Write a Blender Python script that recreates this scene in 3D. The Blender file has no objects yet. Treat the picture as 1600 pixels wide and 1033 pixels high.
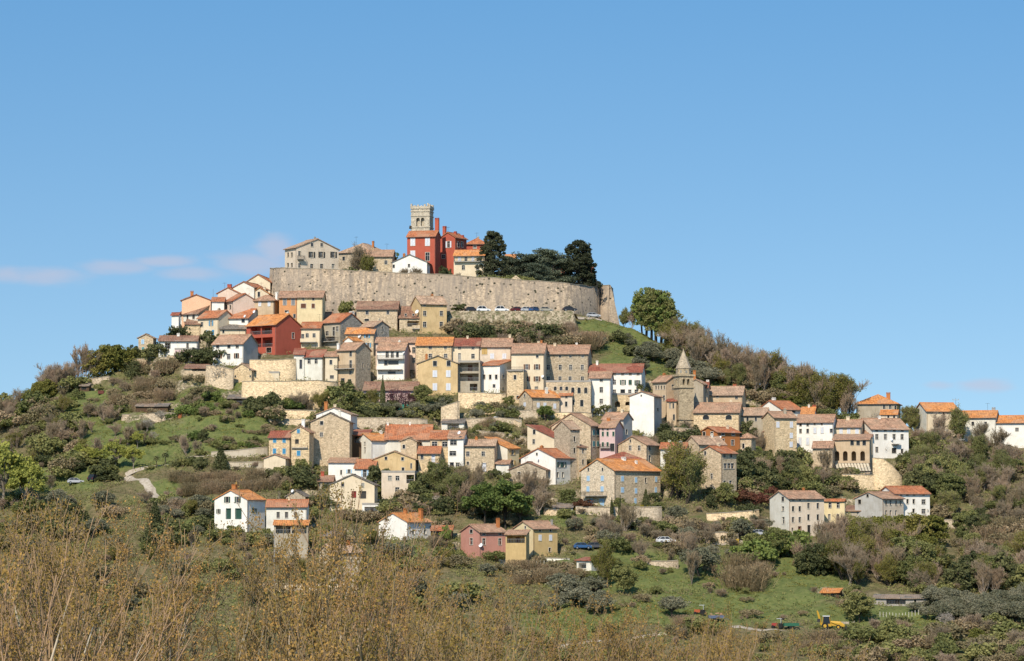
import bpy, math, random
import numpy as np
from mathutils import Vector, Matrix
R = math.radians
rng = np.random.default_rng(7)
random.seed(7)
scn = bpy.context.scene
COL = scn.collection

# ------------------------------------------------------------------ camera
K = 0.36 / 1600.0                       # lens 100 mm on 36 mm: metres per photo pixel and metre of distance
PITCH = math.atan((800 - 516.5) * K)
cam = bpy.data.cameras.new('camera')
cam.lens = 100; cam.sensor_width = 36; cam.clip_start = 1; cam.clip_end = 60000
camo = bpy.data.objects.new('camera', cam); COL.objects.link(camo)
camo.rotation_euler = (math.pi / 2 + PITCH, 0, 0)
scn.camera = camo

# ------------------------------------------------------------------ sky, sun, exposure
SUN_AZ, SUN_EL = 18.0, 42.0             # degrees left of the viewer's back, height
w = bpy.data.worlds.new('World'); scn.world = w; w.use_nodes = True
nt = w.node_tree; nt.nodes.clear()
sky = nt.nodes.new('ShaderNodeTexSky'); sky.sky_type = 'NISHITA'; sky.sun_disc = False
sky.sun_elevation = R(SUN_EL)
sd = Vector((-math.sin(R(SUN_AZ)) * math.cos(R(SUN_EL)), -math.cos(R(SUN_AZ)) * math.cos(R(SUN_EL)), math.sin(R(SUN_EL))))
sky.sun_rotation = math.atan2(sd.x, sd.y)
sky.air_density = 1.25; sky.dust_density = 0.15; sky.ozone_density = 1.5; sky.altitude = 150
bg = nt.nodes.new('ShaderNodeBackground'); bg.inputs['Strength'].default_value = 0.148
def wn(kind, op=None, *ins):
    x = nt.nodes.new('ShaderNode' + kind)
    if op: x.operation = op
    for i, v in enumerate(ins):
        if v is None: continue
        if hasattr(v, 'is_linked'): nt.links.new(v, x.inputs[i])
        else: x.inputs[i].default_value = v
    return x.outputs[0]
wtc = nt.nodes.new('ShaderNodeTexCoord').outputs['Generated']
wdir = wn('VectorMath', 'NORMALIZE', wn('VectorMath', 'MULTIPLY_ADD', wtc, (1, 1, 1.7), (0, 0, 0.22)))
nt.links.new(wdir, sky.inputs[0])
tintf = nt.nodes.new('ShaderNodeMapRange'); sz_ = nt.nodes.new('ShaderNodeSeparateXYZ'); nt.links.new(wtc, sz_.inputs[0]); nt.links.new(sz_.outputs[2], tintf.inputs[0])
tintf.inputs[1].default_value = 0.02; tintf.inputs[2].default_value = 0.19
tm = nt.nodes.new('ShaderNodeMix'); tm.data_type = 'RGBA'; nt.links.new(tintf.outputs[0], tm.inputs[0]); tm.inputs[6].default_value = (0.93, 0.98, 0.90, 1); tm.inputs[7].default_value = (0.64, 1.0, 1.12, 1)
deep = wn('VectorMath', 'MULTIPLY', sky.outputs[0], tm.outputs[2])
# thin pinkish cloud banks low in the sky, fixed in direction: (bearing, elevation) in thousandths
sx = nt.nodes.new('ShaderNodeSeparateXYZ'); nt.links.new(wtc, sx.inputs[0])
bear = wn('Math', 'MULTIPLY', wn('Math', 'DIVIDE', sx.outputs[0], sx.outputs[1]), 1000.0); elev = wn('Math', 'MULTIPLY', wn('Math', 'DIVIDE', sx.outputs[2], sx.outputs[1]), 1000.0)
acc = None
for (b0, e0, rb, re) in ((-165, 83, 26, 5.0), (-140, 86, 20, 4), (-112, 84, 20, 4), (-92, 87, 20, 5.5), (-83, 92, 9, 9), (-122, 88, 16, 3), (-178, 83, 18, 4.5), (165, 44.6, 16, 3.6), (151, 44.5, 9, 2.4)):
    q_ = wn('Math', 'ADD', wn('Math', 'POWER', wn('Math', 'ABSOLUTE', wn('Math', 'DIVIDE', wn('Math', 'SUBTRACT', bear, float(b0)), float(rb))), 2.0),
            wn('Math', 'POWER', wn('Math', 'ABSOLUTE', wn('Math', 'DIVIDE', wn('Math', 'SUBTRACT', elev, float(e0)), float(re))), 2.0))
    m_ = nt.nodes.new('ShaderNodeMath'); m_.operation = 'EXPONENT'; nt.links.new(wn('Math', 'MULTIPLY', q_, -1.0), m_.inputs[0])
    acc = m_.outputs[0] if acc is None else wn('Math', 'MAXIMUM', acc, m_.outputs[0])
cn = nt.nodes.new('ShaderNodeTexNoise'); cn.inputs['Scale'].default_value = 34; cn.inputs['Detail'].default_value = 6; cn.inputs['Roughness'].default_value = 0.55
nt.links.new(wn('VectorMath', 'MULTIPLY', wtc, (1, 1, 3.2)), cn.inputs['Vector'])
cm = nt.nodes.new('ShaderNodeMapRange'); nt.links.new(wn('Math', 'ADD', acc, wn('Math', 'MULTIPLY', cn.outputs[0], 1.3)), cm.inputs[0])
cm.inputs[1].default_value = 1.0; cm.inputs[2].default_value = 1.7; cm.inputs[4].default_value = 0.62; cm.interpolation_type = 'SMOOTHSTEP'
front = wn('Math', 'GREATER_THAN', sx.outputs[1], 0.05)
mx = nt.nodes.new('ShaderNodeMix'); mx.data_type = 'RGBA'; nt.links.new(wn('Math', 'MULTIPLY', wn('Math', 'MULTIPLY', cm.outputs[0], front), wn('Math', 'MINIMUM', wn('Math', 'MULTIPLY', acc, 6.0), 1.0)), mx.inputs[0])
nt.links.new(deep, mx.inputs[6]); mx.inputs[7].default_value = (0.46 / .14, 0.48 / .14, 0.59 / .14, 1)
wo = nt.nodes.new('ShaderNodeOutputWorld')
nt.links.new(mx.outputs[2], bg.inputs['Color']); nt.links.new(bg.outputs[0], wo.inputs['Surface'])
sl = bpy.data.lights.new('sun', 'SUN'); sl.energy = 4.7; sl.angle = R(0.53); sl.color = (1.0, 0.90, 0.755)
so = bpy.data.objects.new('sun', sl); COL.objects.link(so)
so.rotation_euler = (-sd).to_track_quat('-Z', 'Y').to_euler()
scn.view_settings.view_transform = 'Standard'; scn.view_settings.look = 'None'
scn.view_settings.exposure = 0.17; scn.view_settings.gamma = 1.0
scn.cycles.max_bounces = 5; scn.cycles.diffuse_bounces = 2; scn.cycles.glossy_bounces = 2
scn.cycles.transparent_max_bounces = 8; scn.cycles.volume_bounces = 0
scn.cycles.use_adaptive_sampling = True; scn.cycles.adaptive_threshold = 0.02

# ------------------------------------------------------------------ projection helpers (photo pixel + distance -> point)
def T(row): return np.tan(PITCH + np.arctan((516.5 - np.asarray(row, float)) * K))
def AX(px, row=650.0):
    v = (516.5 - row) * K
    return (np.asarray(px, float) - 800) * K / (math.cos(PITCH) - v * math.sin(PITCH))
def PX(ax): return 800 + np.asarray(ax) * 0.9995 / K
S_X = [-900, -250, 0, 60, 120, 200, 250, 285, 330, 400, 450, 700, 900, 960, 1010, 1100, 1200, 1300, 1370, 1450, 1600, 1850, 2600]
S_R = [760, 690, 646, 622, 602, 574, 555, 532, 504, 484, 488, 487, 492, 504, 522, 562, 606, 646, 664, 676, 694, 730, 800]
Y_X = [-900, 0, 200, 400, 700, 950, 1100, 1300, 1600, 2600]
Y_Y = [760, 790, 802, 826, 833, 835, 818, 802, 792, 770]
R0, Y0 = 1054.0, 560.0
W_X = [421, 422, 426, 440, 460, 530, 620, 700, 760, 830, 877, 905, 925, 941, 956]
W_T = [420, 420, 419.5, 418.5, 419, 422, 426, 430, 434, 439, 443, 446, 448.5, 447, 446]
W_Y = [862, 852, 844, 838, 835, 834, 833, 832, 832, 833, 834, 838, 848, 866, 866]
def skyrow(px): return np.interp(px, S_X, S_R)
def skyY(px): return np.interp(px, Y_X, Y_Y)
def depth_at(px, row):
    s = skyrow(px)
    t = np.minimum((R0 - row) / (R0 - s), 1.0)
    return Y0 + t * (skyY(px) - Y0)
def base_z(px, Y):
    px = np.asarray(px, float); Y = np.asarray(Y, float)
    ys = skyY(px); s = skyrow(px)
    t = (Y - Y0) / (ys - Y0)
    row = R0 + (s - R0) * np.clip(t, 0, 1)
    z = T(row) * np.clip(Y, Y0, ys)
    z0 = float(T(R0)) * Y0
    zn = np.interp(Y, [0, 200, 240, Y0], [-15, -15, -15.5, z0])
    z = np.where(Y < Y0, zn, z)
    zb = z - (Y - ys) * 0.10 - np.clip(Y - ys - 25, 0, None) * 0.3
    z = np.where(Y > ys, np.maximum(zb, -45), z)
    # the plateau behind the rampart
    wy = np.interp(px, W_X, W_Y); top = T(np.interp(px, W_X, W_T)) * wy - 1.3
    ins = (px > 421.5) & (px < 941) & (Y > wy + 1.0)
    zp = top - np.clip(Y - 925, 0, None) * 0.45
    return np.where(ins, np.maximum(zp, -45), z)
def at(px, row, Y=None):
    Y = float(depth_at(px, row)) if Y is None else Y
    return Vector((float(AX(px, row)) * Y, Y, float(T(row)) * Y))

# ------------------------------------------------------------------ mesh helpers
class MB:
    def __init__(s): s.v = []; s.f = []
    def poly(s, *pts):
        n = len(s.v); s.v += [tuple(p) for p in pts]; s.f.append(tuple(range(n, n + len(pts))))
    def box(s, x0, x1, y0, y1, z0, z1, tx=0, ty=0):
        a = [(x0, y0, z0), (x1, y0, z0), (x1, y1, z0), (x0, y1, z0)]
        b = [(x0 + tx, y0 + ty, z1), (x1 - tx, y0 + ty, z1), (x1 - tx, y1 - ty, z1), (x0 + tx, y1 - ty, z1)]
        s.hull(a, b)
    def hull(s, a, b):
        n = len(s.v); k = len(a); s.v += list(map(tuple, a)) + list(map(tuple, b))
        s.f.append(tuple(range(n + k - 1, n - 1, -1))); s.f.append(tuple(range(n + k, n + 2 * k)))
        for i in range(k):
            j = (i + 1) % k; s.f.append((n + i, n + j, n + k + j, n + k + i))
    def tube(s, p, q, r0, r1=None, k=8):
        r1 = r0 if r1 is None else r1
        p = Vector(p); q = Vector(q); d = (q - p).normalized()
        u = d.orthogonal().normalized(); w_ = d.cross(u)
        ring = lambda c, r: [c + (u * math.cos(2 * math.pi * i / k) + w_ * math.sin(2 * math.pi * i / k)) * r for i in range(k)]
        s.hull(ring(p, r0), ring(q, max(r1, 1e-3)))
    def build(s, name, mat, parent=None, smooth=False):
        me = bpy.data.meshes.new(name); me.from_pydata(s.v, [], s.f)
        uv = me.uv_layers.new(name='UVMap')
        co = [Vector(v) for v in s.v]; data = np.zeros((len(me.loops), 2), np.float32); i = 0
        Z = Vector((0, 0, 1))
        for p in me.polygons:
            n = p.normal
            t = Z.cross(n)
            t = t.normalized() if t.length > 0.05 else Vector((1, 0, 0))
            b = n.cross(t)
            for li in p.loop_indices:
                c = co[me.loops[li].vertex_index]; data[li] = (c.dot(t), c.dot(b))
        uv.data.foreach_set('uv', data.ravel())
        if smooth: me.polygons.foreach_set('use_smooth', [True] * len(me.polygons))
        return link(name, me, mat, parent)
def link(name, me, mat=None, parent=None):
    if mat is not None and not me.materials: me.materials.append(mat)
    o = bpy.data.objects.new(name, me); COL.objects.link(o)
    if parent is not None: o.parent = parent
    return o
def tag(o, label=None, cat=None, group=None, kind=None):
    if label: o['label'] = label
    if cat: o['category'] = cat
    if group: o['group'] = group
    if kind: o['kind'] = kind
    return o
def empty(name, loc=(0, 0, 0), rz=0.0):
    o = bpy.data.objects.new(name, None); COL.objects.link(o); o.location = loc; o.rotation_euler = (0, 0, rz)
    o.empty_display_size = 0.5
    return o
def np_mesh(name, V, F, smooth=False):
    V = np.asarray(V, np.float32).reshape(-1, 3); F = np.asarray(F, np.int32)
    me = bpy.data.meshes.new(name); n, k = F.shape
    me.vertices.add(len(V)); me.vertices.foreach_set('co', V.ravel())
    me.loops.add(n * k); me.loops.foreach_set('vertex_index', F.ravel())
    me.polygons.add(n); me.polygons.foreach_set('loop_start', np.arange(0, n * k, k, dtype=np.int32))
    me.polygons.foreach_set('loop_total', np.full(n, k, np.int32))
    if smooth: me.polygons.foreach_set('use_smooth', np.ones(n, bool))
    me.update(calc_edges=True); return me
def copy_tree(o, parent=None):
    c = o.copy(); COL.objects.link(c)
    if parent is not None: c.parent = parent
    for ch in o.children: copy_tree(ch, c)
    return c

# ------------------------------------------------------------------ materials
def lin(c):
    return tuple(((x / 255.0) / 12.92 if x <= 10 else (((x / 255.0) + 0.055) / 1.055) ** 2.4) for x in c)
class N:
    def __init__(s, name):
        s.m = bpy.data.materials.new(name); s.m.use_nodes = True; s.t = s.m.node_tree; s.t.nodes.clear()
        s.o = s.n('OutputMaterial'); s.b = s.n('BsdfPrincipled'); s.l(s.b.outputs[0], s.o.inputs[0])
        s.b.inputs['Roughness'].default_value = 0.9; s.b.inputs['Specular IOR Level'].default_value = 0.2
    def n(s, k, **kw):
        x = s.t.nodes.new('ShaderNode' + k)
        for a, b in kw.items(): setattr(x, a, b)
        return x
    def l(s, a, b): s.t.links.new(a, b)
    def uv(s, sx=1, sy=1, sz=1, coord='UV'):
        tc = s.n('TexCoord'); oi = s.n('ObjectInfo'); mu = s.n('VectorMath', operation='SCALE'); mu.inputs['Scale'].default_value = 1.0
        k = s.n('VectorMath', operation='MULTIPLY_ADD')
        cb = s.n('CombineXYZ'); m1 = s.n('Math', operation='MULTIPLY'); m1.inputs[1].default_value = 57.0
        s.l(oi.outputs['Random'], m1.inputs[0]); s.l(m1.outputs[0], cb.inputs[0]); s.l(m1.outputs[0], cb.inputs[1])
        s.l(tc.outputs[coord], k.inputs[0]); k.inputs[1].default_value = (sx, sy, sz); s.l(cb.outputs[0], k.inputs[2])
        return k.outputs[0]
    def noise(s, vec, scale, det=4, rough=0.6):
        x = s.n('TexNoise'); x.inputs['Scale'].default_value = scale; x.inputs['Detail'].default_value = det; x.inputs['Roughness'].default_value = rough
        s.l(vec, x.inputs['Vector']); return x.outputs['Fac']
    def ramp(s, fac, stops, interp='LINEAR'):
        x = s.n('ValToRGB'); e = x.color_ramp.elements; x.color_ramp.interpolation = interp
        while len(e) < len(stops): e.new(0.5)
        for i, (p, c) in enumerate(stops):
            e[i].position = p; e[i].color = (c, c, c, 1) if isinstance(c, (int, float)) else (*c, 1)
        s.l(fac, x.inputs[0]); return x.outputs[0]
    def mix(s, fac, a, b, mode='MIX'):
        x = s.n('Mix', data_type='RGBA', blend_type=mode)
        for v, i in ((fac, 0), (a, 6), (b, 7)):
            if isinstance(v, (int, float)): x.inputs[i].default_value = v
            elif isinstance(v, tuple): x.inputs[i].default_value = (*v[:3], 1)
            else: s.l(v, x.inputs[i])
        return x.outputs[2]
    def color(s, c): s.l(c, s.b.inputs['Base Color'])
    def bump(s, h, st=0.3, dist=0.05):
        x = s.n('Bump'); x.inputs['Strength'].default_value = st; x.inputs['Distance'].default_value = dist
        s.l(h, x.inputs['Height']); s.l(x.outputs[0], s.b.inputs['Normal'])
MATS = {}
def cached(f):
    def g(*a):
        k = (f.__name__,) + a
        if k not in MATS: MATS[k] = f(*a)
        return MATS[k]
    return g
def scale(c, k): return tuple(min(0.9, x * k) for x in c)
@cached
def m_plain(name, c, rough=0.7, metal=0.0):
    m = N(name); u = m.uv(1, 1, 1, 'Object')
    f = m.noise(u, 3.0, 3); m.color(m.mix(f, scale(c, 0.85), scale(c, 1.12)))
    m.b.inputs['Roughness'].default_value = rough; m.b.inputs['Metallic'].default_value = metal
    return m.m
@cached
def m_plaster(name, c, wear=0.5):
    m = N(name); u = m.uv()
    a = m.noise(u, 0.35, 5, 0.65); st = m.noise(m.uv(2.2, 0.35), 0.9, 4, 0.7); g = m.noise(u, 6.0, 2)
    dirt = scale((c[0] * 0.80 + 0.03, c[1] * 0.76 + 0.022, c[2] * 0.68 + 0.014), 0.78)
    x = m.mix(m.ramp(a, [(0.42, 0.0), (0.66, wear)]), c, dirt)
    pt = m.noise(m.uv(1, 1, 1), 0.55, 6, 0.75)
    x = m.mix(m.ramp(pt, [(0.60, 0.0), (0.66, min(0.9, wear * 1.1))]), x, (c[0] * 0.62, c[1] * 0.55, c[2] * 0.45))
    x = m.mix(m.ramp(st, [(0.5, 0.0), (0.75, wear * 0.9)]), x, scale(dirt, 0.8))
    x = m.mix(0.25, x, m.mix(g, scale(c, 0.75), scale(c, 1.15)))
    m.color(x); m.bump(m.noise(u, 9, 3), 0.25, 0.03); return m.m
@cached
def m_stone(name, c1, c2, mortar, cell=2.6):
    m = N(name); u = m.uv(1, 1.5, 1)
    v = m.n('TexVoronoi', feature='F1'); v.inputs['Scale'].default_value = cell; m.l(u, v.inputs['Vector'])
    e = m.n('TexVoronoi', feature='DISTANCE_TO_EDGE'); e.inputs['Scale'].default_value = cell; m.l(u, e.inputs['Vector'])
    sp = m.n('SeparateColor'); m.l(v.outputs['Color'], sp.inputs[0])
    col = m.ramp(sp.outputs[0], [(0.0, scale(c2, 0.62)), (0.25, c2), (0.65, c1), (1.0, scale(c1, 1.35))])
    x = m.mix(m.ramp(e.outputs['Distance'], [(0.0, 0.6), (0.06, 0.4), (0.14, 0.0)]), col, mortar)
    big = m.noise(u, 0.28, 5, 0.65)
    x = m.mix(m.ramp(big, [(0.4, 0.0), (0.7, 0.65)]), x, m.mix(0.5, mortar, c1))
    x = m.mix(m.ramp(m.noise(m.uv(1.6, 0.5), 0.7, 5, 0.7), [(0.52, 0.0), (0.8, 0.65)]), x, scale(c2, 0.55))
    m.color(x); m.bump(m.ramp(e.outputs['Distance'], [(0.0, 0.0), (0.15, 1.0)]), 0.5, 0.06); return m.m
@cached
def m_rampart(name):
    m = N(name); u = m.uv(1, 1.3, 1)
    c1, c2, mo = (0.50, 0.38, 0.255), (0.32, 0.24, 0.16), (0.36, 0.29, 0.21)
    v = m.n('TexVoronoi', feature='F1'); v.inputs['Scale'].default_value = 2.0; m.l(u, v.inputs['Vector'])
    sp = m.n('SeparateColor'); m.l(v.outputs['Color'], sp.inputs[0])
    x = m.ramp(sp.outputs[0], [(0.0, scale(c2, 0.6)), (0.35, c2), (0.7, c1), (1.0, scale(c1, 1.3))])
    x = m.mix(m.ramp(m.noise(u, 0.12, 6, 0.7), [(0.38, 0.0), (0.62, 0.75)]), x, m.mix(m.noise(u, 3.5, 3), (0.48, 0.37, 0.255), (0.33, 0.25, 0.175)))
    x = m.mix(m.ramp(m.noise(m.uv(1.5, 0.22), 0.5, 6, 0.75), [(0.42, 0.0), (0.62, 0.9)]), x, (0.20, 0.165, 0.13))
    x = m.mix(m.ramp(m.noise(m.uv(1.0, 0.6), 0.05, 3, 0.5), [(0.42, 0.0), (0.60, 0.5)]), x, (0.25, 0.205, 0.16))
    x = m.mix(m.ramp(m.noise(u, 0.35, 5, 0.75), [(0.62, 0.0), (0.70, 0.6)]), x, (0.10, 0.10, 0.05))
    h = m.n('TexVoronoi', feature='F1'); h.inputs['Scale'].default_value = 0.62; m.l(m.uv(1.0, 1.2), h.inputs['Vector'])
    gate = m.noise(u, 0.16, 3)
    hole = m.n('Math', operation='MULTIPLY'); m.l(m.ramp(h.outputs['Distance'], [(0.17, 1.0), (0.27, 0.0)]), hole.inputs[0])
    m.l(m.ramp(gate, [(0.40, 0.0), (0.50, 1.0)]), hole.inputs[1])
    x = m.mix(hole.outputs[0], x, (0.035, 0.035, 0.02))
    m.color(x); m.bump(v.outputs['Distance'], 0.5, 0.1); return m.m
@cached
def m_roof(name, c1, c2, moss):
    m = N(name); u = m.uv()
    w_ = m.n('TexWave', wave_type='BANDS', bands_direction='X'); w_.inputs['Scale'].default_value = 0.7; w_.inputs['Distortion'].default_value = 0.6
    m.l(u, w_.inputs['Vector'])
    v = m.n('TexVoronoi', feature='F1'); v.inputs['Scale'].default_value = 2.4; m.l(m.uv(1, 0.8), v.inputs['Vector'])
    sp = m.n('SeparateColor'); m.l(v.outputs['Color'], sp.inputs[0])
    x = m.ramp(sp.outputs[0], [(0.0, scale(c2, 0.6)), (0.35, c2), (0.7, c1), (1.0, scale(c1, 1.25))])
    x = m.mix(0.35, x, m.mix(w_.outputs['Fac'], scale(c2, 0.5), scale(c1, 1.2)))
    pv = m.n('TexVoronoi', feature='F1', distance='CHEBYCHEV'); pv.inputs['Scale'].default_value = 0.28; m.l(u, pv.inputs['Vector']); ps = m.n('SeparateColor'); m.l(pv.outputs['Color'], ps.inputs[0])
    x = m.mix(m.ramp(ps.outputs[1], [(0.0, 0.45), (0.22, 0.0), (0.70, 0.0), (0.9, 0.4)], 'LINEAR'), x, (0.46, 0.30, 0.19))
    x = m.mix(m.ramp(m.noise(u, 0.5, 6, 0.7), [(0.42, 0.0), (0.70, moss)]), x, (0.17, 0.135, 0.09))
    m.color(x); m.bump(w_.outputs['Fac'], 0.7, 0.08); m.b.inputs['Roughness'].default_value = 0.85; return m.m
@cached
def m_glass(name='window_glass'):
    m = N(name); oi = m.n('ObjectInfo'); m.color(m.ramp(oi.outputs['Random'], [(0.0, (0.018, 0.018, 0.018)), (0.5, (0.03, 0.028, 0.026)), (0.62, (0.10, 0.09, 0.08)), (0.8, (0.05, 0.05, 0.055)), (0.93, (0.26, 0.24, 0.20))], 'CONSTANT'))
    m.b.inputs['Roughness'].default_value = 0.25; m.b.inputs['Specular IOR Level'].default_value = 0.35; return m.m
@cached
def m_leaf(name, a, b, trans=0.25):
    m = N(name); g = m.n('NewGeometry'); oi = m.n('ObjectInfo')
    x = m.mix(g.outputs['Random Per Island'], a, b)
    tc = m.n('TexCoord'); big = m.noise(tc.outputs['Object'], 0.9, 3)
    x = m.mix(m.ramp(big, [(0.3, 0.0), (0.7, 0.45)]), x, scale(b, 0.7))
    hs = m.n('HueSaturation'); mr = m.n('MapRange'); m.l(oi.outputs['Random'], mr.inputs[0]); mr.inputs[3].default_value = 0.78; mr.inputs[4].default_value = 1.35
    m.l(mr.outputs[0], hs.inputs['Value'])
    mh = m.n('MapRange'); m.l(oi.outputs['Random'], mh.inputs[0]); mh.inputs[3].default_value = 0.515; mh.inputs[4].default_value = 0.485
    m.l(mh.outputs[0], hs.inputs['Hue']); m.l(x, hs.inputs['Color'])
    m.color(hs.outputs[0]); m.b.inputs['Roughness'].default_value = 0.75
    if trans:
        t = m.n('BsdfTranslucent'); m.l(hs.outputs[0], t.inputs['Color'])
        ms = m.n('MixShader'); ms.inputs[0].default_value = trans
        m.l(m.b.outputs[0], ms.inputs[1]); m.l(t.outputs[0], ms.inputs[2]); m.l(ms.outputs[0], m.o.inputs[0])
    return m.m
def PL(n):
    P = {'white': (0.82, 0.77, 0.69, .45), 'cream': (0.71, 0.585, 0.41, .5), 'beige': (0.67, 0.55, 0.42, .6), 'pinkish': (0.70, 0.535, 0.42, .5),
         'peach': (0.74, 0.46, 0.29, .3), 'orange': (0.62, 0.29, 0.12, .5), 'yellow': (0.70, 0.575, 0.34, .5), 'red': (0.43, 0.10, 0.062, .5),
         'grey': (0.46, 0.44, 0.40, .7), 'ochre': (0.62, 0.445, 0.23, .8), 'terracotta': (0.44, 0.165, 0.055, .45), 'pink': (0.52, 0.25, 0.19, .5),
         'rose': (0.62, 0.45, 0.42, .3), 'mustard': (0.55, 0.39, 0.18, .6), 'tan': (0.56, 0.42, 0.275, .7), 'offwhite': (0.72, 0.68, 0.58, .6),
         'weathered': (0.42, 0.36, 0.27, .9), 'concrete': (0.36, 0.33, 0.29, .6), 'darkwood': (0.10, 0.06, 0.035, .4)}
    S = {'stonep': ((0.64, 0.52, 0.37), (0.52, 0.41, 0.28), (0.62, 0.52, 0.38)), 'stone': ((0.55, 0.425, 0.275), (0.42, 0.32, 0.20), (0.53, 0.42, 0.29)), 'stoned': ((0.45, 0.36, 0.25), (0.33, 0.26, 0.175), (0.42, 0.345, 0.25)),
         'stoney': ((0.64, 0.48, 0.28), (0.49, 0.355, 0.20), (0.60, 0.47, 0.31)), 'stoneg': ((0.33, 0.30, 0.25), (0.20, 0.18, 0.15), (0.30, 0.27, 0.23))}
    if n in S: return m_stone('rubble_' + n, *S[n])
    c = P[n]; return m_plaster('plaster_' + n, c[:3], c[3])
def RM(n):
    D = {'new': ((0.50, 0.18, 0.078), (0.37, 0.12, 0.052), 0.4), 'orange': ((0.66, 0.275, 0.085), (0.50, 0.18, 0.055), 0.22), 'red': ((0.33, 0.10, 0.06), (0.235, 0.07, 0.042), 0.35),
         'old': ((0.50, 0.29, 0.18), (0.36, 0.19, 0.115), 0.7), 'pale': ((0.55, 0.37, 0.24), (0.38, 0.23, 0.15), 0.7), 'brown': ((0.32, 0.17, 0.11), (0.20, 0.10, 0.065), 0.5), 'grey': ((0.22, 0.19, 0.16), (0.14, 0.12, 0.1), 0.3)}
    return m_roof('tiles_' + n, *D[n])
SH = {'b': (0.06, 0.25, 0.42), 's': (0.36, 0.52, 0.66), 'g': (0.03, 0.075, 0.055), 'n': (0.13, 0.055, 0.03), 'r': (0.20, 0.03, 0.025), 'w': (0.62, 0.63, 0.66), 'k': (0.05, 0.045, 0.04), 't': (0.10, 0.27, 0.27), 'y': (0.5, 0.33, 0.12), 'e': (0.22, 0.22, 0.22)}
SN = {'b': 'blue', 's': 'sky_blue', 'g': 'dark_green', 'n': 'brown', 'r': 'dark_red', 'w': 'pale_grey', 'k': 'charcoal', 't': 'teal', 'y': 'tan', 'e': 'grey'}
def SM(k): return m_plain('paint_' + SN[k], SH[k], 0.6)
TRIM = m_plaster('stone_trim', (0.60, 0.54, 0.44), 0.3)
# ------------------------------------------------------------------ houses: solve each one's real size from where its corners stand
HOUSES = []; PADS = []
def float_ok(px, Y, z): return z <= float(base_z(px, Y)) + 0.6
def house(name, label, xl, xc, xr, base, eave, ridge, roof='A', ang=None, wall='stone', tile='old', w=(), ch=(), bal=(), Y=None, wb=None, d=None, cat='house', dish=(), base_z_=None, flush=False, over=0.45):
    H = dict(name=name, label=label, roof=roof, wall=wall, tile=tile, w=w, ch=ch, bal=bal, wb=wb, cat=cat, dish=dish, xl=xl, xc=xc, xr=xr, over=over)
    if Y is None: Y = float(depth_at(xc, base))
    C = at(xc, base, Y)
    if not float_ok(xc, Y, C.z): C.z = float(base_z(xc, Y))
    if xr - xc < 5 and (ang is None or ang < 20): xr = xc; H['xr'] = xc
    if ang is None: ang = 3.0 if xc >= xr else (25.0 if (xc - xl) > (xr - xc) else 62.0)
    a = R(ang) + math.atan2(C.x, C.y); ca, sa = math.cos(a), math.sin(a); e = float(AX(xl, base)); g = float(AX(xr, base))
    LA = (C.x - e * C.y) / (ca + e * sa) if xc > xl else 0.0
    LB = (g * C.y - C.x) / max(sa - g * ca, 0.08) if xr > xc else 0.0
    he = float(T(eave)) * Y - C.z
    Tr = float(T(ridge))
    if LA and not LB:
        if d: LB = d
        elif roof in 'AH': LB = min(15, max(5.5, 2 * (Tr * Y - C.z - he) / (0.36 - Tr)))
        else: LB = 9.0
    if LB and not LA:
        if d: LA = d
        elif roof == 'B': LA = min(15, max(5.5, 2 * (Tr * Y - C.z - he) / (0.36 - Tr)))
        else: LA = 9.0
    LA = min(LA, 34); LB = min(LB, 34)
    if roof == 'B': q = (-LA / 2, 0 if xc > xl and LA * ca > LB * sa * 0.4 else LB / 2)
    elif roof == 'A': q = (0 if (xr > xc and LB * sa > LA * ca * 0.8) else -LA / 2, LB / 2)
    elif roof == 'SA': q = (-LA / 2, LB)
    elif roof == 'SB': q = (-LA, 0)
    elif roof == 'F': q = (0, 0)
    else: q = (-LA / 2, LB / 2)
    wy = C.y - q[0] * sa + q[1] * ca
    hr = Tr * wy - C.z
    run = {'A': LB / 2, 'B': LA / 2, 'SA': LB, 'SB': LA, 'F': 99}.get(roof, min(LA, LB) / 2)
    if roof != 'F': hr = he + min(max(hr - he, 0.14 * run), 0.60 * run)
    H.update(C=C, a=a, LA=LA, LB=LB, he=he, hr=hr, ca=ca, sa=sa, arel=R(ang))
    H['eave_row'] = eave; H['base_row'] = base
    HOUSES.append(H)
    PADS.append((C.x, C.y, C.z, ca, sa, LA, LB))

def loc_of(H, px, row):
    C, a, ca, sa = H['C'], H['a'], H['ca'], H['sa']; e = float(AX(px, row))
    onA = (px <= H['xc'] and H['xc'] > H['xl']) or H['xr'] <= H['xc']
    if onA:
        L = (C.x - e * C.y) / (ca + e * sa); Yp = C.y + L * sa
        return 'A', -L, float(T(row)) * Yp - C.z, Yp, math.cos(H['arel'])
    L = (e * C.y - C.x) / max(sa - e * ca, 0.05); Yp = C.y + L * ca
    return 'B', L, float(T(row)) * Yp - C.z, Yp, max(math.sin(H['arel']), 0.2)
FA = lambda u, v, d: (u, d, v)
FB = lambda u, v, d: (-d, u, v)
def ztop(H, x, y):
    LA, LB, he, hr, r = H['LA'], H['LB'], H['he'], H['hr'], H['roof']
    if r == 'A': return he + (hr - he) * (1 - abs(y - LB / 2) / (LB / 2))
    if r == 'B': return he + (hr - he) * (1 - abs(x + LA / 2) / (LA / 2))
    if r == 'SA': return he + (hr - he) * y / LB
    if r == 'SB': return he + (hr - he) * (-x) / LA
    return he
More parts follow.
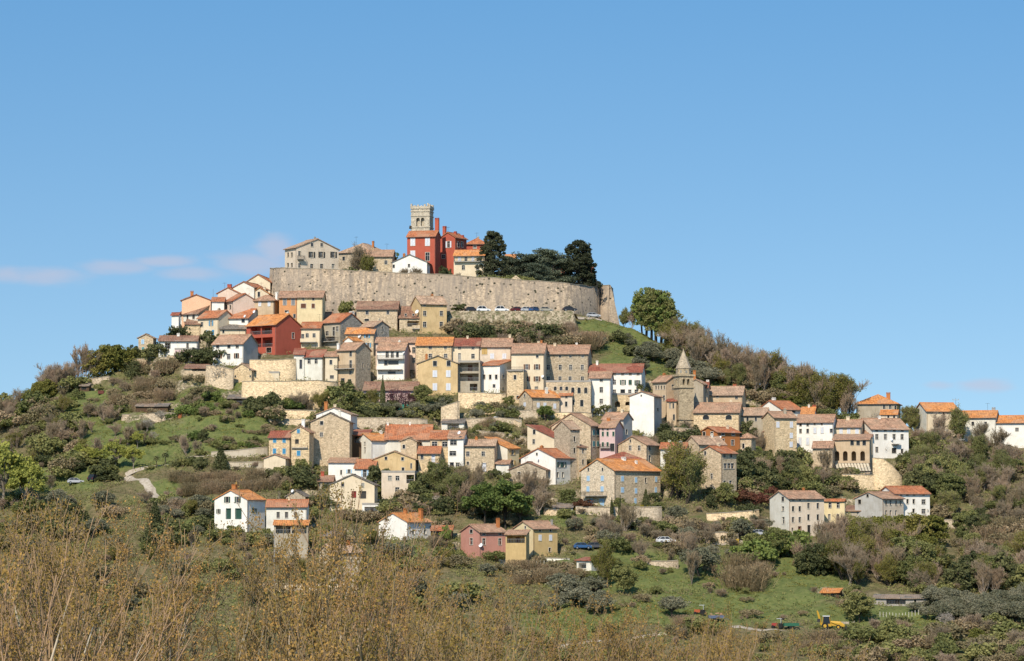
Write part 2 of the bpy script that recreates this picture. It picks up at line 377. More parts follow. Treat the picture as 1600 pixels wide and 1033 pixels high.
def facade(mb, f, u0, u1, v0, v1, holes):
    us = sorted({u0, u1} | {h[0] for h in holes} | {h[1] for h in holes}); vs = sorted({v0, v1} | {h[2] for h in holes} | {h[3] for h in holes})
    for i in range(len(us) - 1):
        for j in range(len(vs) - 1):
            if us[i + 1] - us[i] < 1e-4 or vs[j + 1] - vs[j] < 1e-4: continue
            cu, cv = (us[i] + us[i + 1]) / 2, (vs[j] + vs[j + 1]) / 2
            if any(h[0] < cu < h[1] and h[2] < cv < h[3] for h in holes): continue
            mb.poly(f(us[i], vs[j], 0), f(us[i + 1], vs[j], 0), f(us[i + 1], vs[j + 1], 0), f(us[i], vs[j + 1], 0))
    for (a, b, c, d, dep) in holes:
        mb.poly(f(a, c, 0), f(b, c, 0), f(b, c, dep), f(a, c, dep)); mb.poly(f(a, d, 0), f(a, d, dep), f(b, d, dep), f(b, d, 0))
        mb.poly(f(a, c, 0), f(a, c, dep), f(a, d, dep), f(a, d, 0)); mb.poly(f(b, c, 0), f(b, d, 0), f(b, d, dep), f(b, c, dep))
        if dep > 0.5: mb.poly(f(a, c, dep), f(b, c, dep), f(b, d, dep), f(a, d, dep))
def fbox(mb, f, u0, u1, v0, v1, d0, d1):
    mb.hull([f(u0, v0, d0), f(u1, v0, d0), f(u1, v1, d0), f(u0, v1, d0)], [f(u0, v0, d1), f(u1, v0, d1), f(u1, v1, d1), f(u0, v1, d1)])
def arch_fill(mb, f, u0, u1, v1, r, d0, d1, n=6):
    # masonry corners that turn the top of a square opening into an arch
    c = (u0 + u1) / 2; hw = (u1 - u0) / 2
    for s in (-1, 1):
        pts = [(c + s * hw, v1 + 0.01)] + [(c + s * hw * math.cos(t), v1 - r + r * math.sin(t)) for t in [math.pi / 2 * k / n for k in range(n, -1, -1)]]
        mb.hull([f(p, q, d0) for p, q in pts], [f(p, q, d1) for p, q in pts])
def roof_mesh(H):
    mb = MB(); LA, LB, he, hr, r, o = H['LA'], H['LB'], H['he'] + 0.05, H['hr'] + 0.05, H['roof'], H['over']
    og = 0.28; th = 0.2; lr = random.Random(hash(H['label']) & 0xffff if False else int(H['xl'] * 7 + H['eave_'] * 13))
    def sheet(P, Q):      # P: low edge pair, Q: high edge pair; a sagging sheet of rows
        (a, b), (c, d) = P, Q; a, b, c, d = map(Vector, (a, b, c, d))
        n = max(2, int((b - a).length / 1.6)); m = 3; g = []
        for j in range(m + 1):
            for i in range(n + 1):
                s, t = i / n, j / m
                p = (a.lerp(b, s)).lerp(c.lerp(d, s), t)
                k = 0.0 if (j == m) else 0.055
                g.append((p.x, p.y, p.z + lr.uniform(-k, k) - 0.05 * math.sin(math.pi * s)))
        base = len(mb.v); mb.v += g
        for j in range(m):
            for i in range(n): q = base + j * (n + 1) + i; mb.f.append((q, q + 1, q + n + 2, q + n + 1))
        lo = g[:n + 1]; b2 = len(mb.v); mb.v += [(x, y, z - th) for x, y, z in lo]
        for i in range(n): mb.f.append((base + i, b2 + i, b2 + i + 1, base + i + 1))
        for (e0, e1) in ((a, c), (b, d)):
            mb.poly(e0, e1, e1 - Vector((0, 0, th)), e0 - Vector((0, 0, th)))
        mb.poly(a - Vector((0, 0, th)), b - Vector((0, 0, th)), d - Vector((0, 0, th)), c - Vector((0, 0, th)))
    if r == 'A':
        s = (hr - he) / (LB / 2)
        sheet(((-LA - og, -o, he - o * s), (og, -o, he - o * s)), ((-LA - og, LB / 2, hr), (og, LB / 2, hr)))
        sheet(((og, LB + o, he - o * s), (-LA - og, LB + o, he - o * s)), ((og, LB / 2, hr), (-LA - og, LB / 2, hr)))
        mb.tube((-LA - og, LB / 2, hr), (og, LB / 2, hr), 0.13, 0.13, 6)
    elif r == 'B':
        s = (hr - he) / (LA / 2)
        sheet(((o, -og, he - o * s), (o, LB + og, he - o * s)), ((-LA / 2, -og, hr), (-LA / 2, LB + og, hr)))
        sheet(((-LA - o, LB + og, he - o * s), (-LA - o, -og, he - o * s)), ((-LA / 2, LB + og, hr), (-LA / 2, -og, hr)))
        mb.tube((-LA / 2, -og, hr), (-LA / 2, LB + og, hr), 0.13, 0.13, 6)
    elif r == 'SA':
        s = (hr - he) / LB
        sheet(((-LA - og, -o, he - o * s), (og, -o, he - o * s)), ((-LA - og, LB + og, hr + og * s), (og, LB + og, hr + og * s)))
    elif r == 'SB':
        s = (hr - he) / LA
        sheet(((o, -og, he - o * s), (o, LB + og, he - o * s)), ((-LA - og, -og, hr + og * s), (-LA - og, LB + og, hr + og * s)))
    elif r in 'HP':
        x0, x1, y0, y1 = -LA - o, o, -o, LB + o; rx = ry = None
        if LA >= LB: k = min(LB / 2, LA / 2); p = Vector((-LA + k, LB / 2, hr)); q = Vector((-k, LB / 2, hr))
        else: k = LA / 2; p = Vector((-LA / 2, k, hr)); q = Vector((-LA / 2, LB - k, hr))
        ze = he - o * (hr - he) / (min(LA, LB) / 2)
        c = [Vector((x0, y0, ze)), Vector((x1, y0, ze)), Vector((x1, y1, ze)), Vector((x0, y1, ze))]
        if LA >= LB: fs = [(c[0], c[1], q, p), (c[1], c[2], q), (c[2], c[3], p, q), (c[3], c[0], p)]
        else: fs = [(c[0], c[1], p), (c[1], c[2], q, p), (c[2], c[3], q), (c[3], c[0], p, q)]
        for f_ in fs: mb.poly(*f_)
        D = Vector((0, 0, th))
        for i in range(4): mb.poly(c[i], c[i] - D, c[(i + 1) % 4] - D, c[(i + 1) % 4])
        mb.poly(*[v - D for v in c][::-1])
        mb.tube(p, q + Vector((0.01, 0, 0)), 0.12, 0.12, 6)
        for ci, e in zip(c, ((p, q, q, p) if LA >= LB else (p, p, q, q))): mb.tube(ci, e, 0.1, 0.1, 5)
    else:
        mb.box(-LA - 0.06, 0.06, -0.06, LB + 0.06, he - 0.05, he + 0.12)
        for (a0, a1, b0, b1) in ((-LA - .06, .06, -.06, .2), (-LA - .06, .06, LB - .2, LB + .06), (-LA - .06, -LA + .2, .2, LB - .2), (-.2, .06, .2, LB - .2)):
            mb.box(a0, a1, b0, b1, he + 0.12, he + 0.45)
    return mb
def window(H, root, face, u, v, ww, hh, st, colr):
    f = FA if face == 'A' else FB
    gab = v + hh / 2 > H['he'] - 0.12
    mb = MB(); t = 0.1 if st in 'fcoD' else 0.06; pr = -0.05
    a, b, c, d = u - ww / 2, u + ww / 2, v - hh / 2, v + hh / 2
    if gab: pr = -0.07
    mb_ = mb
    fbox(mb_, f, a - t, a, c - t, d + t, pr, 0.02); fbox(mb_, f, b, b + t, c - t, d + t, pr, 0.02)
    fbox(mb_, f, a, b, d, d + t, pr, 0.02); fbox(mb_, f, a - .02, b + .02, c - t, c, pr - 0.06, 0.02)
    fr = mb.build('door' if st == 'D' else 'window', TRIM if st != 'D' else SM(colr), root)
    pd = 0.02 if gab else 0.20
    if gab: pd = -0.012
    p = MB()
    if st == 'D':
        p.poly(f(a, c, pd), f(b, c, pd), f(b, d, pd), f(a, d, pd)); p.build('door_leaf', SM(colr), fr)
    elif st == 'L': pass
    else:
        p.poly(f(a, c, pd), f(b, c, pd), f(b, d, pd), f(a, d, pd)); p.build('pane', m_glass(), fr)
        if not gab and st in 'foL' and ww > 0.7:
            q = MB(); k = 0.035
            fbox(q, f, u - k, u + k, c, d, pd - 0.05, pd - 0.005); fbox(q, f, a, u - k, v + hh * .12 - k, v + hh * .12 + k, pd - 0.05, pd - 0.005); fbox(q, f, u + k, b, v + hh * .12 - k, v + hh * .12 + k, pd - 0.05, pd - 0.005)
            q.build('sash', m_plain('sash_white', (0.45, 0.43, 0.4)), fr)
    if st == 'c':
        for (x0, x1) in ((a, u - 0.015), (u + 0.015, b)):
            q = MB(); fbox(q, f, x0, x1, c, d, pr - 0.02, pr + 0.03)
            n = max(3, int(hh / 0.22))
            for i in range(n): fbox(q, f, x0 + .05, x1 - .05, c + hh * (i + .25) / n, c + hh * (i + .7) / n, pr - 0.04, pr - 0.02)
            q.build('shutter', SM(colr), fr)
    if st == 'o':
        for (x0, x1) in ((a - t - ww * .5, a - t - .01), (b + t + .01, b + t + ww * .5)):
            q = MB(); fbox(q, f, x0, x1, c, d, -0.12, -0.05)
            q.build('shutter', SM(colr), fr)
    return fr
def build_house(H):
    root = empty(H['name'], H['C'], -H['a']); tag(root, H['label'], H['cat'])
    LA, LB, he = H['LA'], H['LB'], H['he']; B0 = -5.0
    WA, WB = MB(), MB(); ws = []; hA, hB = [], []
    for (st, row, pw, ph, xs) in H['w']:
        for x in xs:
            face, u, v, Yp, cr = loc_of(H, x, row); ww = min(pw * K * Yp / cr, 9.0); hh = ph * K * Yp
            lo, hi = (-LA, 0) if face == 'A' else (0, LB)
            u = min(max(u, lo + ww / 2 + .14), hi - ww / 2 - .14)
            if hi - lo < ww + .3: continue
            s0 = st[0]; cc = st[1] if len(st) > 1 else 'n'
            dep = {'L': 2.6, 'V': 3.4}.get(s0, 0.2)
            dep = min(dep, (LB if face == 'A' else LA) - .4)
            if v + hh / 2 <= he - 0.12: (hA if face == 'A' else hB).append((u - ww / 2, u + ww / 2, v - hh / 2, v + hh / 2, dep))
            ws.append((face, u, v, ww, hh, s0, cc, dep))
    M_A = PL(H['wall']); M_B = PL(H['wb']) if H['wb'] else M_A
    if not H['wb']: WB = WA
    facade(WA, FA, -LA, 0, B0, he, hA); facade(WB, FB, 0, LB, B0, he, hB)
    zt = lambda x, y: ztop(H, x, y)
    def cap(mb, p0, p1):
        mid = ((p0[0] + p1[0]) / 2, (p0[1] + p1[1]) / 2); pts = [(*p0, he), (*p1, he)]
        for q in (p1, mid, p0):
            z = zt(*q)
            if z > he + 1e-3: pts.append((*q, z))
        if len(pts) > 2: mb.poly(*pts)
    cap(WA, (-LA, 0), (0, 0)); cap(WB, (0, 0), (0, LB)); cap(WA, (0, LB), (-LA, LB)); cap(WA, (-LA, LB), (-LA, 0))
    WA.poly((0, LB, B0), (-LA, LB, B0), (-LA, LB, he), (0, LB, he)); WA.poly((-LA, LB, B0), (-LA, 0, B0), (-LA, 0, he), (-LA, LB, he))
    for (face, u, v, ww, hh, st, cc, dep) in ws:
        f = FA if face == 'A' else FB; tgt = WA if face == 'A' else WB
        if st in 'aV' and v + hh / 2 <= he - 0.12: arch_fill(tgt, f, u - ww / 2, u + ww / 2, v + hh / 2, min(ww / 2, hh * .5), 0.003, min(dep, .45))
        if st == 'L' and ww > 3.5:
            n = max(1, int(ww / 3.4))
            for i in range(1, n): fbox(tgt, f, u - ww / 2 + ww * i / n - .14, u - ww / 2 + ww * i / n + .14, v - hh / 2, v + hh / 2, 0.002, .3)
    wo_ = WA.build('wall', M_A, root)
    if H['wb']: WB.build('wall', M_B, root)
    for (face, u, v, ww, hh, st, cc, dep) in ws:
        if st == 'L' or st == 'V':
            f = FA if face == 'A' else FB
            q = MB(); a, b, c = u - ww / 2 + .02, u + ww / 2 - .02, v - hh / 2
            if st == 'L':
                fbox(q, f, a, b, c + .85, c + .92, 0.02, 0.07)
                n = max(3, int((b - a) / .35))
                for i in range(n + 1): uu = a + (b - a - .04) * i / n; fbox(q, f, uu, uu + .04, c, c + .85, 0.03, 0.06)
                q.build('railing', SM('e'), root)
                q = MB(); fbox(q, f, u - ww * .12, u + ww * .12, c, c + min(2.0, hh * .8), dep - .06, dep - .01); q.build('door', SM('n'), root)
            continue
        if st == 'a': st = 'f' if False else 'd'
        window(H, root, face, u, v, ww, hh, st, cc)
    H['eave_'] = he * 3 + H['C'].x
    rf = roof_mesh(H).build('roof', RM(H['tile']) if H['roof'] != 'F' else PL('concrete' if H['tile'] != 'stonecap' else 'weathered'), root)
    # dark gutters that also draw an eave shadow line, and a corner downpipe
    if H['roof'] in 'ABH' and (LA > 5 and LB > 3):
        q = MB(); o, r_ = H['over'], H['roof']; drop = 0.0
        if r_ != 'H': drop = o * (H['hr'] - he) / ((LB if r_ == 'A' else LA) / 2)
        else: drop = o * (H['hr'] - he) / (min(LA, LB) / 2)
        ze = he - drop - .13
        if r_ in 'AH': q.tube((-LA - .2, -o - .07, ze), (.2, -o - .07, ze), .07, .07, 6); q.tube((-.12, -.08, he - .2), (-.12, -.08, -2), .045, .045, 5); q.tube((-.12, -o - .05, ze), (-.12, -.08, he - .35), .045, .045, 5)
        if r_ in 'BH': q.tube((o + .07, -.2, ze), (o + .07, LB + .2, ze), .07, .07, 6); q.tube((.08, .15, he - .2), (.08, .15, -2), .045, .045, 5)
        q.build('gutter', m_plain('gutter_metal', (.16, .12, .10), .5), root)
    for (x, top, pw, mat) in H['ch']:
        # chimney: stands on the middle of the roof
        Yc = H['C'].y + (LB / 2 * H['ca'] + LA / 2 * H['sa']); X = float(AX(x, top)) * Yc; dx, dy = X - H['C'].x, Yc - H['C'].y
        lx = dx * H['ca'] - dy * H['sa']; ly = dx * H['sa'] + dy * H['ca']
        lx = min(max(lx, -LA + .3), -.3); ly = min(max(ly, .3), LB - .3); zt_ = float(T(top)) * Yc - H['C'].z; hw = max(pw * K * Yc / 2, .22)
        zr = ztop(H, lx, ly) if H['roof'] not in 'HP' else he
        zt_ = max(zt_, zr + .7)
        q = MB(); q.box(lx - hw, lx + hw, ly - hw * .8, ly + hw * .8, zr - .4, zt_ - .28)
        q.box(lx - hw - .07, lx + hw + .07, ly - hw * .8 - .07, ly + hw * .8 + .07, zt_ - .28, zt_ - .16)
        for s in (-1, 1): q.box(lx + s * (hw - .1) - .08, lx + s * (hw - .1) + .08, ly - hw * .6, ly + hw * .6, zt_ - .16, zt_ - .02)
        q.box(lx - hw - .04, lx + hw + .04, ly - hw * .8, ly + hw * .8, zt_ - .02, zt_ + .08)
        q.build('chimney', PL(mat), rf)
    ar = random.Random(int(H['xl'] * 31 + H['base_row']))
    if H['roof'] in 'ABH' and H['hr'] > he and LA > 5 and LB > 4:
        if not H['ch'] and ar.random() < .6:
            lx, ly = -LA * ar.uniform(.15, .85), LB * ar.uniform(.5, .75); z0 = ztop(H, lx, ly) if H['roof'] != 'H' else he + .3; q = MB(); hw = ar.uniform(.25, .36)
            q.box(lx - hw, lx + hw, ly - hw, ly + hw, z0 - .4, H['hr'] + .5); q.box(lx - hw - .07, lx + hw + .07, ly - hw - .07, ly + hw + .07, H['hr'] + .5, H['hr'] + .62); q.box(lx - hw * .6, lx + hw * .6, ly - hw * .6, ly + hw * .6, H['hr'] + .62, H['hr'] + .85)
            q.build('chimney', PL(ar.choice(['cream', 'offwhite', 'terracotta', 'weathered'])), rf)
        if ar.random() < .4:
            lx, ly = -LA * ar.uniform(.1, .9), LB * .52; q = MB(); zz = H['hr'] + ar.uniform(1.6, 2.6); q.tube((lx, ly, he), (lx, ly, zz), .035, .03, 5); q.tube((lx - .7, ly, zz - .2), (lx + .7, ly, zz - .2), .025, .025, 4)
            for k in range(5): q.tube((lx - .6 + k * .3, ly - .35, zz - .2), (lx - .6 + k * .3, ly + .35, zz - .2), .018, .018, 4)
            q.build('antenna', SM('k'), rf)
    for (x0, x1, row, dep, mat) in H['bal']:
        f0, u0, v0, _, _ = loc_of(H, x0, row); f1, u1, v1, _, _ = loc_of(H, x1, row)
        if f0 != f1: continue
        f = FA if f0 == 'A' else FB; q = MB(); fbox(q, f, u0, u1, v0 - .09, v0 + .09, -dep, -.01)
        for i in range(3): uu = u0 + (u1 - u0) * (i + .5) / 3; fbox(q, f, uu - .08, uu + .08, v0 - .3, v0 - .09, -dep * .6, -.01)
        sb = q.build('balcony', PL('concrete'), root)
        q = MB()
        if mat == 'solid': fbox(q, f, u0, u1, v0 + .09, v0 + 1.0, -dep, -dep + .1); nm = PL(H['wall'])
        else:
            fbox(q, f, u0, u1, v0 + .98, v0 + 1.04, -dep, -dep + .05); n = max(4, int(abs(u1 - u0) / .16))
            for i in range(n + 1): uu = u0 + (u1 - u0 - .03) * i / n; fbox(q, f, uu, uu + .03, v0 + .09, v0 + .98, -dep + .01, -dep + .04)
            for uu in (u0, u1 - .04):
                fbox(q, f, uu, uu + .04, v0 + .98, v0 + 1.04, -dep + .05, -.01)
                for k in range(4): fbox(q, f, uu, uu + .03, v0 + .09, v0 + .98, -dep + dep * k / 4 + .06, -dep + dep * k / 4 + .09)
            nm = SM('k')
        q.build('railing', nm, sb)
    for (x, row, rad) in H['dish']:
        face, u, v, Yp, cr = loc_of(H, x, row); f = FA if face == 'A' else FB; r = rad * K * Yp
        c = Vector(f(u, v, -.35)); nrm = Vector((-.5, -.75, .42)) if face == 'A' else Vector((.4, -.8, .42)); nrm.normalize()
        uu = nrm.orthogonal().normalized(); vv = nrm.cross(uu); q = MB(); n = 16
        cen = c - nrm * r * .25
        for k, (ra, rb, da, db) in enumerate(((0.001, .55, 0, .3), (.55, 1, .3, 1.0))):
            for i in range(n):
                t0, t1 = 2 * math.pi * i / n, 2 * math.pi * (i + 1) / n
                P = lambda rr, dd, t: cen + (uu * math.cos(t) + vv * math.sin(t)) * rr * r + nrm * r * .25 * dd
                q.poly(P(ra, da, t0), P(rb, db, t0), P(rb, db, t1), P(ra, da, t1))
        q.tube(cen, Vector(f(u, v - .1, 0)), .04); q.tube(cen, c + nrm * r * .7, .03)
        q.build('satellite_dish', m_plain('dish_white', (0.75, 0.75, 0.74), .4), root)
    return root
# ------------------------------------------------------------------ the houses, read off the photograph (pixels of its 1600 x 1033)
h = house
PC = at(1376, 744, float(depth_at(1360, 742)) - 6.0); PADS.append((PC.x, PC.y, PC.z, 1.0, 0.0, 12.0, 5.2)); TCc = at(1071, 672); PADS.append((TCc.x + 2.5, TCc.y, TCc.z, 1.0, 0.0, 5.0, 4.0))
# on the plateau behind the rampart
h('mansion', 'large beige gabled mansion with dark open shutters at the left end of the town wall', 445, 463, 529, 421, 386, 373, 'A', 62, 'beige', 'pale', Y=842,
  w=[('ok', 398, 4.6, 9, [487, 502.5, 521]), ('fk', 416, 4.6, 7, [487, 502.5, 520.5]), ('fn', 382.5, 4, 5.5, [487.5, 502.5]), ('fk', 396, 4, 7, [468]), ('fk', 415, 4, 7, [468]), ('dk', 398, 3, 7, [450, 456]), ('dk', 414, 3, 6, [450, 456])],
  bal=[(464, 474, 405, 1.2, 'iron')], ch=[(492, 370.5, 2.4, 'concrete')])
h('stone_house', 'rough stone house behind the rampart with a small dark square window', 569, 613, 613, 424, 400, 391, 'A', 4, 'stone', 'old', Y=846, w=[('fb', 410, 4.5, 6, [603])], ch=[(582.5, 388, 3.4, 'stone')])
h('stone_house', 'stone house with low hipped roof behind bare trees on the rampart', 529, 577, 612, 422, 392, 381, 'H', 30, 'stoned', 'pale', Y=862, w=[('dk', 404, 4, 6, [537, 553])], ch=[(583, 377, 3, 'terracotta')])
h('chapel', 'low white gabled building between stone house and red house on the rampart', 613, 667, 672, 427, 409, 397.5, 'B', 8, 'white', 'grey', Y=845, w=[('dk', 415, 3.4, 5, [639]), ('dk', 416, 3, 5, [615])])
h('red_house', 'tall red house with white shutters below the old bell tower', 636, 680, 688, 428, 368, 355, 'A', 16, 'red', 'new', Y=852,
  w=[('cw', 378, 7, 12, [645, 668]), ('cw', 397, 7, 10, [645]), ('fw', 401, 6.4, 13, [668])], ch=[(683, 341, 6, 'red'), (687.5, 348, 3, 'red')])
h('red_house', 'red wing with a sloping gable and open white shutters right of the tall red house', 688, 711, 729, 428, 370, 356, 'B', 30, 'red', 'new', Y=860,
  w=[('ow', 382, 4, 10, [701]), ('fw', 401, 5, 6, [693]), ('fe', 382, 3, 8, [716, 722])], ch=[(692.5, 354, 5, 'red'), (711.5, 362, 4, 'red'), (727, 368, 3, 'red')])
h('red_house', 'low red house with orange hipped roof half hidden by dark conifer', 729, 760, 760, 428, 380, 373, 'H', 4, 'red', 'new', Y=872, w=[('fw', 386, 5, 5, [742])])
h('cream_house', 'cream house with orange roof and balcony beside the dark conifers on the rampart', 709, 757, 762, 428, 398, 389, 'A', 10, 'cream', 'orange', Y=846,
  w=[('cw', 404.5, 4.5, 7, [718]), ('fk', 405, 4, 6.5, [728]), ('cw', 404.5, 4, 7, [739]), ('fk', 418, 4.6, 7, [724, 746])], bal=[(710, 756, 409.5, .9, 'iron')])
h('house', 'yellow house glimpsed through the spreading cedar', 789, 804, 804, 440, 404, 398, 'A', 4, 'mustard', 'orange', Y=880)
h('house', 'low terracotta building half hidden under the cedar', 853, 880, 880, 446, 427, 421, 'A', 4, 'terracotta', 'red', Y=858)
h('house', 'narrow red wall at the right end of the conifers above the bastion', 915, 926, 926, 448, 421, 417, 'A', 3, 'red', 'red', Y=870)
# upper left flank
h('cream_house', 'cream gable touching the round end of the town wall', 384, 422, 440, 470, 440, 425, 'B', 12, 'cream', 'new', Y=846)
h('cream_house', 'wide cream gabled house just below the end of the town wall', 364, 397, 419, 474, 448, 440, 'B', 22, 'offwhite', 'new')
h('yellow_house', 'small pale yellow gabled house right against the round wall end', 391, 420, 422, 480, 458, 448, 'B', 8, 'cream', 'orange', w=[('fr', 460, 3.6, 8, [404.5])], Y=826)
h('cream_house', 'pinkish cream gabled house with brick chimney on the left ridge', 340, 372, 381, 482, 457, 449, 'B', 18, 'pinkish', 'new', ch=[(358.7, 444.5, 6, 'red')], Y=824)
h('peach_house', 'peach gabled house standing out against the sky at the left ridge', 284, 329, 331, 494, 468.5, 460, 'B', 5, 'peach', 'red', ch=[(300, 455, 4.6, 'terracotta')], Y=818)
h('white_house', 'small white house with orange roof between the peach and the pink houses', 331, 350, 350, 486, 470, 465, 'A', 4, 'white', 'new', Y=814)
h('pink_house', 'pale pink gabled house with dark shaded side below the left ridge', 350, 364, 402, 486, 469, 458.5, 'A', 66, 'pinkish', 'new', w=[('dk', 480, 3, 6, [354, 360])], Y=812)
h('house', 'greyish tan house with low old tiled roof left of the orange house', 398, 428, 436, 492, 468, 457, 'H', 18, 'tan', 'old', w=[('cw', 475, 4, 7, [406, 420.5])], ch=[(440, 456.5, 3.4, 'white')], Y=814)
h('orange_house', 'orange house with two tall grey windows below the town wall', 436, 464, 464, 492, 464.5, 455.5, 'A', 4, 'orange', 'old', w=[('ce', 471.7, 5.5, 10, [445, 458]), ('dk', 486.5, 6, 3, [448])], Y=813)
h('yellow_house', 'yellow house joined to the orange house below the town wall', 464, 504, 505, 492, 464, 455, 'A', 4, 'yellow', 'old', w=[('fn', 467.5, 3.2, 3.6, [474, 489.5]), ('cn', 478, 8, 7, [474]), ('cn', 478, 5, 7, [489.3])], Y=813)
h('white_house', 'narrow white house at the far left tip of the village', 268, 279, 282, 517, 491, 488, 'A', 20, 'white', 'red')
h('cream_house', 'cream house with grey stone gable below the peach house', 278, 310, 349, 518, 489, 475, 'A', 42, 'offwhite', 'brown', wb='stoned', w=[('fk', 496, 2.6, 7, [285, 293]), ('fg', 495, 4, 7, [302.5]), ('dk', 507, 6, 9, [289])], ch=[(310, 473, 5, 'red')])
h('house', 'tan stone gable with a rounded ruined edge left of the blue shuttered house', 290, 312, 314, 527, 506, 497, 'SA', 4, 'stoney', 'brown')
h('cream_house', 'long cream house with blue shutters on the left flank', 309, 341, 366, 528, 495, 482, 'A', 42, 'cream', 'new', w=[('fb', 507, 4, 7, [315.5]), ('ob', 505, 3, 8, [330]), ('cs', 520, 4, 8, [324]), ('cb', 519.5, 3.4, 8, [333])])
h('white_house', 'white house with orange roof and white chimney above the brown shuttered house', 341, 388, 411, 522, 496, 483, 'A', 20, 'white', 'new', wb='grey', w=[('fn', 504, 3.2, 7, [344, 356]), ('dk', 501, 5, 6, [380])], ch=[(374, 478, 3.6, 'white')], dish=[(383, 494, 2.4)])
h('cream_house', 'low cream annexe with grey roof left of the loggia house', 344, 384, 386, 528, 513, 505, 'A', 8, 'cream', 'grey', w=[('dk', 518, 3, 5, [349])], dish=[(397, 487, 2.4)])
h('red_house', 'big red house with open timber loggias on its shaded left side', 385, 431, 470, 555, 506, 487, 'A', 44, 'red', 'orange', wb='red',
  w=[('L', 516, 34, 13, [408]), ('L', 535, 34, 15, [409]), ('dt', 547, 8, 8, [393, 420]), ('fn', 494, 3.5, 6, [460]), ('fn', 524.5, 3.5, 9, [458])])
h('white_house', 'white house with brown windows and long reddish roof above the garden wall', 332, 380, 403, 571, 536, 522.5, 'A', 28, 'white', 'old', wb='grey',  # grey right wall: that side's shade is painted into the plaster
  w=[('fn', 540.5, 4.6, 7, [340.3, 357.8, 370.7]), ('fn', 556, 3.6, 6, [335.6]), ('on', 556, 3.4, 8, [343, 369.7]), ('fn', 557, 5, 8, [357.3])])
h('white_house', 'long low white house with a porch left of the palm', 248, 308, 310, 558, 532, 525, 'A', 5, 'white', 'brown', w=[('L', 540, 9, 10, [262]), ('fn', 540.5, 3.4, 8, [293]), ('fn', 552, 3, 5, [283])], ch=[(278.7, 521.5, 4, 'white')])
h('garage', 'plain pinkish flat block under the palm', 273, 300, 312, 568, 546, 544, 'F', 25, 'rose', 'x')
h('stone_house', 'small stone house with arched pale window at the far left edge of the village', 216, 239, 244, 563, 527, 521.5, 'B', 12, 'stone', 'pale', w=[('cs', 534, 4.4, 7, [223]), ('ct', 545.5, 4, 6, [223.5])])
h('stone_house', 'roofless looking stone shed with sagging roof below the white house', 288, 324, 326, 592, 575, 569, 'SA', 4, 'stone', 'brown', w=[('L', 578, 22, 4, [311])])
h('stone_house', 'pale stone gabled house without shutters built into the lower garden wall', 363, 393, 402, 598, 577, 565, 'B', 22, 'stoney', 'pale', w=[('dk', 577, 3, 3, [391]), ('dk', 588, 2.2, 3, [368, 391])])
h('garden_pavilion', 'small cream garden pavilion with flat roof behind the stone terrace wall', 400, 436, 436, 596, 583, 581, 'F', 4, 'cream', 'x', w=[('L', 589, 9, 10, [420])])
h('shed', 'dark lean-to timber shed full of rusty scrap on the green slope', 355, 384, 386, 634, 622, 617, 'SA', 5, 'darkwood', 'grey', w=[('L', 628, 20, 8, [371])])
h('shed', 'taller tumbledown timber shed behind the lean-to', 383, 404, 405, 628, 614, 609, 'SA', 5, 'weathered', 'grey', w=[('L', 620, 9, 7, [394])])
# upper middle
h('stone_house', 'small cream house behind the red loggia house with old roof', 479, 517, 517, 510, 496, 488, 'A', 4, 'cream', 'brown', w=[('dk', 501, 5, 4, [487])], ch=[(476.5, 490, 4, 'cream')])
h('cream_house', 'small cream house with patched orange roof and tiny terrace right of the red house', 469, 500, 503, 543, 512, 503.5, 'A', 8, 'cream', 'new', w=[('fn', 528, 4, 12, [473]), ('fr', 524, 4.4, 6, [480, 490.7])], bal=[(470, 495, 535, 1.3, 'solid')])
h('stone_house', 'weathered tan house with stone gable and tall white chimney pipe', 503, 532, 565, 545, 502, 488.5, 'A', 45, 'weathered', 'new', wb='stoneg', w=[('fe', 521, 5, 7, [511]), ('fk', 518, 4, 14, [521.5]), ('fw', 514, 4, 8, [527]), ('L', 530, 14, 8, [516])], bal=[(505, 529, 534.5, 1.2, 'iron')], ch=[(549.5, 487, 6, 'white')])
h('stone_house', 'long stone house with brick red roof and ivy at its right end', 557, 621, 622, 517, 482.5, 471.5, 'A', 3, 'stone', 'brown', w=[('fk', 488.5, 4.6, 6, [573.6]), ('fk', 488, 4, 6, [606]), ('dk', 500, 7, 3.5, [573])])
h('tan_house', 'tall weathered ochre house with half renewed orange roof under the town wall', 643, 657, 698, 522, 473.5, 461, 'B', 70, 'ochre', 'pale', wb='ochre',
  w=[('fe', 476.5, 4, 4, [663, 690]), ('fe', 489.7, 4.8, 7.5, [663.6, 689.7]), ('fr', 507, 5, 8, [663.5, 689.5])])
h('stone_house', 'low stone annexe with covered white balcony left of the ochre house', 624, 657, 657, 520, 496, 479, 'SA', 4, 'stone', 'brown', w=[('L', 506, 20, 9, [647]), ('dk', 492, 3, 3, [634, 646])], dish=[(651.5, 487, 3.2)], bal=[(644, 656.5, 514, .8, 'solid')])
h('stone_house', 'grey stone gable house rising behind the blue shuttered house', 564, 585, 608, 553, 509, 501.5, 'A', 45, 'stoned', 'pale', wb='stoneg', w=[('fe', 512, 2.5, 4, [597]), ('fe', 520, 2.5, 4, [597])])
h('stone_house', 'stone house with blue shutters and orange roof in the upper village', 540, 584, 590, 556, 520, 511, 'A', 12, 'stone', 'orange', w=[('ob', 524.5, 4, 7, [573.5]), ('ob', 539.5, 3.6, 7, [575.5])], dish=[(562, 525, 3)])
h('white_house', 'little white gable with bright orange roof below the blue shuttered house', 538, 551, 566, 562, 531, 521.5, 'B', 35, 'white', 'orange')
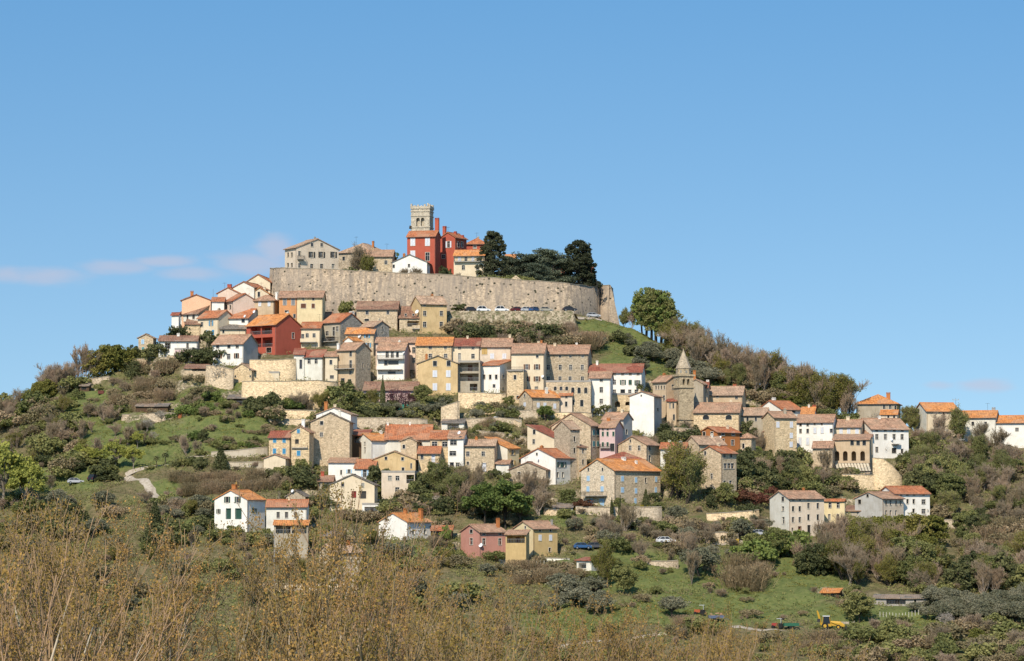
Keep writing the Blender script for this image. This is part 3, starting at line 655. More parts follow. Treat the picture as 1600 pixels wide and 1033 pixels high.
h('tan_house', 'tall narrow tan house with white balcony storey and stone flank', 526, 556, 579, 606, 545.5, 535.5, 'A', 36, 'tan', 'old', wb='stoned',
  w=[('fn', 553, 4, 8, [548]), ('fn', 569, 4, 12, [548]), ('dk', 582, 4, 6, [547.5]), ('dk', 596, 6, 10, [535.5]), ('dk', 595, 4, 5, [547]), ('dk', 571, 2.4, 9, [567]), ('dk', 572, 2.2, 7, [575])], bal=[(526.5, 554, 577, 1.4, 'iron')], ch=[(519.5, 537, 3.6, 'white')])
h('white_house', 'pale house with dark red hipped roof and stone lower storey', 474, 504, 515, 597, 556.5, 542, 'A', 18, 'offwhite', 'red', w=[('fb', 564.5, 4.4, 7, [483, 494])])
h('white_house', 'low white annexe left of the dark red roofed house', 459, 475, 475, 594, 553, 545, 'A', 4, 'offwhite', 'red', w=[('dk', 569, 4, 14, [470])])
h('cream_house', 'narrow cream house squeezed between the dark red roof and the balcony house', 508, 527, 527, 600, 556, 550, 'A', 4, 'cream', 'old', w=[('fk', 566, 4, 7, [517]), ('dk', 589, 6, 5, [518.5])])
h('white_house', 'white house with three tiers of balconies in the upper village', 589, 632, 640, 594, 546, 535, 'A', 12, 'white', 'old', wb='rose',
  w=[('fr', 554, 4.6, 9, [605]), ('fw', 554, 4, 9, [613]), ('dr', 554, 4, 8, [621]), ('fk', 567, 5, 8, [603]), ('db', 566.5, 16, 6, [614.5]), ('dr', 582.5, 12, 4, [612])], bal=[(590, 631, 561.5, 1.3, 'iron'), (590, 629, 578, 1.3, 'solid')], dish=[(631, 550.5, 2.4)])
h('pink_house', 'pinkish house with long roof behind the balcony house', 587, 650, 650, 578, 534.5, 527.5, 'A', 4, 'pinkish', 'old', w=[('fn', 547, 4.6, 9, [646.5]), ('fn', 563, 4.6, 8, [646.5])])
h('ochre_house', 'ochre stone house with bright orange roof left in the long upper terrace', 650, 706, 706, 592, 539, 527.5, 'A', 3, 'stoney', 'orange', w=[('fk', 543, 5, 4.4, [672.3]), ('fw', 543, 4, 4, [696]), ('fe', 556, 5, 6, [672.3, 696.3])])
h('ochre_house', 'broad ochre gabled house with pale shutters in the middle of the village', 653, 715, 718, 618, 567, 555.5, 'B', 5, 'ochre', 'grey',
  w=[('fw', 568, 6, 8, [679.6, 701]), ('cw', 584, 6.5, 10, [679.6, 700.5]), ('cw', 604.5, 6.5, 10.5, [679.6, 700.5])])
h('cream_house', 'cream terraced house with red brown roof right of the ochre terrace house', 706, 749, 750, 592, 540, 529, 'A', 3, 'cream', 'red', w=[('fn', 543.5, 4.4, 4, [718, 739]), ('fe', 557, 4, 10, [718]), ('fn', 556.5, 5, 7, [739])], ch=[(730.5, 526, 3, 'cream')])
h('house', 'dark balcony house with brown beams next to the ochre gable', 716, 750, 752, 616, 566, 565, 'F', 6, 'weathered', 'x', w=[('L', 573.5, 30, 13, [733]), ('L', 589.5, 30, 12, [733]), ('L', 605, 12, 11, [740])])
h('beige_house', 'beige terraced house with timber glazed bay and old roof', 750, 798, 800, 594, 541, 529, 'A', 4, 'beige', 'old', w=[('cy', 548, 9, 12, [757]), ('cw', 556.5, 6, 8, [769, 788])], ch=[(796.6, 523, 3.6, 'cream')])
h('white_house', 'white house with thin orange roof and small windows above the rubble terrace', 750, 781, 802, 614, 569.5, 562, 'SA', 22, 'white', 'new', w=[('fe', 589, 3.6, 7, [756.5, 766, 775.4]), ('dk', 603, 4, 5, [772]), ('dk', 589, 3, 6, [786]), ('dk', 608, 3, 5, [786])])
h('cream_house', 'cream house with brown shutters under old tiles beside the grey palace', 799, 850, 851, 614, 551, 537, 'A', 4, 'cream', 'old', ch=[(841.5, 535, 3.4, 'cream'), (846, 532, 3, 'terracotta')],
  w=[('fn', 557, 4, 4, [839.5]), ('on', 573.3, 4.2, 8, [823, 839]), ('on', 592, 4.6, 7.5, [823, 839]), ('dn', 607, 5, 6, [822, 838])], dish=[(848, 588, 2.4)])
h('white_house', 'small white roof terrace room in front of the cream house', 803, 818, 818, 584, 555, 553, 'F', 3, 'white', 'x', w=[('L', 562, 9, 9, [811])])
h('stone_house', 'tall golden stone block with railed roof terrace below the cream house', 792, 818, 820, 630, 580, 578, 'F', 6, 'stoney', 'x', w=[('fk', 589.5, 4, 7, [804.7]), ('fk', 621, 4, 5, [809])], bal=[(793, 817, 579.5, .4, 'iron')])
h('palace', 'large grey weathered stone palace with three rows of windows and pale chimney strips', 851, 919, 921, 602, 552, 539.5, 'A', 4, 'stoned', 'old', ch=[(867, 541, 4, 'cream'), (901, 543, 3, 'white')],
  w=[('fn', 557, 4, 3.4, [857, 875, 891.3, 910.4]), ('fe', 574, 4.6, 8, [856.8, 875.3, 891.6, 909.8]), ('fk', 591.5, 4.6, 6.5, [856.8, 875, 890.7, 910])])
h('stone_house', 'flat topped stone extension with a row of arched windows below the palace', 853, 923, 925, 652, 597, 596, 'F', 4, 'stone', 'x', w=[('ae', 607, 4.5, 6, [867.5, 876.6, 885.5]), ('ae', 610, 5, 9, [895, 904.8, 915.3]), ('dk', 630, 5, 10, [909]), ('dk', 629, 3, 8, [896])])
h('stone_house', 'low stone house with orange roof and white shutters at the village centre', 811, 831, 874, 658, 619.5, 609.5, 'B', 62, 'stone', 'orange', w=[('fw', 618, 2.5, 4, [820]), ('cw', 632, 3.5, 6, [820]), ('cw', 633, 4.2, 7, [841, 851.3]), ('cw', 634.5, 4.2, 7.5, [866.7])])
h('cream_house', 'small cream house with terracotta roof joined to the white shuttered stone house', 874, 894, 895, 650, 617, 610, 'A', 4, 'beige', 'new', w=[('fn', 631.5, 3.6, 8, [884.7]), ('fk', 620, 3.6, 4, [885])])
h('white_house', 'tall plain white house with three stacked dark windows right of the palace', 921, 954, 956, 650, 590, 581, 'A', 4, 'white', 'old', w=[('fn', 593.6, 4.4, 5, [939.5]), ('fn', 609, 4.8, 8, [939.5]), ('fn', 627, 4.8, 7, [939.5])])
h('white_house', 'long white house with green shutters and red roof below the grassy hump', 920, 1003, 1005, 622, 581, 569, 'A', 4, 'white', 'red', ch=[(933, 564, 3.4, 'white')],
  w=[('fg', 584, 4, 4, [960, 973, 984.7, 997]), ('fn', 597, 4.4, 7, [960]), ('og', 597.5, 4, 7.5, [973.4]), ('cg', 597.5, 4.8, 7.5, [984.7]), ('og', 598, 4, 7.5, [996]), ('fk', 612.5, 4.4, 7, [960, 984, 994]), ('dk', 612, 7, 7, [973])])
h('arched_terrace', 'old stone terrace with two dark arches between the white houses', 955, 992, 993, 642, 617, 616, 'F', 3, 'stoney', 'x', w=[('V', 631.5, 8, 9, [965]), ('V', 630.5, 8, 6, [981])])
h('white_house', 'big plain white gabled house with shaded right side above the small tiled house', 984, 1022, 1034, 682, 618, 611.5, 'B', 14, 'white', 'old', wb='grey', w=[('dk', 618, 2, 2.4, [1002]), ('dk', 640, 2.6, 5, [1028])])  # shade of the right side is put into its grey plaster
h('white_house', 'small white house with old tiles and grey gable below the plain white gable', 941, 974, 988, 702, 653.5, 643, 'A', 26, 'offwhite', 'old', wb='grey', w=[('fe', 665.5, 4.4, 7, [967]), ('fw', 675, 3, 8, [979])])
# centre right around the church
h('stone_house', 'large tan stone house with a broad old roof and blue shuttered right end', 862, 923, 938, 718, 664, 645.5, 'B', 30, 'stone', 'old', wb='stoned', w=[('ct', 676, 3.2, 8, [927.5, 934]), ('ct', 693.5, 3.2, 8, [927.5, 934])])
h('pink_house', 'pink house with green shutters and orange ground floor joined to stone house', 937, 961, 965, 720, 667, 657, 'A', 12, 'rose', 'old', w=[('dk', 670.5, 3, 3.4, [942, 949.4]), ('cg', 678, 3.2, 7, [942, 949.4, 959]), ('cg', 694.5, 3.2, 7, [942, 949.4]), ('dy', 699, 6, 12, [958.5])], ch=[(951, 657, 5, 'terracotta')], bal=[(938, 954, 700, .8, 'iron')])
h('stone_house', 'tall slim stone house with fan shaped old roof in front of the large stone house', 866, 891, 906, 748, 669, 657, 'B', 55, 'stoned', 'pale', w=[('fk', 672, 6, 5, [897.6]), ('fk', 686, 3, 8, [897.6]), ('fk', 704, 3.2, 8, [897.6])])
h('stone_house', 'lower stone addition right of the slim stone house', 892, 905, 917, 752, 698, 694, 'SB', 60, 'stone', 'brown', w=[('fk', 705, 3, 6, [911]), ('dk', 722, 3, 8, [911])], Y=710)
h('cream_house', 'cream house with red brown single pitch roof left of the slim stone house', 824, 868, 891, 718, 684.5, 664, 'SB', 34, 'cream', 'red', w=[('fk', 675, 4, 7, [834.8]), ('fk', 690, 4, 7, [834]), ('dk', 690, 4, 6, [875, 886]), ('dk', 706, 4, 6, [887])])
h('white_house', 'white gabled house with green awnings on its shaded flank', 814, 868, 899, 757, 714.5, 700.5, 'B', 38, 'white', 'new', wb='offwhite', w=[('dk', 709.5, 2.4, 4, [839]), ('og', 726, 3, 8, [873.5, 881, 895]), ('fk', 742, 3, 8, [871.5, 879.5, 894])], dish=[(842, 718, 2.2)])  # offwhite flank wall carries painted shade beside the white gable
h('stone_house', 'low brown stone gable in front of the green awning house', 796, 853, 867, 758, 733, 721.5, 'B', 18, 'stoned', 'brown', w=[('ft', 741, 4, 7, [811, 835])])
h('stone_house', 'big stone house with bright orange roof, light blue shutters and a balcony', 908, 960, 1032, 795, 734, 717, 'B', 47, 'stonep', 'orange', wb='stone', ch=[(974.5, 720.5, 6, 'white'), (994, 720, 3.4, 'white')],  # paler left gable, darker right wall: lit and dim sides painted in stone
  w=[('fn', 733.5, 2.4, 5, [919.5, 941.7]), ('cs', 747.5, 4.6, 8, [919.3, 941.3]), ('cs', 764, 4.6, 8, [919, 941]), ('cs', 784.6, 7, 11, [923, 940.7]),
     ('cs', 748, 4.2, 8, [972.4]), ('cs', 750, 3.6, 8, [993.6]), ('fn', 750.5, 3, 8, [1009]), ('cs', 749, 3.4, 8, [1025]), ('cs', 765.5, 4.6, 8, [972.4]), ('cs', 767, 3.6, 8, [993.6]), ('cs', 765.5, 3.4, 8, [1024.6]), ('cs', 783.5, 3.4, 10, [992.6, 1024.6]), ('dk', 782, 1.6, 4, [966, 977])],
  bal=[(915, 949, 775, 1.6, 'iron')])
h('stone_house', 'house with dark red hipped roof tucked behind the bright orange roof', 937, 1006, 1007, 737, 718, 707, 'H', 3, 'stone', 'red')
h('stone_house', 'stone house with green windows and pale roof behind the dark red hipped roof', 966, 1010, 1031, 727, 694, 681.5, 'B', 28, 'stone', 'old', w=[('fg', 700, 4, 7.5, [984.7, 998.8]), ('fn', 689, 2.2, 5, [985]), ('fk', 699.5, 3.6, 8, [1015]), ('fn', 716.5, 3.6, 10, [1015])])
h('church', 'stone church nave with half round windows beside the spired tower', 1084, 1155, 1157, 692, 643.5, 629.5, 'A', 4, 'stoney', 'old', w=[('ak', 652, 9.5, 7, [1103, 1138.5])])
h('tan_house', 'tan house with long old roof immediately left of the spired church tower', 1020, 1042, 1064, 658, 595, 581, 'A', 48, 'tan', 'old', w=[('fk', 605.5, 2.4, 6, [1025, 1029, 1033.5, 1038]), ('fn', 604.5, 5, 7, [1052]), ('fk', 622, 3.4, 8, [1037.5]), ('dk', 622, 3, 7, [1030])])
h('house', 'small porch building with red roof at the foot of the church tower', 1042, 1057, 1058, 668, 626, 620, 'SA', 6, 'tan', 'red', w=[('dk', 634, 2.4, 8, [1047, 1052]), ('dk', 652, 3, 9, [1053])])
h('stone_house', 'stone house with paired arched window and red roof right of the church tower', 1084, 1106, 1108, 645, 605, 597.5, 'A', 4, 'stoned', 'red', w=[('ak', 612, 3.8, 10, [1089.3, 1094.3])], ch=[(1106, 597, 4, 'white')])
h('stone_house', 'pale gabled house peeping out above the paired arched window house', 1076, 1099, 1099, 640, 599, 589, 'B', 10, 'weathered', 'pale', ch=[(1085.3, 579, 4, 'terracotta')], Y=772)
h('cream_house', 'cream and grey house with half red half old roof above the church nave', 1106, 1160, 1162, 650, 616.5, 604, 'A', 4, 'tan', 'pale', w=[('fe', 619.5, 4, 4, [1120.6]), ('fk', 621, 4, 5, [1150.7]), ('fk', 634.3, 4.4, 6, [1150.7])], ch=[(1148, 606, 5, 'red')])
h('orange_house', 'bright terracotta orange house below the church nave', 1093, 1121, 1156, 712, 674.5, 667, 'B', 50, 'terracotta', 'new', w=[('fe', 677.8, 4, 6, [1100.3, 1112.4]), ('fe', 678, 4.6, 5.4, [1129.7, 1145.6]), ('fe', 691.6, 4.6, 8, [1144.7]), ('fe', 688, 3, 4, [1130])], ch=[(1136.5, 664.5, 3.6, 'cream')], dish=[(1124, 683, 2)])
h('stone_house', 'low stone house with wide two tone roof left of the tower like stone house', 1070, 1092, 1134, 725, 693, 680, 'B', 56, 'stone', 'pale', w=[('dk', 695, 3, 3, [1100, 1118])])
h('stone_house', 'tower like stone house with red roof and triple window below the orange house', 1092, 1127, 1151, 782, 707, 697, 'B', 40, 'stone', 'new', w=[('fw', 708, 3, 6, [1102]), ('fw', 724, 3, 7, [1100.5]), ('fw', 744, 3.4, 8, [1112]), ('dw', 760, 3, 4, [1112]), ('fe', 712, 4, 7, [1132, 1142]), ('fn', 728, 5.5, 8, [1133.3, 1138.7, 1144.3]), ('fe', 755, 4.2, 8, [1132.3, 1141.5])])
h('stone_house', 'small square stone house with old roof right of the orange house', 1156, 1174, 1181, 716, 682.5, 674, 'H', 18, 'stone', 'old', w=[('fk', 697, 3.4, 8, [1161.5])])
h('stone_house', 'dim red tiled roof half hidden by the leafy tree beside the bright orange roof', 1046, 1092, 1092, 770, 742, 735, 'A', 5, 'stoned', 'new', w=[('dk', 752, 4, 6, [1056, 1074])])
h('cream_house', 'pale house with small red roof seen through the leafy tree', 1032, 1072, 1074, 735, 700, 692, 'A', 4, 'offwhite', 'new', dish=[(1063.5, 691.5, 3)])
# right hand row
h('white_house', 'white gabled house with short red roof at the top of the right hand row', 1184, 1221, 1253, 657, 638.5, 626, 'B', 45, 'white', 'new', w=[('dn', 643, 5, 3, [1240])], ch=[(1209, 621.5, 5, 'white')])
h('white_house', 'little house with bright orange roof at the upper end of the right hand row', 1252, 1272, 1273, 658, 645.5, 636.5, 'A', 4, 'offwhite', 'orange', ch=[(1264, 634, 3, 'offwhite'), (1275, 641, 5, 'red')], Y=779)
h('stone_house', 'pinkish stone house with flat old roof at the left of the right hand row', 1156, 1198, 1200, 692, 648, 637.5, 'A', 4, 'weathered', 'pale', w=[('dk', 655, 3.4, 6, [1181, 1168])])
h('stone_house', 'tan stone row house with light blue shutters beside the white row houses', 1192, 1210, 1245, 717, 651.5, 643, 'B', 64, 'stoney', 'old', wb='stoney', w=[('cw', 663.5, 4.6, 9, [1215.3, 1236.5]), ('cw', 680.6, 4.4, 8, [1236.3]), ('cw', 694.5, 4.4, 8, [1236]), ('fk', 708, 5, 6, [1235])])
h('stone_house', 'small stone gable with arched top in front of the light blue shuttered row house', 1193, 1232, 1234, 714, 674, 668, 'B', 8, 'stone', 'brown', w=[('fe', 677.4, 3.6, 6, [1212.8]), ('fk', 691.5, 3.4, 6.5, [1221.3]), ('fk', 691, 2, 4, [1206])])
h('white_house', 'tall white row house with grey shutters and old roof', 1245, 1302, 1303, 714, 659, 648, 'A', 5, 'white', 'old',
  w=[('fn', 663.8, 3.4, 4, [1250.8, 1262]), ('fk', 673.5, 3.6, 6.5, [1250.8, 1262]), ('cw', 672.5, 4.4, 9, [1273.3, 1284.7]), ('cw', 689.5, 4.4, 11, [1250, 1262]), ('dk', 662, 3, 4, [1273, 1284]), ('fw', 673, 4, 6, [1299])])
h('cream_house', 'cream row house with three pale shutters and chimney behind the arcade', 1302, 1345, 1347, 718, 666.5, 656, 'A', 5, 'cream', 'old', w=[('cw', 673.5, 5, 8, [1314, 1326, 1339])], ch=[(1325, 651, 5, 'cream')])
h('cream_house', 'small cream annexe with red tiles between the arcade and the big white house', 1345, 1363, 1366, 718, 681.5, 673.5, 'A', 6, 'cream', 'brown', w=[('dn', 685, 3, 5, [1361])])
h('arcade_house', 'stone arcade house with four arches and an open pillared gallery above', 1302, 1359, 1361, 742, 686, 678.5, 'SA', 4, 'tan', 'old',
  w=[('V', 712.5, 7.2, 15, [1307.8, 1320.7, 1334, 1347.8]), ('L', 691, 9, 9, [1319]), ('dk', 691.5, 5.5, 8.5, [1331.4, 1340.8, 1350.3])])
h('stone_house', 'stone wing with sloping old roof left of the four arches', 1270, 1301, 1302, 742, 699, 690, 'A', 4, 'stone', 'old', w=[('fw', 711.5, 4.6, 7, [1285.5])])
h('white_house', 'big white house with red shutters and small balcony at the right end of the row', 1334, 1362, 1420, 716, 669.5, 654, 'B', 66, 'white', 'old', wb='white', ch=[(1373.5, 660, 5, 'white')],
  w=[('fn', 672.3, 4, 3.6, [1370, 1383.4, 1397, 1409.5]), ('fr', 682.5, 4.4, 8, [1370, 1383.4, 1397, 1409.5]), ('fr', 702.5, 4, 8, [1370]), ('fr', 705, 3.6, 7, [1409.5]), ('dk', 704, 7, 8, [1397])], bal=[(1393, 1404, 694, 1.2, 'solid')], dish=[(1392.5, 686.5, 2.2)])
h('house', 'grey brown house with bright orange hipped roof on the skyline', 1338, 1402, 1403, 668, 629.5, 617, 'H', 4, 'weathered', 'orange', w=[('fe', 636, 4, 7, [1381.5, 1391]), ('fk', 637, 3, 7, [1399])], ch=[(1388, 613.5, 6, 'terracotta')])
h('house', 'lower front room with orange roof under the orange hipped roof', 1376, 1402, 1402, 668, 646.5, 641, 'A', 4, 'beige', 'orange', w=[('fk', 652, 3, 6, [1388, 1397])], Y=788)
h('cream_house', 'long cream house with orange roof and arched attic window on the right skyline', 1429, 1448, 1499, 682, 641.5, 629.5, 'B', 70, 'offwhite', 'orange', wb='cream', w=[('dk', 641, 2.6, 5, [1435.5]), ('ak', 646, 4, 4, [1474.5]), ('fk', 656, 3.6, 6.5, [1474.6]), ('fk', 669.5, 3.6, 6, [1475])])
h('beige_house', 'beige house with low orange roof and dark chimney on the right skyline', 1499, 1556, 1558, 692, 651.5, 642, 'A', 5, 'offwhite', 'orange', ch=[(1552.5, 637, 5, 'concrete')], w=[('dk', 662, 4, 6, [1520, 1540])])
h('cream_house', 'cream house with orange roof cut off by the right edge of the view', 1556, 1618, 1620, 700, 659.5, 649.5, 'A', 5, 'white', 'orange', w=[('fe', 671, 5, 5, [1589])])
h('white_house', 'pale three storey row house with dark brown shutters standing alone lower right', 1203, 1233, 1288, 838, 778, 767, 'B', 62, 'offwhite', 'old', wb='beige',
  w=[('fn', 779.7, 4, 7, [1223.4]), ('fn', 795, 4, 7, [1223.4]), ('fn', 813, 4, 10, [1224]), ('fk', 780.5, 3.6, 4, [1239, 1249.8, 1263, 1277.5]), ('fn', 795, 3.8, 8, [1239.2, 1249.6]), ('fr', 790.3, 3.8, 8.5, [1263.3, 1277.8]),
     ('fn', 812, 3.8, 8, [1239, 1249.6]), ('fr', 808.3, 3.8, 9, [1263.3, 1278]), ('dn', 827, 2.6, 5, [1238]), ('Dn', 829.5, 4, 13, [1249.5]), ('dg', 827, 5, 13, [1264, 1278.5])])
h('yellow_house', 'yellow house with orange roof joined to the pale three storey row house', 1288, 1320, 1321, 834, 781, 772.5, 'A', 22, 'yellow', 'new', w=[('ft', 789.5, 4.4, 8, [1297, 1309.8]), ('fe', 808, 3.6, 9, [1295.8, 1309.3])])
h('grey_house', 'grey rendered gable house with beige front joined to the white house lower right', 1336, 1379, 1412, 818, 778, 768.5, 'B', 38, 'grey', 'old', wb='beige', w=[('dk', 774.5, 3.6, 5, [1355.7]), ('dk', 784, 5, 7, [1343]), ('fk', 785.6, 3, 7, [1384.5, 1391.3, 1400, 1407]), ('fk', 801.5, 3, 8, [1384.5, 1391.3, 1400])])
h('white_house', 'white house with red shuttered windows and terracotta roof lower right', 1372, 1398, 1453, 808, 770.5, 760, 'B', 62, 'white', 'new', w=[('fk', 772.8, 3.4, 3, [1402, 1408, 1417.7, 1428, 1443]), ('fn', 783.5, 3.4, 7, [1418, 1427.7]), ('fr', 784, 6, 7, [1443]), ('fn', 798, 3.6, 6, [1427.5]), ('fr', 799, 6, 7, [1443])])
h('shed', 'tile roofed shed with green awning beside the grey gable house', 1321, 1357, 1358, 808, 797.5, 790.5, 'SA', 4, 'weathered', 'brown', w=[('L', 802, 12, 7, [1345])])
# lower middle and left
h('stone_house', 'golden stone house with four blue shuttered windows and red roof', 420, 453, 461, 728, 682, 667, 'A', 16, 'stoney', 'red', w=[('cb', 687.7, 5, 8.4, [429.2, 444]), ('cb', 705, 5, 8.4, [429, 444])])
h('garage', 'cream gabled garage in front of the blue shuttered stone house', 412, 446, 453, 745, 715.5, 709.5, 'B', 12, 'cream', 'old')
h('stone_house', 'stone house with one blue shuttered window and a dark doorway', 455, 483, 490, 740, 674, 663, 'B', 14, 'stoney', 'old', w=[('cb', 673.8, 4.4, 6, [466.4]), ('Dk', 692.5, 4.4, 11, [464]), ('cb', 708.3, 5.6, 8, [466.7])], ch=[(474, 655.5, 5, 'white')], bal=[(456, 481, 700, .5, 'solid')])
h('stone_house', 'tall stone gabled house with brick red gable top', 485, 546, 550, 728, 658.5, 644.5, 'B', 6, 'stone', 'grey', w=[('fe', 661, 5, 6, [502.6]), ('fr', 679, 4.6, 6.5, [502.3])])
h('white_house', 'white gable with orange chimney rising behind the tall stone gable', 494, 548, 558, 680, 646.5, 636.5, 'B', 12, 'white', 'pale', ch=[(509.5, 628, 5, 'terracotta'), (523.5, 632, 4, 'cream')], Y=727)
h('stone_house', 'small stone annexe with red lean-to roof at the tall stone gable', 512, 545, 547, 724, 689.5, 683.5, 'SA', 3, 'stoned', 'red', w=[('fe', 693.2, 4.6, 6, [532.8]), ('fe', 708.5, 4.6, 7, [532.3])])
h('shed', 'open timber terrace with sloping red roof right of the tall stone gable', 547, 575, 577, 716, 679, 671, 'SA', 6, 'darkwood', 'red', w=[('L', 687, 16, 9, [562])])
h('white_house', 'white gabled house with shaded windowed flank under orange roof in lower village', 556, 580, 626, 724, 687, 677, 'B', 58, 'offwhite', 'orange', wb='white', w=[('fk', 693, 2.6, 5, [562.6, 570]), ('fn', 703, 2.6, 8, [562.8, 570.2])])  # offwhite left flank has its shade painted in, the gable stays white
h('cream_house', 'long house with new red roof and sunken roof terrace', 601, 673, 674, 722, 685.5, 664, 'A', 3, 'offwhite', 'new', ch=[(601, 662.5, 3, 'white'), (640.5, 665, 2.6, 'white')], w=[('fw', 692, 4, 6, [656])])
h('stone_house', 'narrow stone gable between the white gable and the red roofed house', 626, 651, 653, 738, 688.5, 683, 'B', 6, 'stone', 'pale', w=[('fk', 698, 4, 6, [631])])
h('stone_house', 'stone terraced house with new red roof left of the white fronted house', 672, 700, 701, 738, 684.5, 673, 'A', 4, 'stoney', 'new', w=[('fw', 694, 8, 8, [679, 695])])
h('white_house', 'white fronted narrow house with double dark green windows', 700, 724, 726, 742, 684, 673.5, 'A', 6, 'white', 'old', w=[('fg', 691.6, 10, 7, [708.5]), ('fg', 708.3, 10, 7, [707.5]), ('dk', 726, 6, 7, [706]), ('fw', 726, 5, 6, [715])], dish=[(717.5, 676, 2.8)])
h('stone_house', 'broad golden stone house with two white framed windows and low roof', 725, 773, 776, 742, 695.5, 687, 'A', 6, 'stone', 'pale', w=[('fk', 709, 5, 7, [731, 755]), ('fk', 724, 3.4, 5, [731]), ('Dw', 730, 6, 12, [756])])
h('yellow_house', 'pale yellow house with orange single pitch roof and tan shutters', 759, 793, 811, 733, 699, 683, 'SB', 38, 'offwhite', 'orange', wb='yellow', w=[('oy', 707, 3.4, 7, [800.8]), ('oy', 722.8, 3.4, 7, [800.8])])
h('cream_house', 'low cream wall house with small old roof under the pale yellow house', 775, 795, 797, 746, 724, 716.5, 'SA', 4, 'offwhite', 'old')
h('stone_house', 'small stone house with new red roof and iron balcony in lower village', 653, 687, 688, 748, 707.5, 698, 'A', 4, 'stoney', 'new', w=[('fk', 714, 4.4, 7.5, [659.4]), ('Dw', 715.5, 4.6, 12, [677])], bal=[(670.5, 687, 724, 1.1, 'iron')])
h('ruin', 'ruined ochre gable with patchy plaster and crumbling tiles', 583, 649, 652, 752, 717, 704.5, 'B', 5, 'ochre', 'pale', w=[('dk', 716, 4, 5, [603]), ('fe', 717, 4, 5, [629]), ('fk', 733, 4, 5, [629.6]), ('dk', 728, 2.6, 8, [642.5])])
h('beige_house', 'beige flat topped house front below the ruined gable with dark garage opening', 596, 648, 650, 780, 738.5, 737, 'F', 4, 'beige', 'x', w=[('fk', 747, 5.6, 7, [609.2, 621]), ('fe', 766, 6, 9, [620.6]), ('L', 748.5, 12, 13, [641])])
h('white_house', 'white house with light blue shutters and new orange roof', 554, 585, 587, 760, 731, 718, 'A', 6, 'white', 'new', w=[('os', 740, 5, 11, [570])])
h('white_house', 'plain white wing with a blue shuttered window left of the new orange roof', 513, 555, 556, 752, 722, 717, 'SA', 4, 'white', 'old', w=[('os', 736.5, 4, 6, [545.5]), ('dk', 738, 2.4, 7, [533])])
h('cream_house', 'cream gabled house with two dark doors low in the village', 515, 585, 590, 800, 756.5, 741, 'B', 7, 'cream', 'grey', w=[('fn', 757, 4.6, 6.5, [535.3]), ('fn', 758, 4.6, 6.5, [566.6]), ('Dr', 772.5, 6, 9, [553]), ('Dk', 773, 9, 10, [567])])
h('house', 'small building with brown roof left of the cream gabled house', 498, 520, 521, 768, 751, 743.5, 'A', 4, 'weathered', 'brown', ch=[(504, 737, 5, 'red')])
h('garden_pavilion', 'white columned garden porch below the cream gabled house', 566, 592, 593, 806, 789, 787, 'F', 4, 'white', 'x', w=[('L', 796.5, 21, 9, [580])])
h('white_house', 'white gabled house with dark green shutters and brick chimney at lower left', 335, 386, 414, 814, 779.5, 765.5, 'B', 34, 'white', 'orange', ch=[(366.5, 757, 7, 'terracotta')], w=[('og', 780.7, 4, 9, [355.2, 371.6]), ('og', 799, 2.6, 7, [341.6]), ('Dg', 802.5, 7, 15, [357]), ('Dg', 802.5, 9, 15, [372.5]), ('og', 798, 3, 7, [397])], Y=664)
h('white_house', 'long white bungalow with orange roof beside the green shuttered house', 416, 479, 480, 822, 791, 781, 'A', 4, 'offwhite', 'new', ch=[(452, 777, 3.4, 'cream')], w=[('fg', 804.6, 4.6, 9, [434.6, 447.7, 462])], Y=659)
h('porch', 'open porch with orange tiled roof in front of the white bungalow', 428, 481, 482, 836, 819, 813, 'SA', 4, 'weathered', 'orange', w=[('L', 827.5, 48, 12, [455])], Y=646, d=3)
h('stone_house', 'tiny grey stone gable with satellite dish behind the white bungalow', 447, 477, 479, 794, 774.5, 766, 'B', 8, 'stoned', 'grey', dish=[(457, 767, 2.6)])
h('stone_house', 'old stone barn half hidden behind the golden foreground branches', 498, 521, 565, 914, 862, 850.5, 'B', 62, 'stone', 'pale', w=[('dk', 876, 4, 8, [531])])
h('stone_hut', 'small conical roofed stone hut behind the old barn', 506, 527, 528, 850, 836, 822, 'P', 8, 'stone', 'grey')
h('white_house', 'white house with orange roof and two brick chimneys at bottom centre', 592, 636, 673, 844, 814.5, 801.5, 'B', 42, 'white', 'orange', ch=[(657.5, 795, 6, 'terracotta'), (633.5, 795, 5, 'terracotta')], w=[('fk', 811, 4, 6, [603.5]), ('dk', 830, 3.6, 7, [601]), ('fk', 831, 4, 7, [646, 664])])
h('porch', 'open carport with orange roof right of the two chimney house', 674, 706, 707, 846, 827.5, 821, 'SA', 4, 'darkwood', 'new', w=[('L', 833, 27, 9, [690])], d=4)
h('pink_house', 'faded pink farmhouse with old roof and white dish at bottom centre', 720, 749, 790, 872, 830.5, 819.5, 'B', 60, 'pink', 'old', ch=[(778, 810, 5, 'terracotta')], dish=[(749.8, 851.7, 3.4)],
  w=[('fk', 830.2, 4.6, 5.6, [736.5]), ('fk', 846, 4.6, 10, [736.5]), ('fk', 834.5, 4.6, 3.2, [756, 781]), ('fk', 846.3, 4.6, 10, [756, 781]), ('dk', 867, 4, 7, [780])])
h('yellow_house', 'mustard yellow farmhouse with pale shutters beside the pink farmhouse', 803, 833, 871, 870, 825, 814.5, 'B', 56, 'yellow', 'old', wb='mustard', ch=[(862.5, 812, 3, 'concrete')], w=[('fk', 824, 2.4, 4, [821]), ('fn', 829, 3, 3.4, [843.6, 860]), ('cw', 840.3, 4.2, 8.6, [843.8, 860.2]), ('fk', 859, 3.4, 6, [859])])
h('porch', 'red tiled porch joined to the mustard yellow farmhouse', 790, 822, 827, 855, 834.5, 828, 'SA', 10, 'mustard', 'old', w=[('L', 843, 28, 11, [806])], Y=640, d=4)
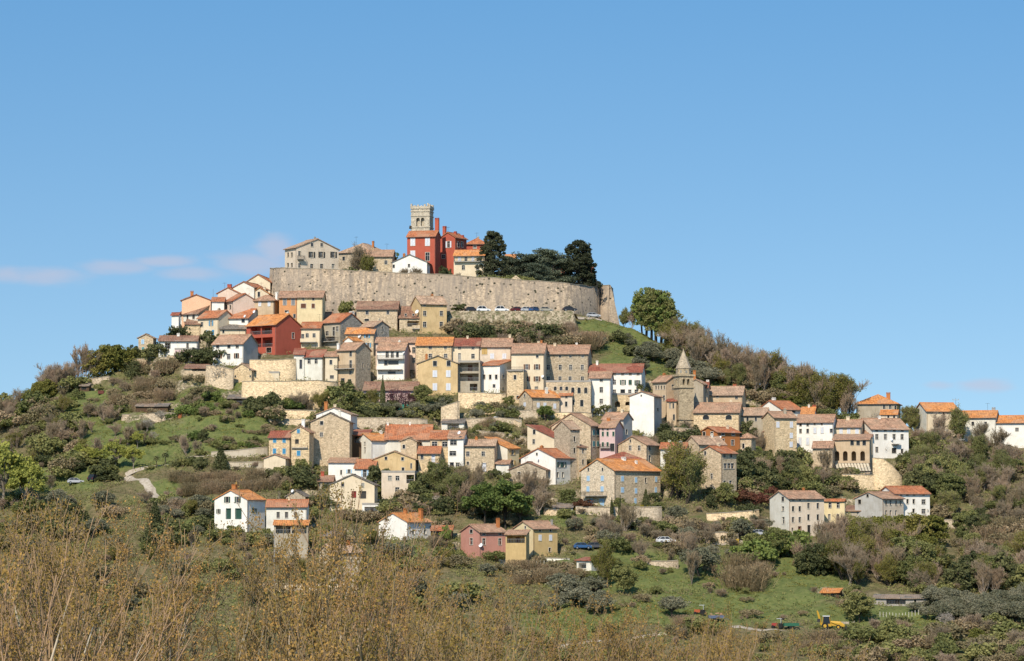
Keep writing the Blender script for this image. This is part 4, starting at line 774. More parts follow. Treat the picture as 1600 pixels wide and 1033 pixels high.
h('shed', 'small shed with flat red roof on the lane below the farmhouses', 901, 924, 938, 892, 875, 871, 'SA', 30, 'offwhite', 'red', w=[('L', 884, 12, 8, [910])])
h('shed', 'pinkish low garden building with long red brown roof above the green fence', 568, 652, 653, 632, 609, 597, 'A', 3, 'rose', 'brown', w=[('ct', 618, 8, 10, [589]), ('dk', 619, 5, 7, [612, 640])])
h('shed', 'small white garden hut with flat roof above the stone wall', 690, 725, 726, 674, 660, 657, 'SA', 4, 'offwhite', 'grey', w=[('L', 667, 18, 9, [708])])
h('shed', 'low flat roofed shelter under the big stone house left of the reddish bush', 864, 895, 896, 806, 792, 789, 'SA', 4, 'offwhite', 'grey', w=[('L', 799, 24, 9, [880])])
h('shed', 'long grey rickety shed at the edge of the olive grove', 1365, 1448, 1450, 947, 934, 929, 'SA', 4, 'concrete', 'grey', w=[('L', 940, 30, 8, [1400]), ('db', 940, 4, 7, [1430])], d=4)
h('shed', 'dark brown hut with yellow edged roof in the meadow', 1283, 1311, 1313, 936, 925, 920.5, 'SA', 8, 'darkwood', 'orange', w=[('L', 931, 8, 7, [1302])], d=5)
h('shed', 'brown cabin on the upper left terrace of the green slope', 125, 139, 142, 612, 602, 598, 'SA', 10, 'darkwood', 'grey', w=[('L', 606, 8, 6, [131])], d=3)
h('shed', 'low dark shed roof among the scrub on the left slope', 212, 262, 266, 644, 634, 630, 'SA', 10, 'darkwood', 'grey', d=4)
# ------------------------------------------------------------------ terrain: one sheet, levelled under every house
def row_of(z, Y): return 516.5 - np.tan(np.arctan2(z, Y) - PITCH) / K
def vnoise(x, y, seed=0):
    # smooth value noise on arrays
    r = np.random.default_rng(seed); tab = r.random((64, 64))
    xi = np.floor(x).astype(int); yi = np.floor(y).astype(int); fx = x - xi; fy = y - yi
    fx = fx * fx * (3 - 2 * fx); fy = fy * fy * (3 - 2 * fy)
    g = lambda a, b: tab[a % 64, b % 64]
    return (g(xi, yi) * (1 - fx) + g(xi + 1, yi) * fx) * (1 - fy) + (g(xi, yi + 1) * (1 - fx) + g(xi + 1, yi + 1) * fx) * fy
GP = np.concatenate([np.array([-9000, -6000, -4000, -2500, -1500, -900, -500, -250, -120]), np.arange(-60, 1661, 3.2), np.array([1740, 1850, 2100, 2600, 3500, 5000, 7000, 10000])]).astype(float)
GY = np.concatenate([np.arange(20, 500, 20), np.arange(500, 560, 6), np.arange(560, 885, 0.85), np.arange(885, 960, 5), np.geomspace(960, 26000, 26)]).astype(float)
PXg, Yg = np.meshgrid(GP, GY, indexing='ij')
Xg = AX(PXg) * Yg
Zg = base_z(np.clip(PXg, -250, 1850), Yg)
fade = np.clip((Yg - 480) / 80, 0, 1)
und = (vnoise(Xg / 17, Yg / 17, 1) - .5) * 2.4 + (vnoise(Xg / 6, Yg / 6, 2) - .5) * 1.0 + (vnoise(Xg / 2.2, Yg / 2.2, 3) - .5) * 0.5
inside_town = (PXg > 421.5) & (PXg < 941) & (Yg > np.interp(PXg, W_X, W_Y) - 2)
und = np.where(inside_town, und * 0.1, und)
rows0 = row_of(Zg, Yg)
# terraces: gentle steps on the garden slopes
step = np.where((rows0 > 560) & (rows0 < 1000), 0.35 * np.sin(Zg * 2 * np.pi / 3.2), 0)
Zg = Zg + (und + step) * fade
best = np.full(Zg.shape, 1e9); wgt = np.zeros(Zg.shape); zt_ = np.zeros(Zg.shape)
ins = np.full(Zg.shape, 1e9)
def pad(cx, cy, cz, ca, sa, LA, LB, m=0.7, fall=2.6):
    dx, dy = Xg - cx, Yg - cy
    near = (np.abs(dx) < LA + LB + 6) & (np.abs(dy) < LA + LB + 6)
    lx = dx * ca - dy * sa; ly = dx * sa + dy * ca
    ox = np.maximum(np.maximum(-LA - lx, lx), 0); oy = np.maximum(np.maximum(-ly, ly - LB), 0); d = np.hypot(ox, oy)
    isin = near & (d < m)
    ins[isin] = np.minimum(ins[isin], cz)
    up = near & (d < m + fall) & (d < best)
    best[up] = d[up]; zt_[up] = cz; wgt[up] = np.clip(1 - (d[up] - m) / fall, 0, 1)
for p_ in PADS: pad(*p_)
wgt = wgt * wgt * (3 - 2 * wgt)
Zg = Zg * (1 - wgt) + zt_ * wgt
Zg = np.where(ins < 1e8, ins - 0.03, Zg)
# the road ledge along the foot of the rampart
wy = np.interp(PXg, W_X, W_Y); led = (PXg > 690) & (PXg < 900) & (Yg > 821.5) & (Yg < wy + 1)
Zg = np.where(led, T(487.5) * 826, Zg)
# the farm track on the left and the gravel yard
TRACK = [(198, 743, 2.2), (208, 748, 2.4), (224, 753, 2.6), (236, 762, 2.6), (243, 772, 2.6), (240, 780, 2.2)]
YARD = [(1142, 974, 5), (1160, 976, 6.5), (1182, 978, 5), (1215, 976, 2.6), (1245, 975, 2.4)]
def ground(x, y):
    px = PX(np.asarray(x) / np.asarray(y)); i = np.clip(np.searchsorted(GP, px) - 1, 0, len(GP) - 2); j = np.clip(np.searchsorted(GY, y) - 1, 0, len(GY) - 2)
    u = np.clip((px - GP[i]) / (GP[i + 1] - GP[i]), 0, 1); v = np.clip((y - GY[j]) / (GY[j + 1] - GY[j]), 0, 1)
    return (Zg[i, j] * (1 - u) + Zg[i + 1, j] * u) * (1 - v) + (Zg[i, j + 1] * (1 - u) + Zg[i + 1, j + 1] * u) * v
# cover: how lush the grass is, spot by spot
LUSH = [(120, 640, 90, 34), (200, 690, 110, 40), (330, 640, 60, 30), (380, 665, 60, 25), (110, 740, 60, 22), (262, 770, 22, 18), (350, 610, 50, 22), (960, 525, 70, 26), (1130, 600, 55, 22), (1175, 600, 40, 12), (1010, 560, 60, 25),
        (980, 895, 120, 30), (1180, 900, 110, 40), (1100, 950, 160, 26), (900, 970, 80, 26), (1260, 900, 60, 40), (1320, 960, 60, 20), (1330, 985, 60, 16), (1560, 1010, 60, 14), (320, 690, 60, 20), (470, 935, 60, 20), (1240, 640, 40, 18), (870, 480, 20, 8), (560, 482, 40, 6), (880, 800, 30, 20), (330, 790, 30, 12), (330, 815, 40, 10), (60, 745, 60, 20), (620, 860, 40, 10), (1300, 855, 30, 14), (1420, 965, 100, 16)]
rows1 = row_of(Zg, Yg)
lush = np.zeros(Zg.shape)
for (cx, cy, rx, ry) in LUSH: lush = np.maximum(lush, np.clip(1.5 - 1.1 * np.hypot((PXg - cx) / rx, (rows1 - cy) / ry), 0, 1))
lush = np.clip(lush * (0.55 + 0.9 * vnoise(Xg / 5, Yg / 5, 9)), 0, 1)
lush = np.where(Yg > 960, .6, lush)
nI, nJ = Zg.shape
idx = np.arange(nI * nJ).reshape(nI, nJ)
F = np.stack([idx[:-1, :-1], idx[1:, :-1], idx[1:, 1:], idx[:-1, 1:]], -1).reshape(-1, 4)
me = np_mesh('ground', np.stack([Xg, Yg, Zg], -1), F, True)
at_ = me.attributes.new('lush', 'FLOAT', 'POINT'); at_.data.foreach_set('value', lush.ravel().astype(np.float32))
def m_ground():
    m = N('meadow_and_scrub'); tc = m.n('TexCoord'); o = tc.outputs['Object']; a = m.n('Attribute'); a.attribute_name = 'lush'
    n1 = m.noise(o, 0.09, 6, 0.7); n2 = m.noise(o, 0.7, 5, 0.7); n3 = m.noise(o, 2.6, 3, 0.7)
    dry = m.mix(m.ramp(n2, [(0.35, 0), (0.65, 1)]), (0.075, 0.075, 0.030), (0.20, 0.155, 0.085))
    green = m.mix(m.ramp(n2, [(0.35, 0), (0.68, 1)]), (0.082, 0.108, 0.034), (0.165, 0.175, 0.058))
    f = m.n('Math', operation='ADD'); m.l(a.outputs['Fac'], f.inputs[0]); m.l(m.ramp(n1, [(0.42, 0), (0.68, 0.45)]), f.inputs[1])
    x = m.mix(m.ramp(f.outputs[0], [(0.15, 0), (0.55, 1)]), dry, green)
    x = m.mix(m.ramp(n3, [(0.56, 0), (0.72, 0.7)]), x, (0.24, 0.19, 0.11))
    g = m.n('NewGeometry'); sp = m.n('SeparateXYZ'); m.l(g.outputs['True Normal'], sp.inputs[0])
    v = m.n('TexVoronoi'); v.inputs['Scale'].default_value = 2.2; m.l(o, v.inputs['Vector'])
    sc = m.n('SeparateColor'); m.l(v.outputs['Color'], sc.inputs[0])
    rock = m.ramp(sc.outputs[0], [(0, (0.14, 0.115, 0.075)), (0.5, (0.28, 0.225, 0.145)), (1, (0.45, 0.37, 0.26))])
    rock = m.mix(m.ramp(n2, [(0.48, 0), (0.62, 0.85)]), rock, (0.07, 0.08, 0.03))
    x = m.mix(m.ramp(sp.outputs[2], [(0.55, 1), (0.72, 0)]), x, rock)
    m.color(x); m.bump(n3, 0.6, 0.25); m.b.inputs['Roughness'].default_value = 1.0; m.b.inputs['Specular IOR Level'].default_value = 0.05
    return m.m
tag(link('ground', me, m_ground()), kind='structure')
def strip(name, pts, mat, lift=0.14):
    P = [at(x, r) for x, r, w_ in pts]; W = [p[2] for p in pts]; L = []; n = 0
    for i in range(len(P) - 1):
        d = (P[i + 1] - P[i]); k = max(2, int(d.length / 1.0))
        for s in range(k): L.append((P[i].lerp(P[i + 1], s / k), W[i] + (W[i + 1] - W[i]) * s / k))
    L.append((P[-1], W[-1])); m_ = 5; V = []; Fs = []
    for i, (p, w_) in enumerate(L):
        q = L[min(i + 1, len(L) - 1)][0]; r = L[max(i - 1, 0)][0]; t = Vector((q.x - r.x, q.y - r.y, 0)).normalized(); nn = Vector((t.y, -t.x, 0))
        w_ *= 1 + 0.12 * math.sin(i * 1.7)
        zc = float(ground(p.x, p.y))
        for j in range(m_): c = p + nn * w_ * (j / (m_ - 1) - .5); V.append((c.x, c.y, max(float(ground(c.x, c.y)), zc - .25) + lift - (0.3 if j in (0, m_ - 1) else 0)))
    for i in range(len(L) - 1):
        for j in range(m_ - 1): a = i * m_ + j; Fs.append((a, a + 1, a + m_ + 1, a + m_))
    o = link(name, np_mesh(name, V, Fs, True), mat); tag(o, kind='structure'); return o
def m_dirt():
    m = N('pale_gravel'); tc = m.n('TexCoord'); n = m.noise(tc.outputs['Object'], 1.2, 6, .7)
    m.color(m.ramp(n, [(0.3, (0.26, 0.21, 0.15)), (0.7, (0.50, 0.43, 0.34))])); m.bump(n, .3, .1); return m.m
DIRT = m_dirt()
strip('farm_track', TRACK, DIRT)
strip('path', [(196, 742, 2.6), (225, 736, 2.2), (270, 724, 2), (330, 707, 2), (365, 700, 2)], DIRT, .1)
strip('gravel_yard', YARD, DIRT, .2)
strip('path', [(850, 1012, 1.6), (910, 1003, 1.6), (960, 998, 1.8), (1040, 994, 1.8)], DIRT, .1)
strip('path', [(1085, 850, 2.4), (1120, 848, 3), (1152, 848, 3), (1185, 845, 3), (1235, 841, 3)], DIRT, .15)
strip('path', [(887, 503, 2.5), (905, 500, 2.5), (925, 497, 3), (940, 495, 3)], DIRT, .15)

# ------------------------------------------------------------------ rampart and retaining walls
def stone_wall(name, label, pts, mat, th=0.7, batter=0.12, Ys=None, cap=True, foot=2.5, jag=0.08, cat='wall'):
    P = []
    for i, (x, top, base) in enumerate(pts):
        Y = Ys[i] if Ys else float(depth_at(x, base)); b = at(x, base, Y); P.append((Vector((b.x, b.y, 0)), float(T(top)) * Y, b.z - foot))
    lr = random.Random(int(pts[0][0] * 3 + pts[0][1])); L = []
    for i in range(len(P) - 1):
        k = max(1, int((P[i + 1][0] - P[i][0]).length / 2.2))
        for s in range(k):
            t = s / k; L.append((P[i][0].lerp(P[i + 1][0], t), P[i][1] + (P[i + 1][1] - P[i][1]) * t + lr.uniform(-jag, jag), P[i][2] + (P[i + 1][2] - P[i][2]) * t))
    L.append(P[-1]); mb = MB(); R4 = []; s = 0.0; uvs = []
    for i, (p, zt2, zb) in enumerate(L):
        q = L[min(i + 1, len(L) - 1)][0]; r = L[max(i - 1, 0)][0]; t = (q - r).normalized(); nn = Vector((t.y, -t.x, 0))
        hgt = zt2 - zb
        R4.append([Vector((p.x, p.y, zb)) + nn * (batter * hgt), Vector((p.x, p.y, zt2)), Vector((p.x, p.y, zt2)) - nn * th, Vector((p.x, p.y, zb)) - nn * th])
        if i: s += (p - L[i - 1][0]).length
        uvs.append(s)
    V = [v for r in R4 for v in r]; Fs = []
    for i in range(len(R4) - 1):
        a, b = i * 4, i * 4 + 4
        for j in range(3): Fs.append((a + j, b + j, b + j + 1, a + j + 1))
    n = len(R4) - 1; Fs += [(0, 1, 2, 3), (n * 4 + 3, n * 4 + 2, n * 4 + 1, n * 4)]
    me = np_mesh(name, [tuple(v) for v in V], Fs)
    uv = me.uv_layers.new(name='UVMap'); d = np.zeros((len(me.loops), 2), np.float32)
    for k, lp in enumerate(me.loops):
        vi = lp.vertex_index; d[k] = (uvs[vi // 4] + (0.8 if vi % 4 > 1 else 0), V[vi].z)
    uv.data.foreach_set('uv', d.ravel())
    o = tag(link(name, me, mat), label, cat)
    if cap:
        c = MB()
        for i in range(len(R4) - 1):
            (a0, a1, a2, a3), (b0, b1, b2, b3) = R4[i], R4[i + 1]
            up = Vector((0, 0, .14)); o1 = (a1 - a2).normalized() * .1; o2 = (b1 - b2).normalized() * .1
            c.hull([a1 + o1, b1 + o2, b2 - o2, a2 - o1], [a1 + o1 + up, b1 + o2 + up, b2 - o2 + up, a2 - o1 + up])
        c.build('coping', PL('weathered'), o)
    return o
RAMP = m_rampart('rampart_masonry')
bY = [900, 868, 856, 846, 838, 835, 833.5, 833, 832.5, 832, 832, 833, 834, 838, 847, 858]
ram = stone_wall('rampart', 'long medieval stone rampart wrapping the hilltop, bulging round at its left end', list(zip(
    [452, 424, 421.5, 427, 441, 460, 530, 620, 700, 760, 830, 877, 890, 905, 925, 938],
    [427, 421, 420, 419.3, 418.5, 419, 422, 426, 430, 434, 438.7, 442.4, 444, 445.5, 448, 449], [490, 488, 488, 488, 488, 490, 492, 492, 490, 489, 489, 490, 491, 493, 497, 500])), RAMP, th=1.6, batter=0.07, Ys=bY, foot=5, jag=.16)
bas = stone_wall('bastion', 'leaning end bastion of the rampart with a broken corner above the grassy hump', list(zip(
    [936, 941, 952, 953.5, 958], [449.5, 447, 445.3, 447, 452], [500, 502, 504, 503, 500])), RAMP, th=2.0, batter=0.13, Ys=[866, 856, 853, 858, 885], foot=5)
# broken buttress foot leaning against the bastion
q = MB(); c = at(957, 505, 853); zt3 = float(T(447)) * 853
q.hull([(c.x - 1.0, 850, c.z - 3), (c.x + 2.6, 850, c.z - 3), (c.x + 2.6, 862, c.z - 3), (c.x - 1.0, 862, c.z - 3)], [(c.x - 1.4, 854.2, zt3), (c.x - .5, 854.2, zt3 + .4), (c.x - .5, 860, zt3), (c.x - 1.4, 860, zt3)])
q.build('buttress', RAMP, bas)
q = MB()   # little stone gable standing on the coping
c = at(806, 438, 833); q.box(c.x - 1.2, c.x + 1.2, 833.2, 834.4, c.z - .6, c.z + .3); q.hull([(c.x - 1.5, 833, c.z + .3), (c.x + 1.5, 833, c.z + .3), (c.x, 833, c.z + 1.5)], [(c.x - 1.5, 834.6, c.z + .3), (c.x + 1.5, 834.6, c.z + .3), (c.x, 834.6, c.z + 1.5)])
tag(q.build('sentry_gable', PL('stone'), None), 'tiny stone gable perched on top of the rampart below the cedar', 'wall gable')
SW = PL('stone'); SY = PL('stoney'); SD = PL('stoned')
stone_wall('retaining_wall', 'rubble wall holding up the road below the parked cars', [(694, 489.5, 500), (760, 490.5, 503), (830, 491.5, 505), (886, 493.5, 506)], m_rampart('rampart_masonry'), Ys=[822] * 4)
stone_wall('garden_wall', 'long pale stone terrace wall under the white houses on the left', [(378, 596, 630), (430, 596, 636), (500, 595, 634), (527, 597, 626)], SY)
stone_wall('garden_wall', 'upper of two low stepped terrace walls left of the white gable with orange chimney', [(425, 640, 650), (460, 641, 651), (494, 642, 652)], SY)
stone_wall('garden_wall', 'lower of two low stepped terrace walls left of the white gable with orange chimney', [(420, 654, 663), (455, 655, 664), (484, 656, 665)], SW)
stone_wall('garden_wall', 'rubble terrace wall between the garden hut and the cream single pitch house', [(735, 641, 650), (775, 640, 650), (812, 660, 670)], SW)
stone_wall('garden_wall', 'broken rubble wall above the largest bright green tree', [(560, 735, 745), (580, 738, 750)], SW)
stone_wall('garden_wall', 'pale rubble terrace wall left of the light blue shuttered house', [(850, 795, 806), (866, 797, 808), (898, 800, 812)], SW)
stone_wall('garden_wall', 'stony terrace wall under the beige flat topped house', [(596, 784, 792), (640, 786, 795), (662, 786, 794)], SW)
stone_wall('garden_wall', 'stone wall with brown hedge on top below the big red house', [(390, 562, 594), (430, 563, 594), (462, 561, 594)], SY)
stone_wall('garden_wall', 'grey stone garden wall left of the small gabled stone house', [(322, 571, 598), (345, 573, 602), (364, 578, 604)], SW)
stone_wall('garden_wall', 'long dark stone wall behind the tall stone gable and the red roofed house', [(556, 653, 677), (600, 653, 676), (640, 654, 674), (668, 656, 672)], SD)
stone_wall('garden_wall', 'rough rubble terrace wall below the white house with four small windows', [(716, 613, 640), (750, 614, 642), (790, 616, 642)], SY)
stone_wall('garden_wall', 'stone wall closing the green fenced garden on its right', [(689, 636, 655), (718, 627, 656)], SW)
stone_wall('garden_wall', 'low dark terrace wall above the pale yellow house', [(728, 655, 664), (780, 653, 664), (815, 656, 666)], SD)
stone_wall('garden_wall', 'second low terrace wall above the pale yellow house', [(732, 672, 680), (780, 676, 684), (822, 684, 692)], SD)
stone_wall('garden_wall', 'stone wall below the white shuttered house near the village centre', [(811, 642, 662), (832, 641, 662), (850, 646, 662)], SD)
stone_wall('garden_wall', 'ruined stone wall at the foot of the tower like stone house', [(1142, 773, 791), (1166, 773, 791)], SY)
stone_wall('garden_wall', 'ruined golden stone wall left of the pale three storey row house', [(1105, 803, 815), (1150, 800, 818), (1186, 797, 818)], SY)
stone_wall('garden_wall', 'dry stone wall along the lane above the dark olive', [(1100, 833, 848), (1130, 832, 848), (1154, 835, 848)], SW)
stone_wall('garden_wall', 'stone terrace wall below the blue shuttered house with the balcony', [(900, 792, 812), (960, 793, 814), (1034, 792, 812)], SD)
stone_wall('garden_wall', 'tall sunlit yard wall under the pergola', [(1317, 742, 764), (1350, 742, 766), (1375, 742, 764)], SY)
stone_wall('garden_wall', 'sloping sunlit stone wall beside the big white house', [(1364, 716, 764), (1380, 717, 764), (1394, 727, 764), (1409, 745, 764)], SY, Ys=[float(depth_at(1364, 764))] * 4)
stone_wall('garden_wall', 'short broken wall in the scrub right of the big white house', [(1408, 733, 742), (1434, 732, 742)], SW)
stone_wall('garden_wall', 'low pale garden wall on the terrace left of the blue shuttered stone house', [(330, 706, 714), (365, 704, 713), (418, 699, 711)], PL('weathered'))
stone_wall('garden_wall', 'lower stone wall on the terrace left of the cream garage', [(352, 722, 733), (412, 722, 735)], PL('weathered'))
stone_wall('garden_wall', 'old grey wall in front of the half hidden barn', [(425, 913, 921), (500, 913, 923), (560, 916, 925)], SW)
stone_wall('garden_wall', 'low wall of white blocks in front of the farmhouses', [(780, 870, 876), (840, 872, 880), (890, 873, 880)], PL('offwhite'), jag=.02)
stone_wall('garden_wall', 'rubble wall under the small stone house at the far left edge', [(190, 562, 574), (216, 561, 576), (270, 556, 574)], SW)
stone_wall('garden_wall', 'tall stone wall under the flat topped extension of the palace', [(853, 646, 660), (900, 644, 664), (925, 646, 664)], SY)
stone_wall('garden_wall', 'low stone wall below the old church tower house, behind the dark bushes', [(1052, 668, 690), (1090, 672, 694)], SW)
stone_wall('garden_wall', 'stone wall in the meadow edge below the olive scrub', [(1010, 878, 885), (1060, 876, 886)], SD)
stone_wall('garden_wall', 'low dry stone wall on the upper left slope', [(190, 648, 653), (262, 645, 652), (300, 650, 656)], SD)
stone_wall('garden_wall', 'rubble wall beside the scrub on the left spur', [(140, 592, 600), (170, 588, 598)], SD)
stone_wall('garden_wall', 'grey wall at the edge of the lower right garden', [(1465, 812, 820), (1500, 812, 822)], SD)
# ------------------------------------------------------------------ bell tower on the hilltop
def bell_tower():
    C = at(671, 428, 868); a = R(12) + math.atan2(C.x, C.y); root = empty('bell_tower', C, -a)
    tag(root, 'tall pale stone bell tower with crumbling swallowtail battlements above the red house', 'bell tower')
    k = K * 868; S = 29 * k / math.cos(R(12)); he = float(T(341)) * 868 - C.z; z = lambda r: float(T(r)) * 868 - C.z
    mb = MB(); D = S * .96
    holes = [(-S * .72, -S * .53, z(353), z(340), 1.0), (-S * .47, -S * .28, z(353), z(340), 1.0)]
    facade(mb, FA, -S, 0, -4, z(326), holes); facade(mb, FB, 0, D, -4, z(326), [(D * .3, D * .45, z(353), z(340), 1.0), (D * .55, D * .7, z(353), z(340), 1.0)])
    for (u0, u1, v0, v1, d) in holes: arch_fill(mb, FA, u0, u1, v1, (u1 - u0) / 2, .01, .5)
    mb.poly((0, D, -4), (-S, D, -4), (-S, D, z(326)), (0, D, z(326))); mb.poly((-S, D, -4), (-S, 0, -4), (-S, 0, z(326)), (-S, D, z(326)))
    ST = m_stone('tower_ashlar', (0.51, 0.44, 0.335), (0.43, 0.365, 0.275), (0.45, 0.39, 0.30), 2.6)
    mb.build('shaft', ST, root)
    q = MB()
    for r, t in ((355.5, .35), (337.5, .22), (330.5, .3)): q.box(-S - .18, .18, -.18, D + .18, z(r), z(r) + t)
    q.build('cornice', ST, root)
    q = MB(); e = .22
    q.box(-S - e, e, -e, .25, z(326), z(322)); q.box(-S - e, e, D - .25, D + e, z(326), z(322)); q.box(-S - e, -S + .25, .25, D - .25, z(326), z(322)); q.box(-.25, e, .25, D - .25, z(326), z(322))
    lr = random.Random(3)
    for i in range(6):
        u = -S - e + (S + 2 * e) * i / 6; w_ = (S + 2 * e) / 6 * lr.uniform(.4, .62); t = [318, 320.5, 319.5, 321, 319, 317.5][i]
        q.box(u + .1, u + .1 + w_, -e, .3, z(322.2), z(t)); q.box(u + .1, u + .1 + w_, D - .3, D + e, z(322.2), z(t))
    for i in range(5):
        u = (D) * i / 5 + .1; q.box(-.3, e, u, u + .7, z(322.2), z([319, 321, 320, 321, 318][i])); q.box(-S - e, -S + .3, u, u + .7, z(322.2), z([319, 321, 320, 321, 318][i]))
    q.build('battlements', ST, root)
    q = MB(); q.box(-S + .3, -.3, .3, D - .3, z(330), z(329)); q.build('roof', PL('weathered'), root)
    q = MB(); q.tube((-S * .5, .3, z(353)), (-S * .5, .3, z(342)), .12, .12, 8); q.build('column', ST, root)
    q = MB(); q.tube((-S * .62, 1.6, z(350)), (-S * .62, 1.6, z(344)), .45, .2, 10); q.build('bell', m_plain('bronze', (0.10, 0.08, 0.04), .4, .8), root)
    q = MB(); q.tube((-S - .25, -.35, z(357)), (-S - .1, -.2, z(352.5)), .35, .35, 8); q.build('lamp', SM('k'), root)
bell_tower()
def church_tower():
    C = at(1061.5, 690, float(depth_at(1061, 668)) - 1); Y = C.y; a = R(68) + math.atan2(C.x, C.y); root = empty('church_tower', C, -a)
    tag(root, 'brown stone church tower with pointed stone spire and twin arched belfry', 'church tower')
    k = K * Y; LB = 22.6 * k / math.sin(R(68)); LA = min(5.8 * k / math.cos(R(68)), LB); LA = LB * .95; z = lambda r: float(T(r)) * Y - C.z
    ST = m_stone('church_ashlar', (0.45, 0.355, 0.225), (0.34, 0.265, 0.165), (0.38, 0.30, 0.20), 2.2)
    mb = MB(); bel = [(LB * .24, LB * .42, z(601), z(592), 1.2), (LB * .55, LB * .73, z(601), z(592), 1.2)]; belA = [(-LA * .6, -LA * .4, z(601), z(592), 1.2)]
    facade(mb, FB, 0, LB, -5, z(587), bel); facade(mb, FA, -LA, 0, -5, z(587), belA)
    for (u0, u1, v0, v1, d) in bel: arch_fill(mb, FB, u0, u1, v1, (u1 - u0) / 2, .01, .5)
    mb.poly((0, LB, -5), (-LA, LB, -5), (-LA, LB, z(587)), (0, LB, z(587))); mb.poly((-LA, LB, -5), (-LA, 0, -5), (-LA, 0, z(587)), (-LA, LB, z(587)))
    mb.build('shaft', ST, root)
    q = MB()
    for r, t, e in ((656, .45, .3), (606, .5, .3), (587.6, .45, .35)): q.box(-LA - e, e, -e, LB + e, z(r), z(r) + t)
    q.build('cornice', ST, root)
    cx, cy = -LA / 2, LB / 2; ring = lambda r, zz: [(cx + r * math.cos(math.pi / 8 + i * math.pi / 4), cy + r * math.sin(math.pi / 8 + i * math.pi / 4), zz) for i in range(8)]
    q = MB(); r = LB * .49; q.hull(ring(r, z(585)), ring(r, z(575.5))); q.build('drum', ST, root)
    q = MB()
    for i in range(8):
        t = i * math.pi / 4; d = Vector((math.cos(t), math.sin(t), 0)); s = Vector((-d.y, d.x, 0)); c = Vector((cx, cy, z(580.5))) + d * (r * .925)
        q.hull([c + s * .28 - Vector((0, 0, .35)), c - s * .28 - Vector((0, 0, .35)), c - s * .28 + Vector((0, 0, .35)), c + s * .28 + Vector((0, 0, .35))], [p + d * .04 for p in (c + s * .28 - Vector((0, 0, .35)), c - s * .28 - Vector((0, 0, .35)), c - s * .28 + Vector((0, 0, .35)), c + s * .28 + Vector((0, 0, .35)))])
    q.build('oculus', m_glass(), root)
    q = MB(); q.hull(ring(r * 1.1, z(575.5)), ring(r * 1.1, z(574.5))); q.hull(ring(r * 1.02, z(574.5)), ring(.06, z(546))); q.tube((cx, cy, z(546.5)), (cx, cy, z(544)), .14, .1, 6)
    q.build('spire', PL('stoned'), root)
    q = MB(); q.tube((-.15, LB * .485, z(601)), (-.15, LB * .485, z(593)), .1, .1, 8); q.build('column', ST, root)
church_tower()
for H in HOUSES: build_house(H)
# ------------------------------------------------------------------ plants: prototype meshes in metres, shared by their copies
def leaf_quads(C, size, up=0.3, asp=1.0, g=rng):
    n = len(C); d = g.normal(size=(n, 3)); d[:, 2] = d[:, 2] * .7 + up; d /= np.linalg.norm(d, axis=1)[:, None]
    r = g.normal(size=(n, 3)); u = np.cross(d, r); u /= np.linalg.norm(u, axis=1)[:, None] + 1e-9; v = np.cross(d, u)
    s = size * g.uniform(.6, 1.3, n)[:, None]; u = u * s * .5; v = v * s * .5 * asp
    return np.stack([C - u, C - v * .8, C + u, C + v * .8], 1)
def quads_mesh(name, Q, mat):
    Q = Q.reshape(-1, 4, 3); m = np_mesh(name, Q.reshape(-1, 3), np.arange(len(Q) * 4).reshape(-1, 4)); m.materials.append(mat); return m
def prisms(S, k=3):
    S = np.asarray(S, float); P, Q, r0, r1 = S[:, 0:3], S[:, 3:6], S[:, 6], S[:, 7]; d = Q - P; d /= np.linalg.norm(d, axis=1)[:, None] + 1e-9
    h_ = np.where(np.abs(d[:, 2:3]) < .9, np.array([[0, 0, 1.]]), np.array([[1., 0, 0]])); u = np.cross(d, h_); u /= np.linalg.norm(u, axis=1)[:, None]; v = np.cross(d, u)
    V = []
    for B, r in ((P, r0), (Q, r1)):
        for i in range(k): t = 2 * math.pi * i / k; V.append(B + (u * math.cos(t) + v * math.sin(t)) * r[:, None])
    V = np.stack(V, 1); n = len(S); b = np.arange(n)[:, None] * (2 * k)
    Fq = np.concatenate([np.concatenate([b + i, b + (i + 1) % k, b + k + (i + 1) % k, b + k + i], 1) for i in range(k)])
    return V.reshape(-1, 3), Fq
def seg_mesh(name, S, mat, k=3):
    V, Fq = prisms(S, k); m = np_mesh(name, V, Fq, True); m.materials.append(mat); return m
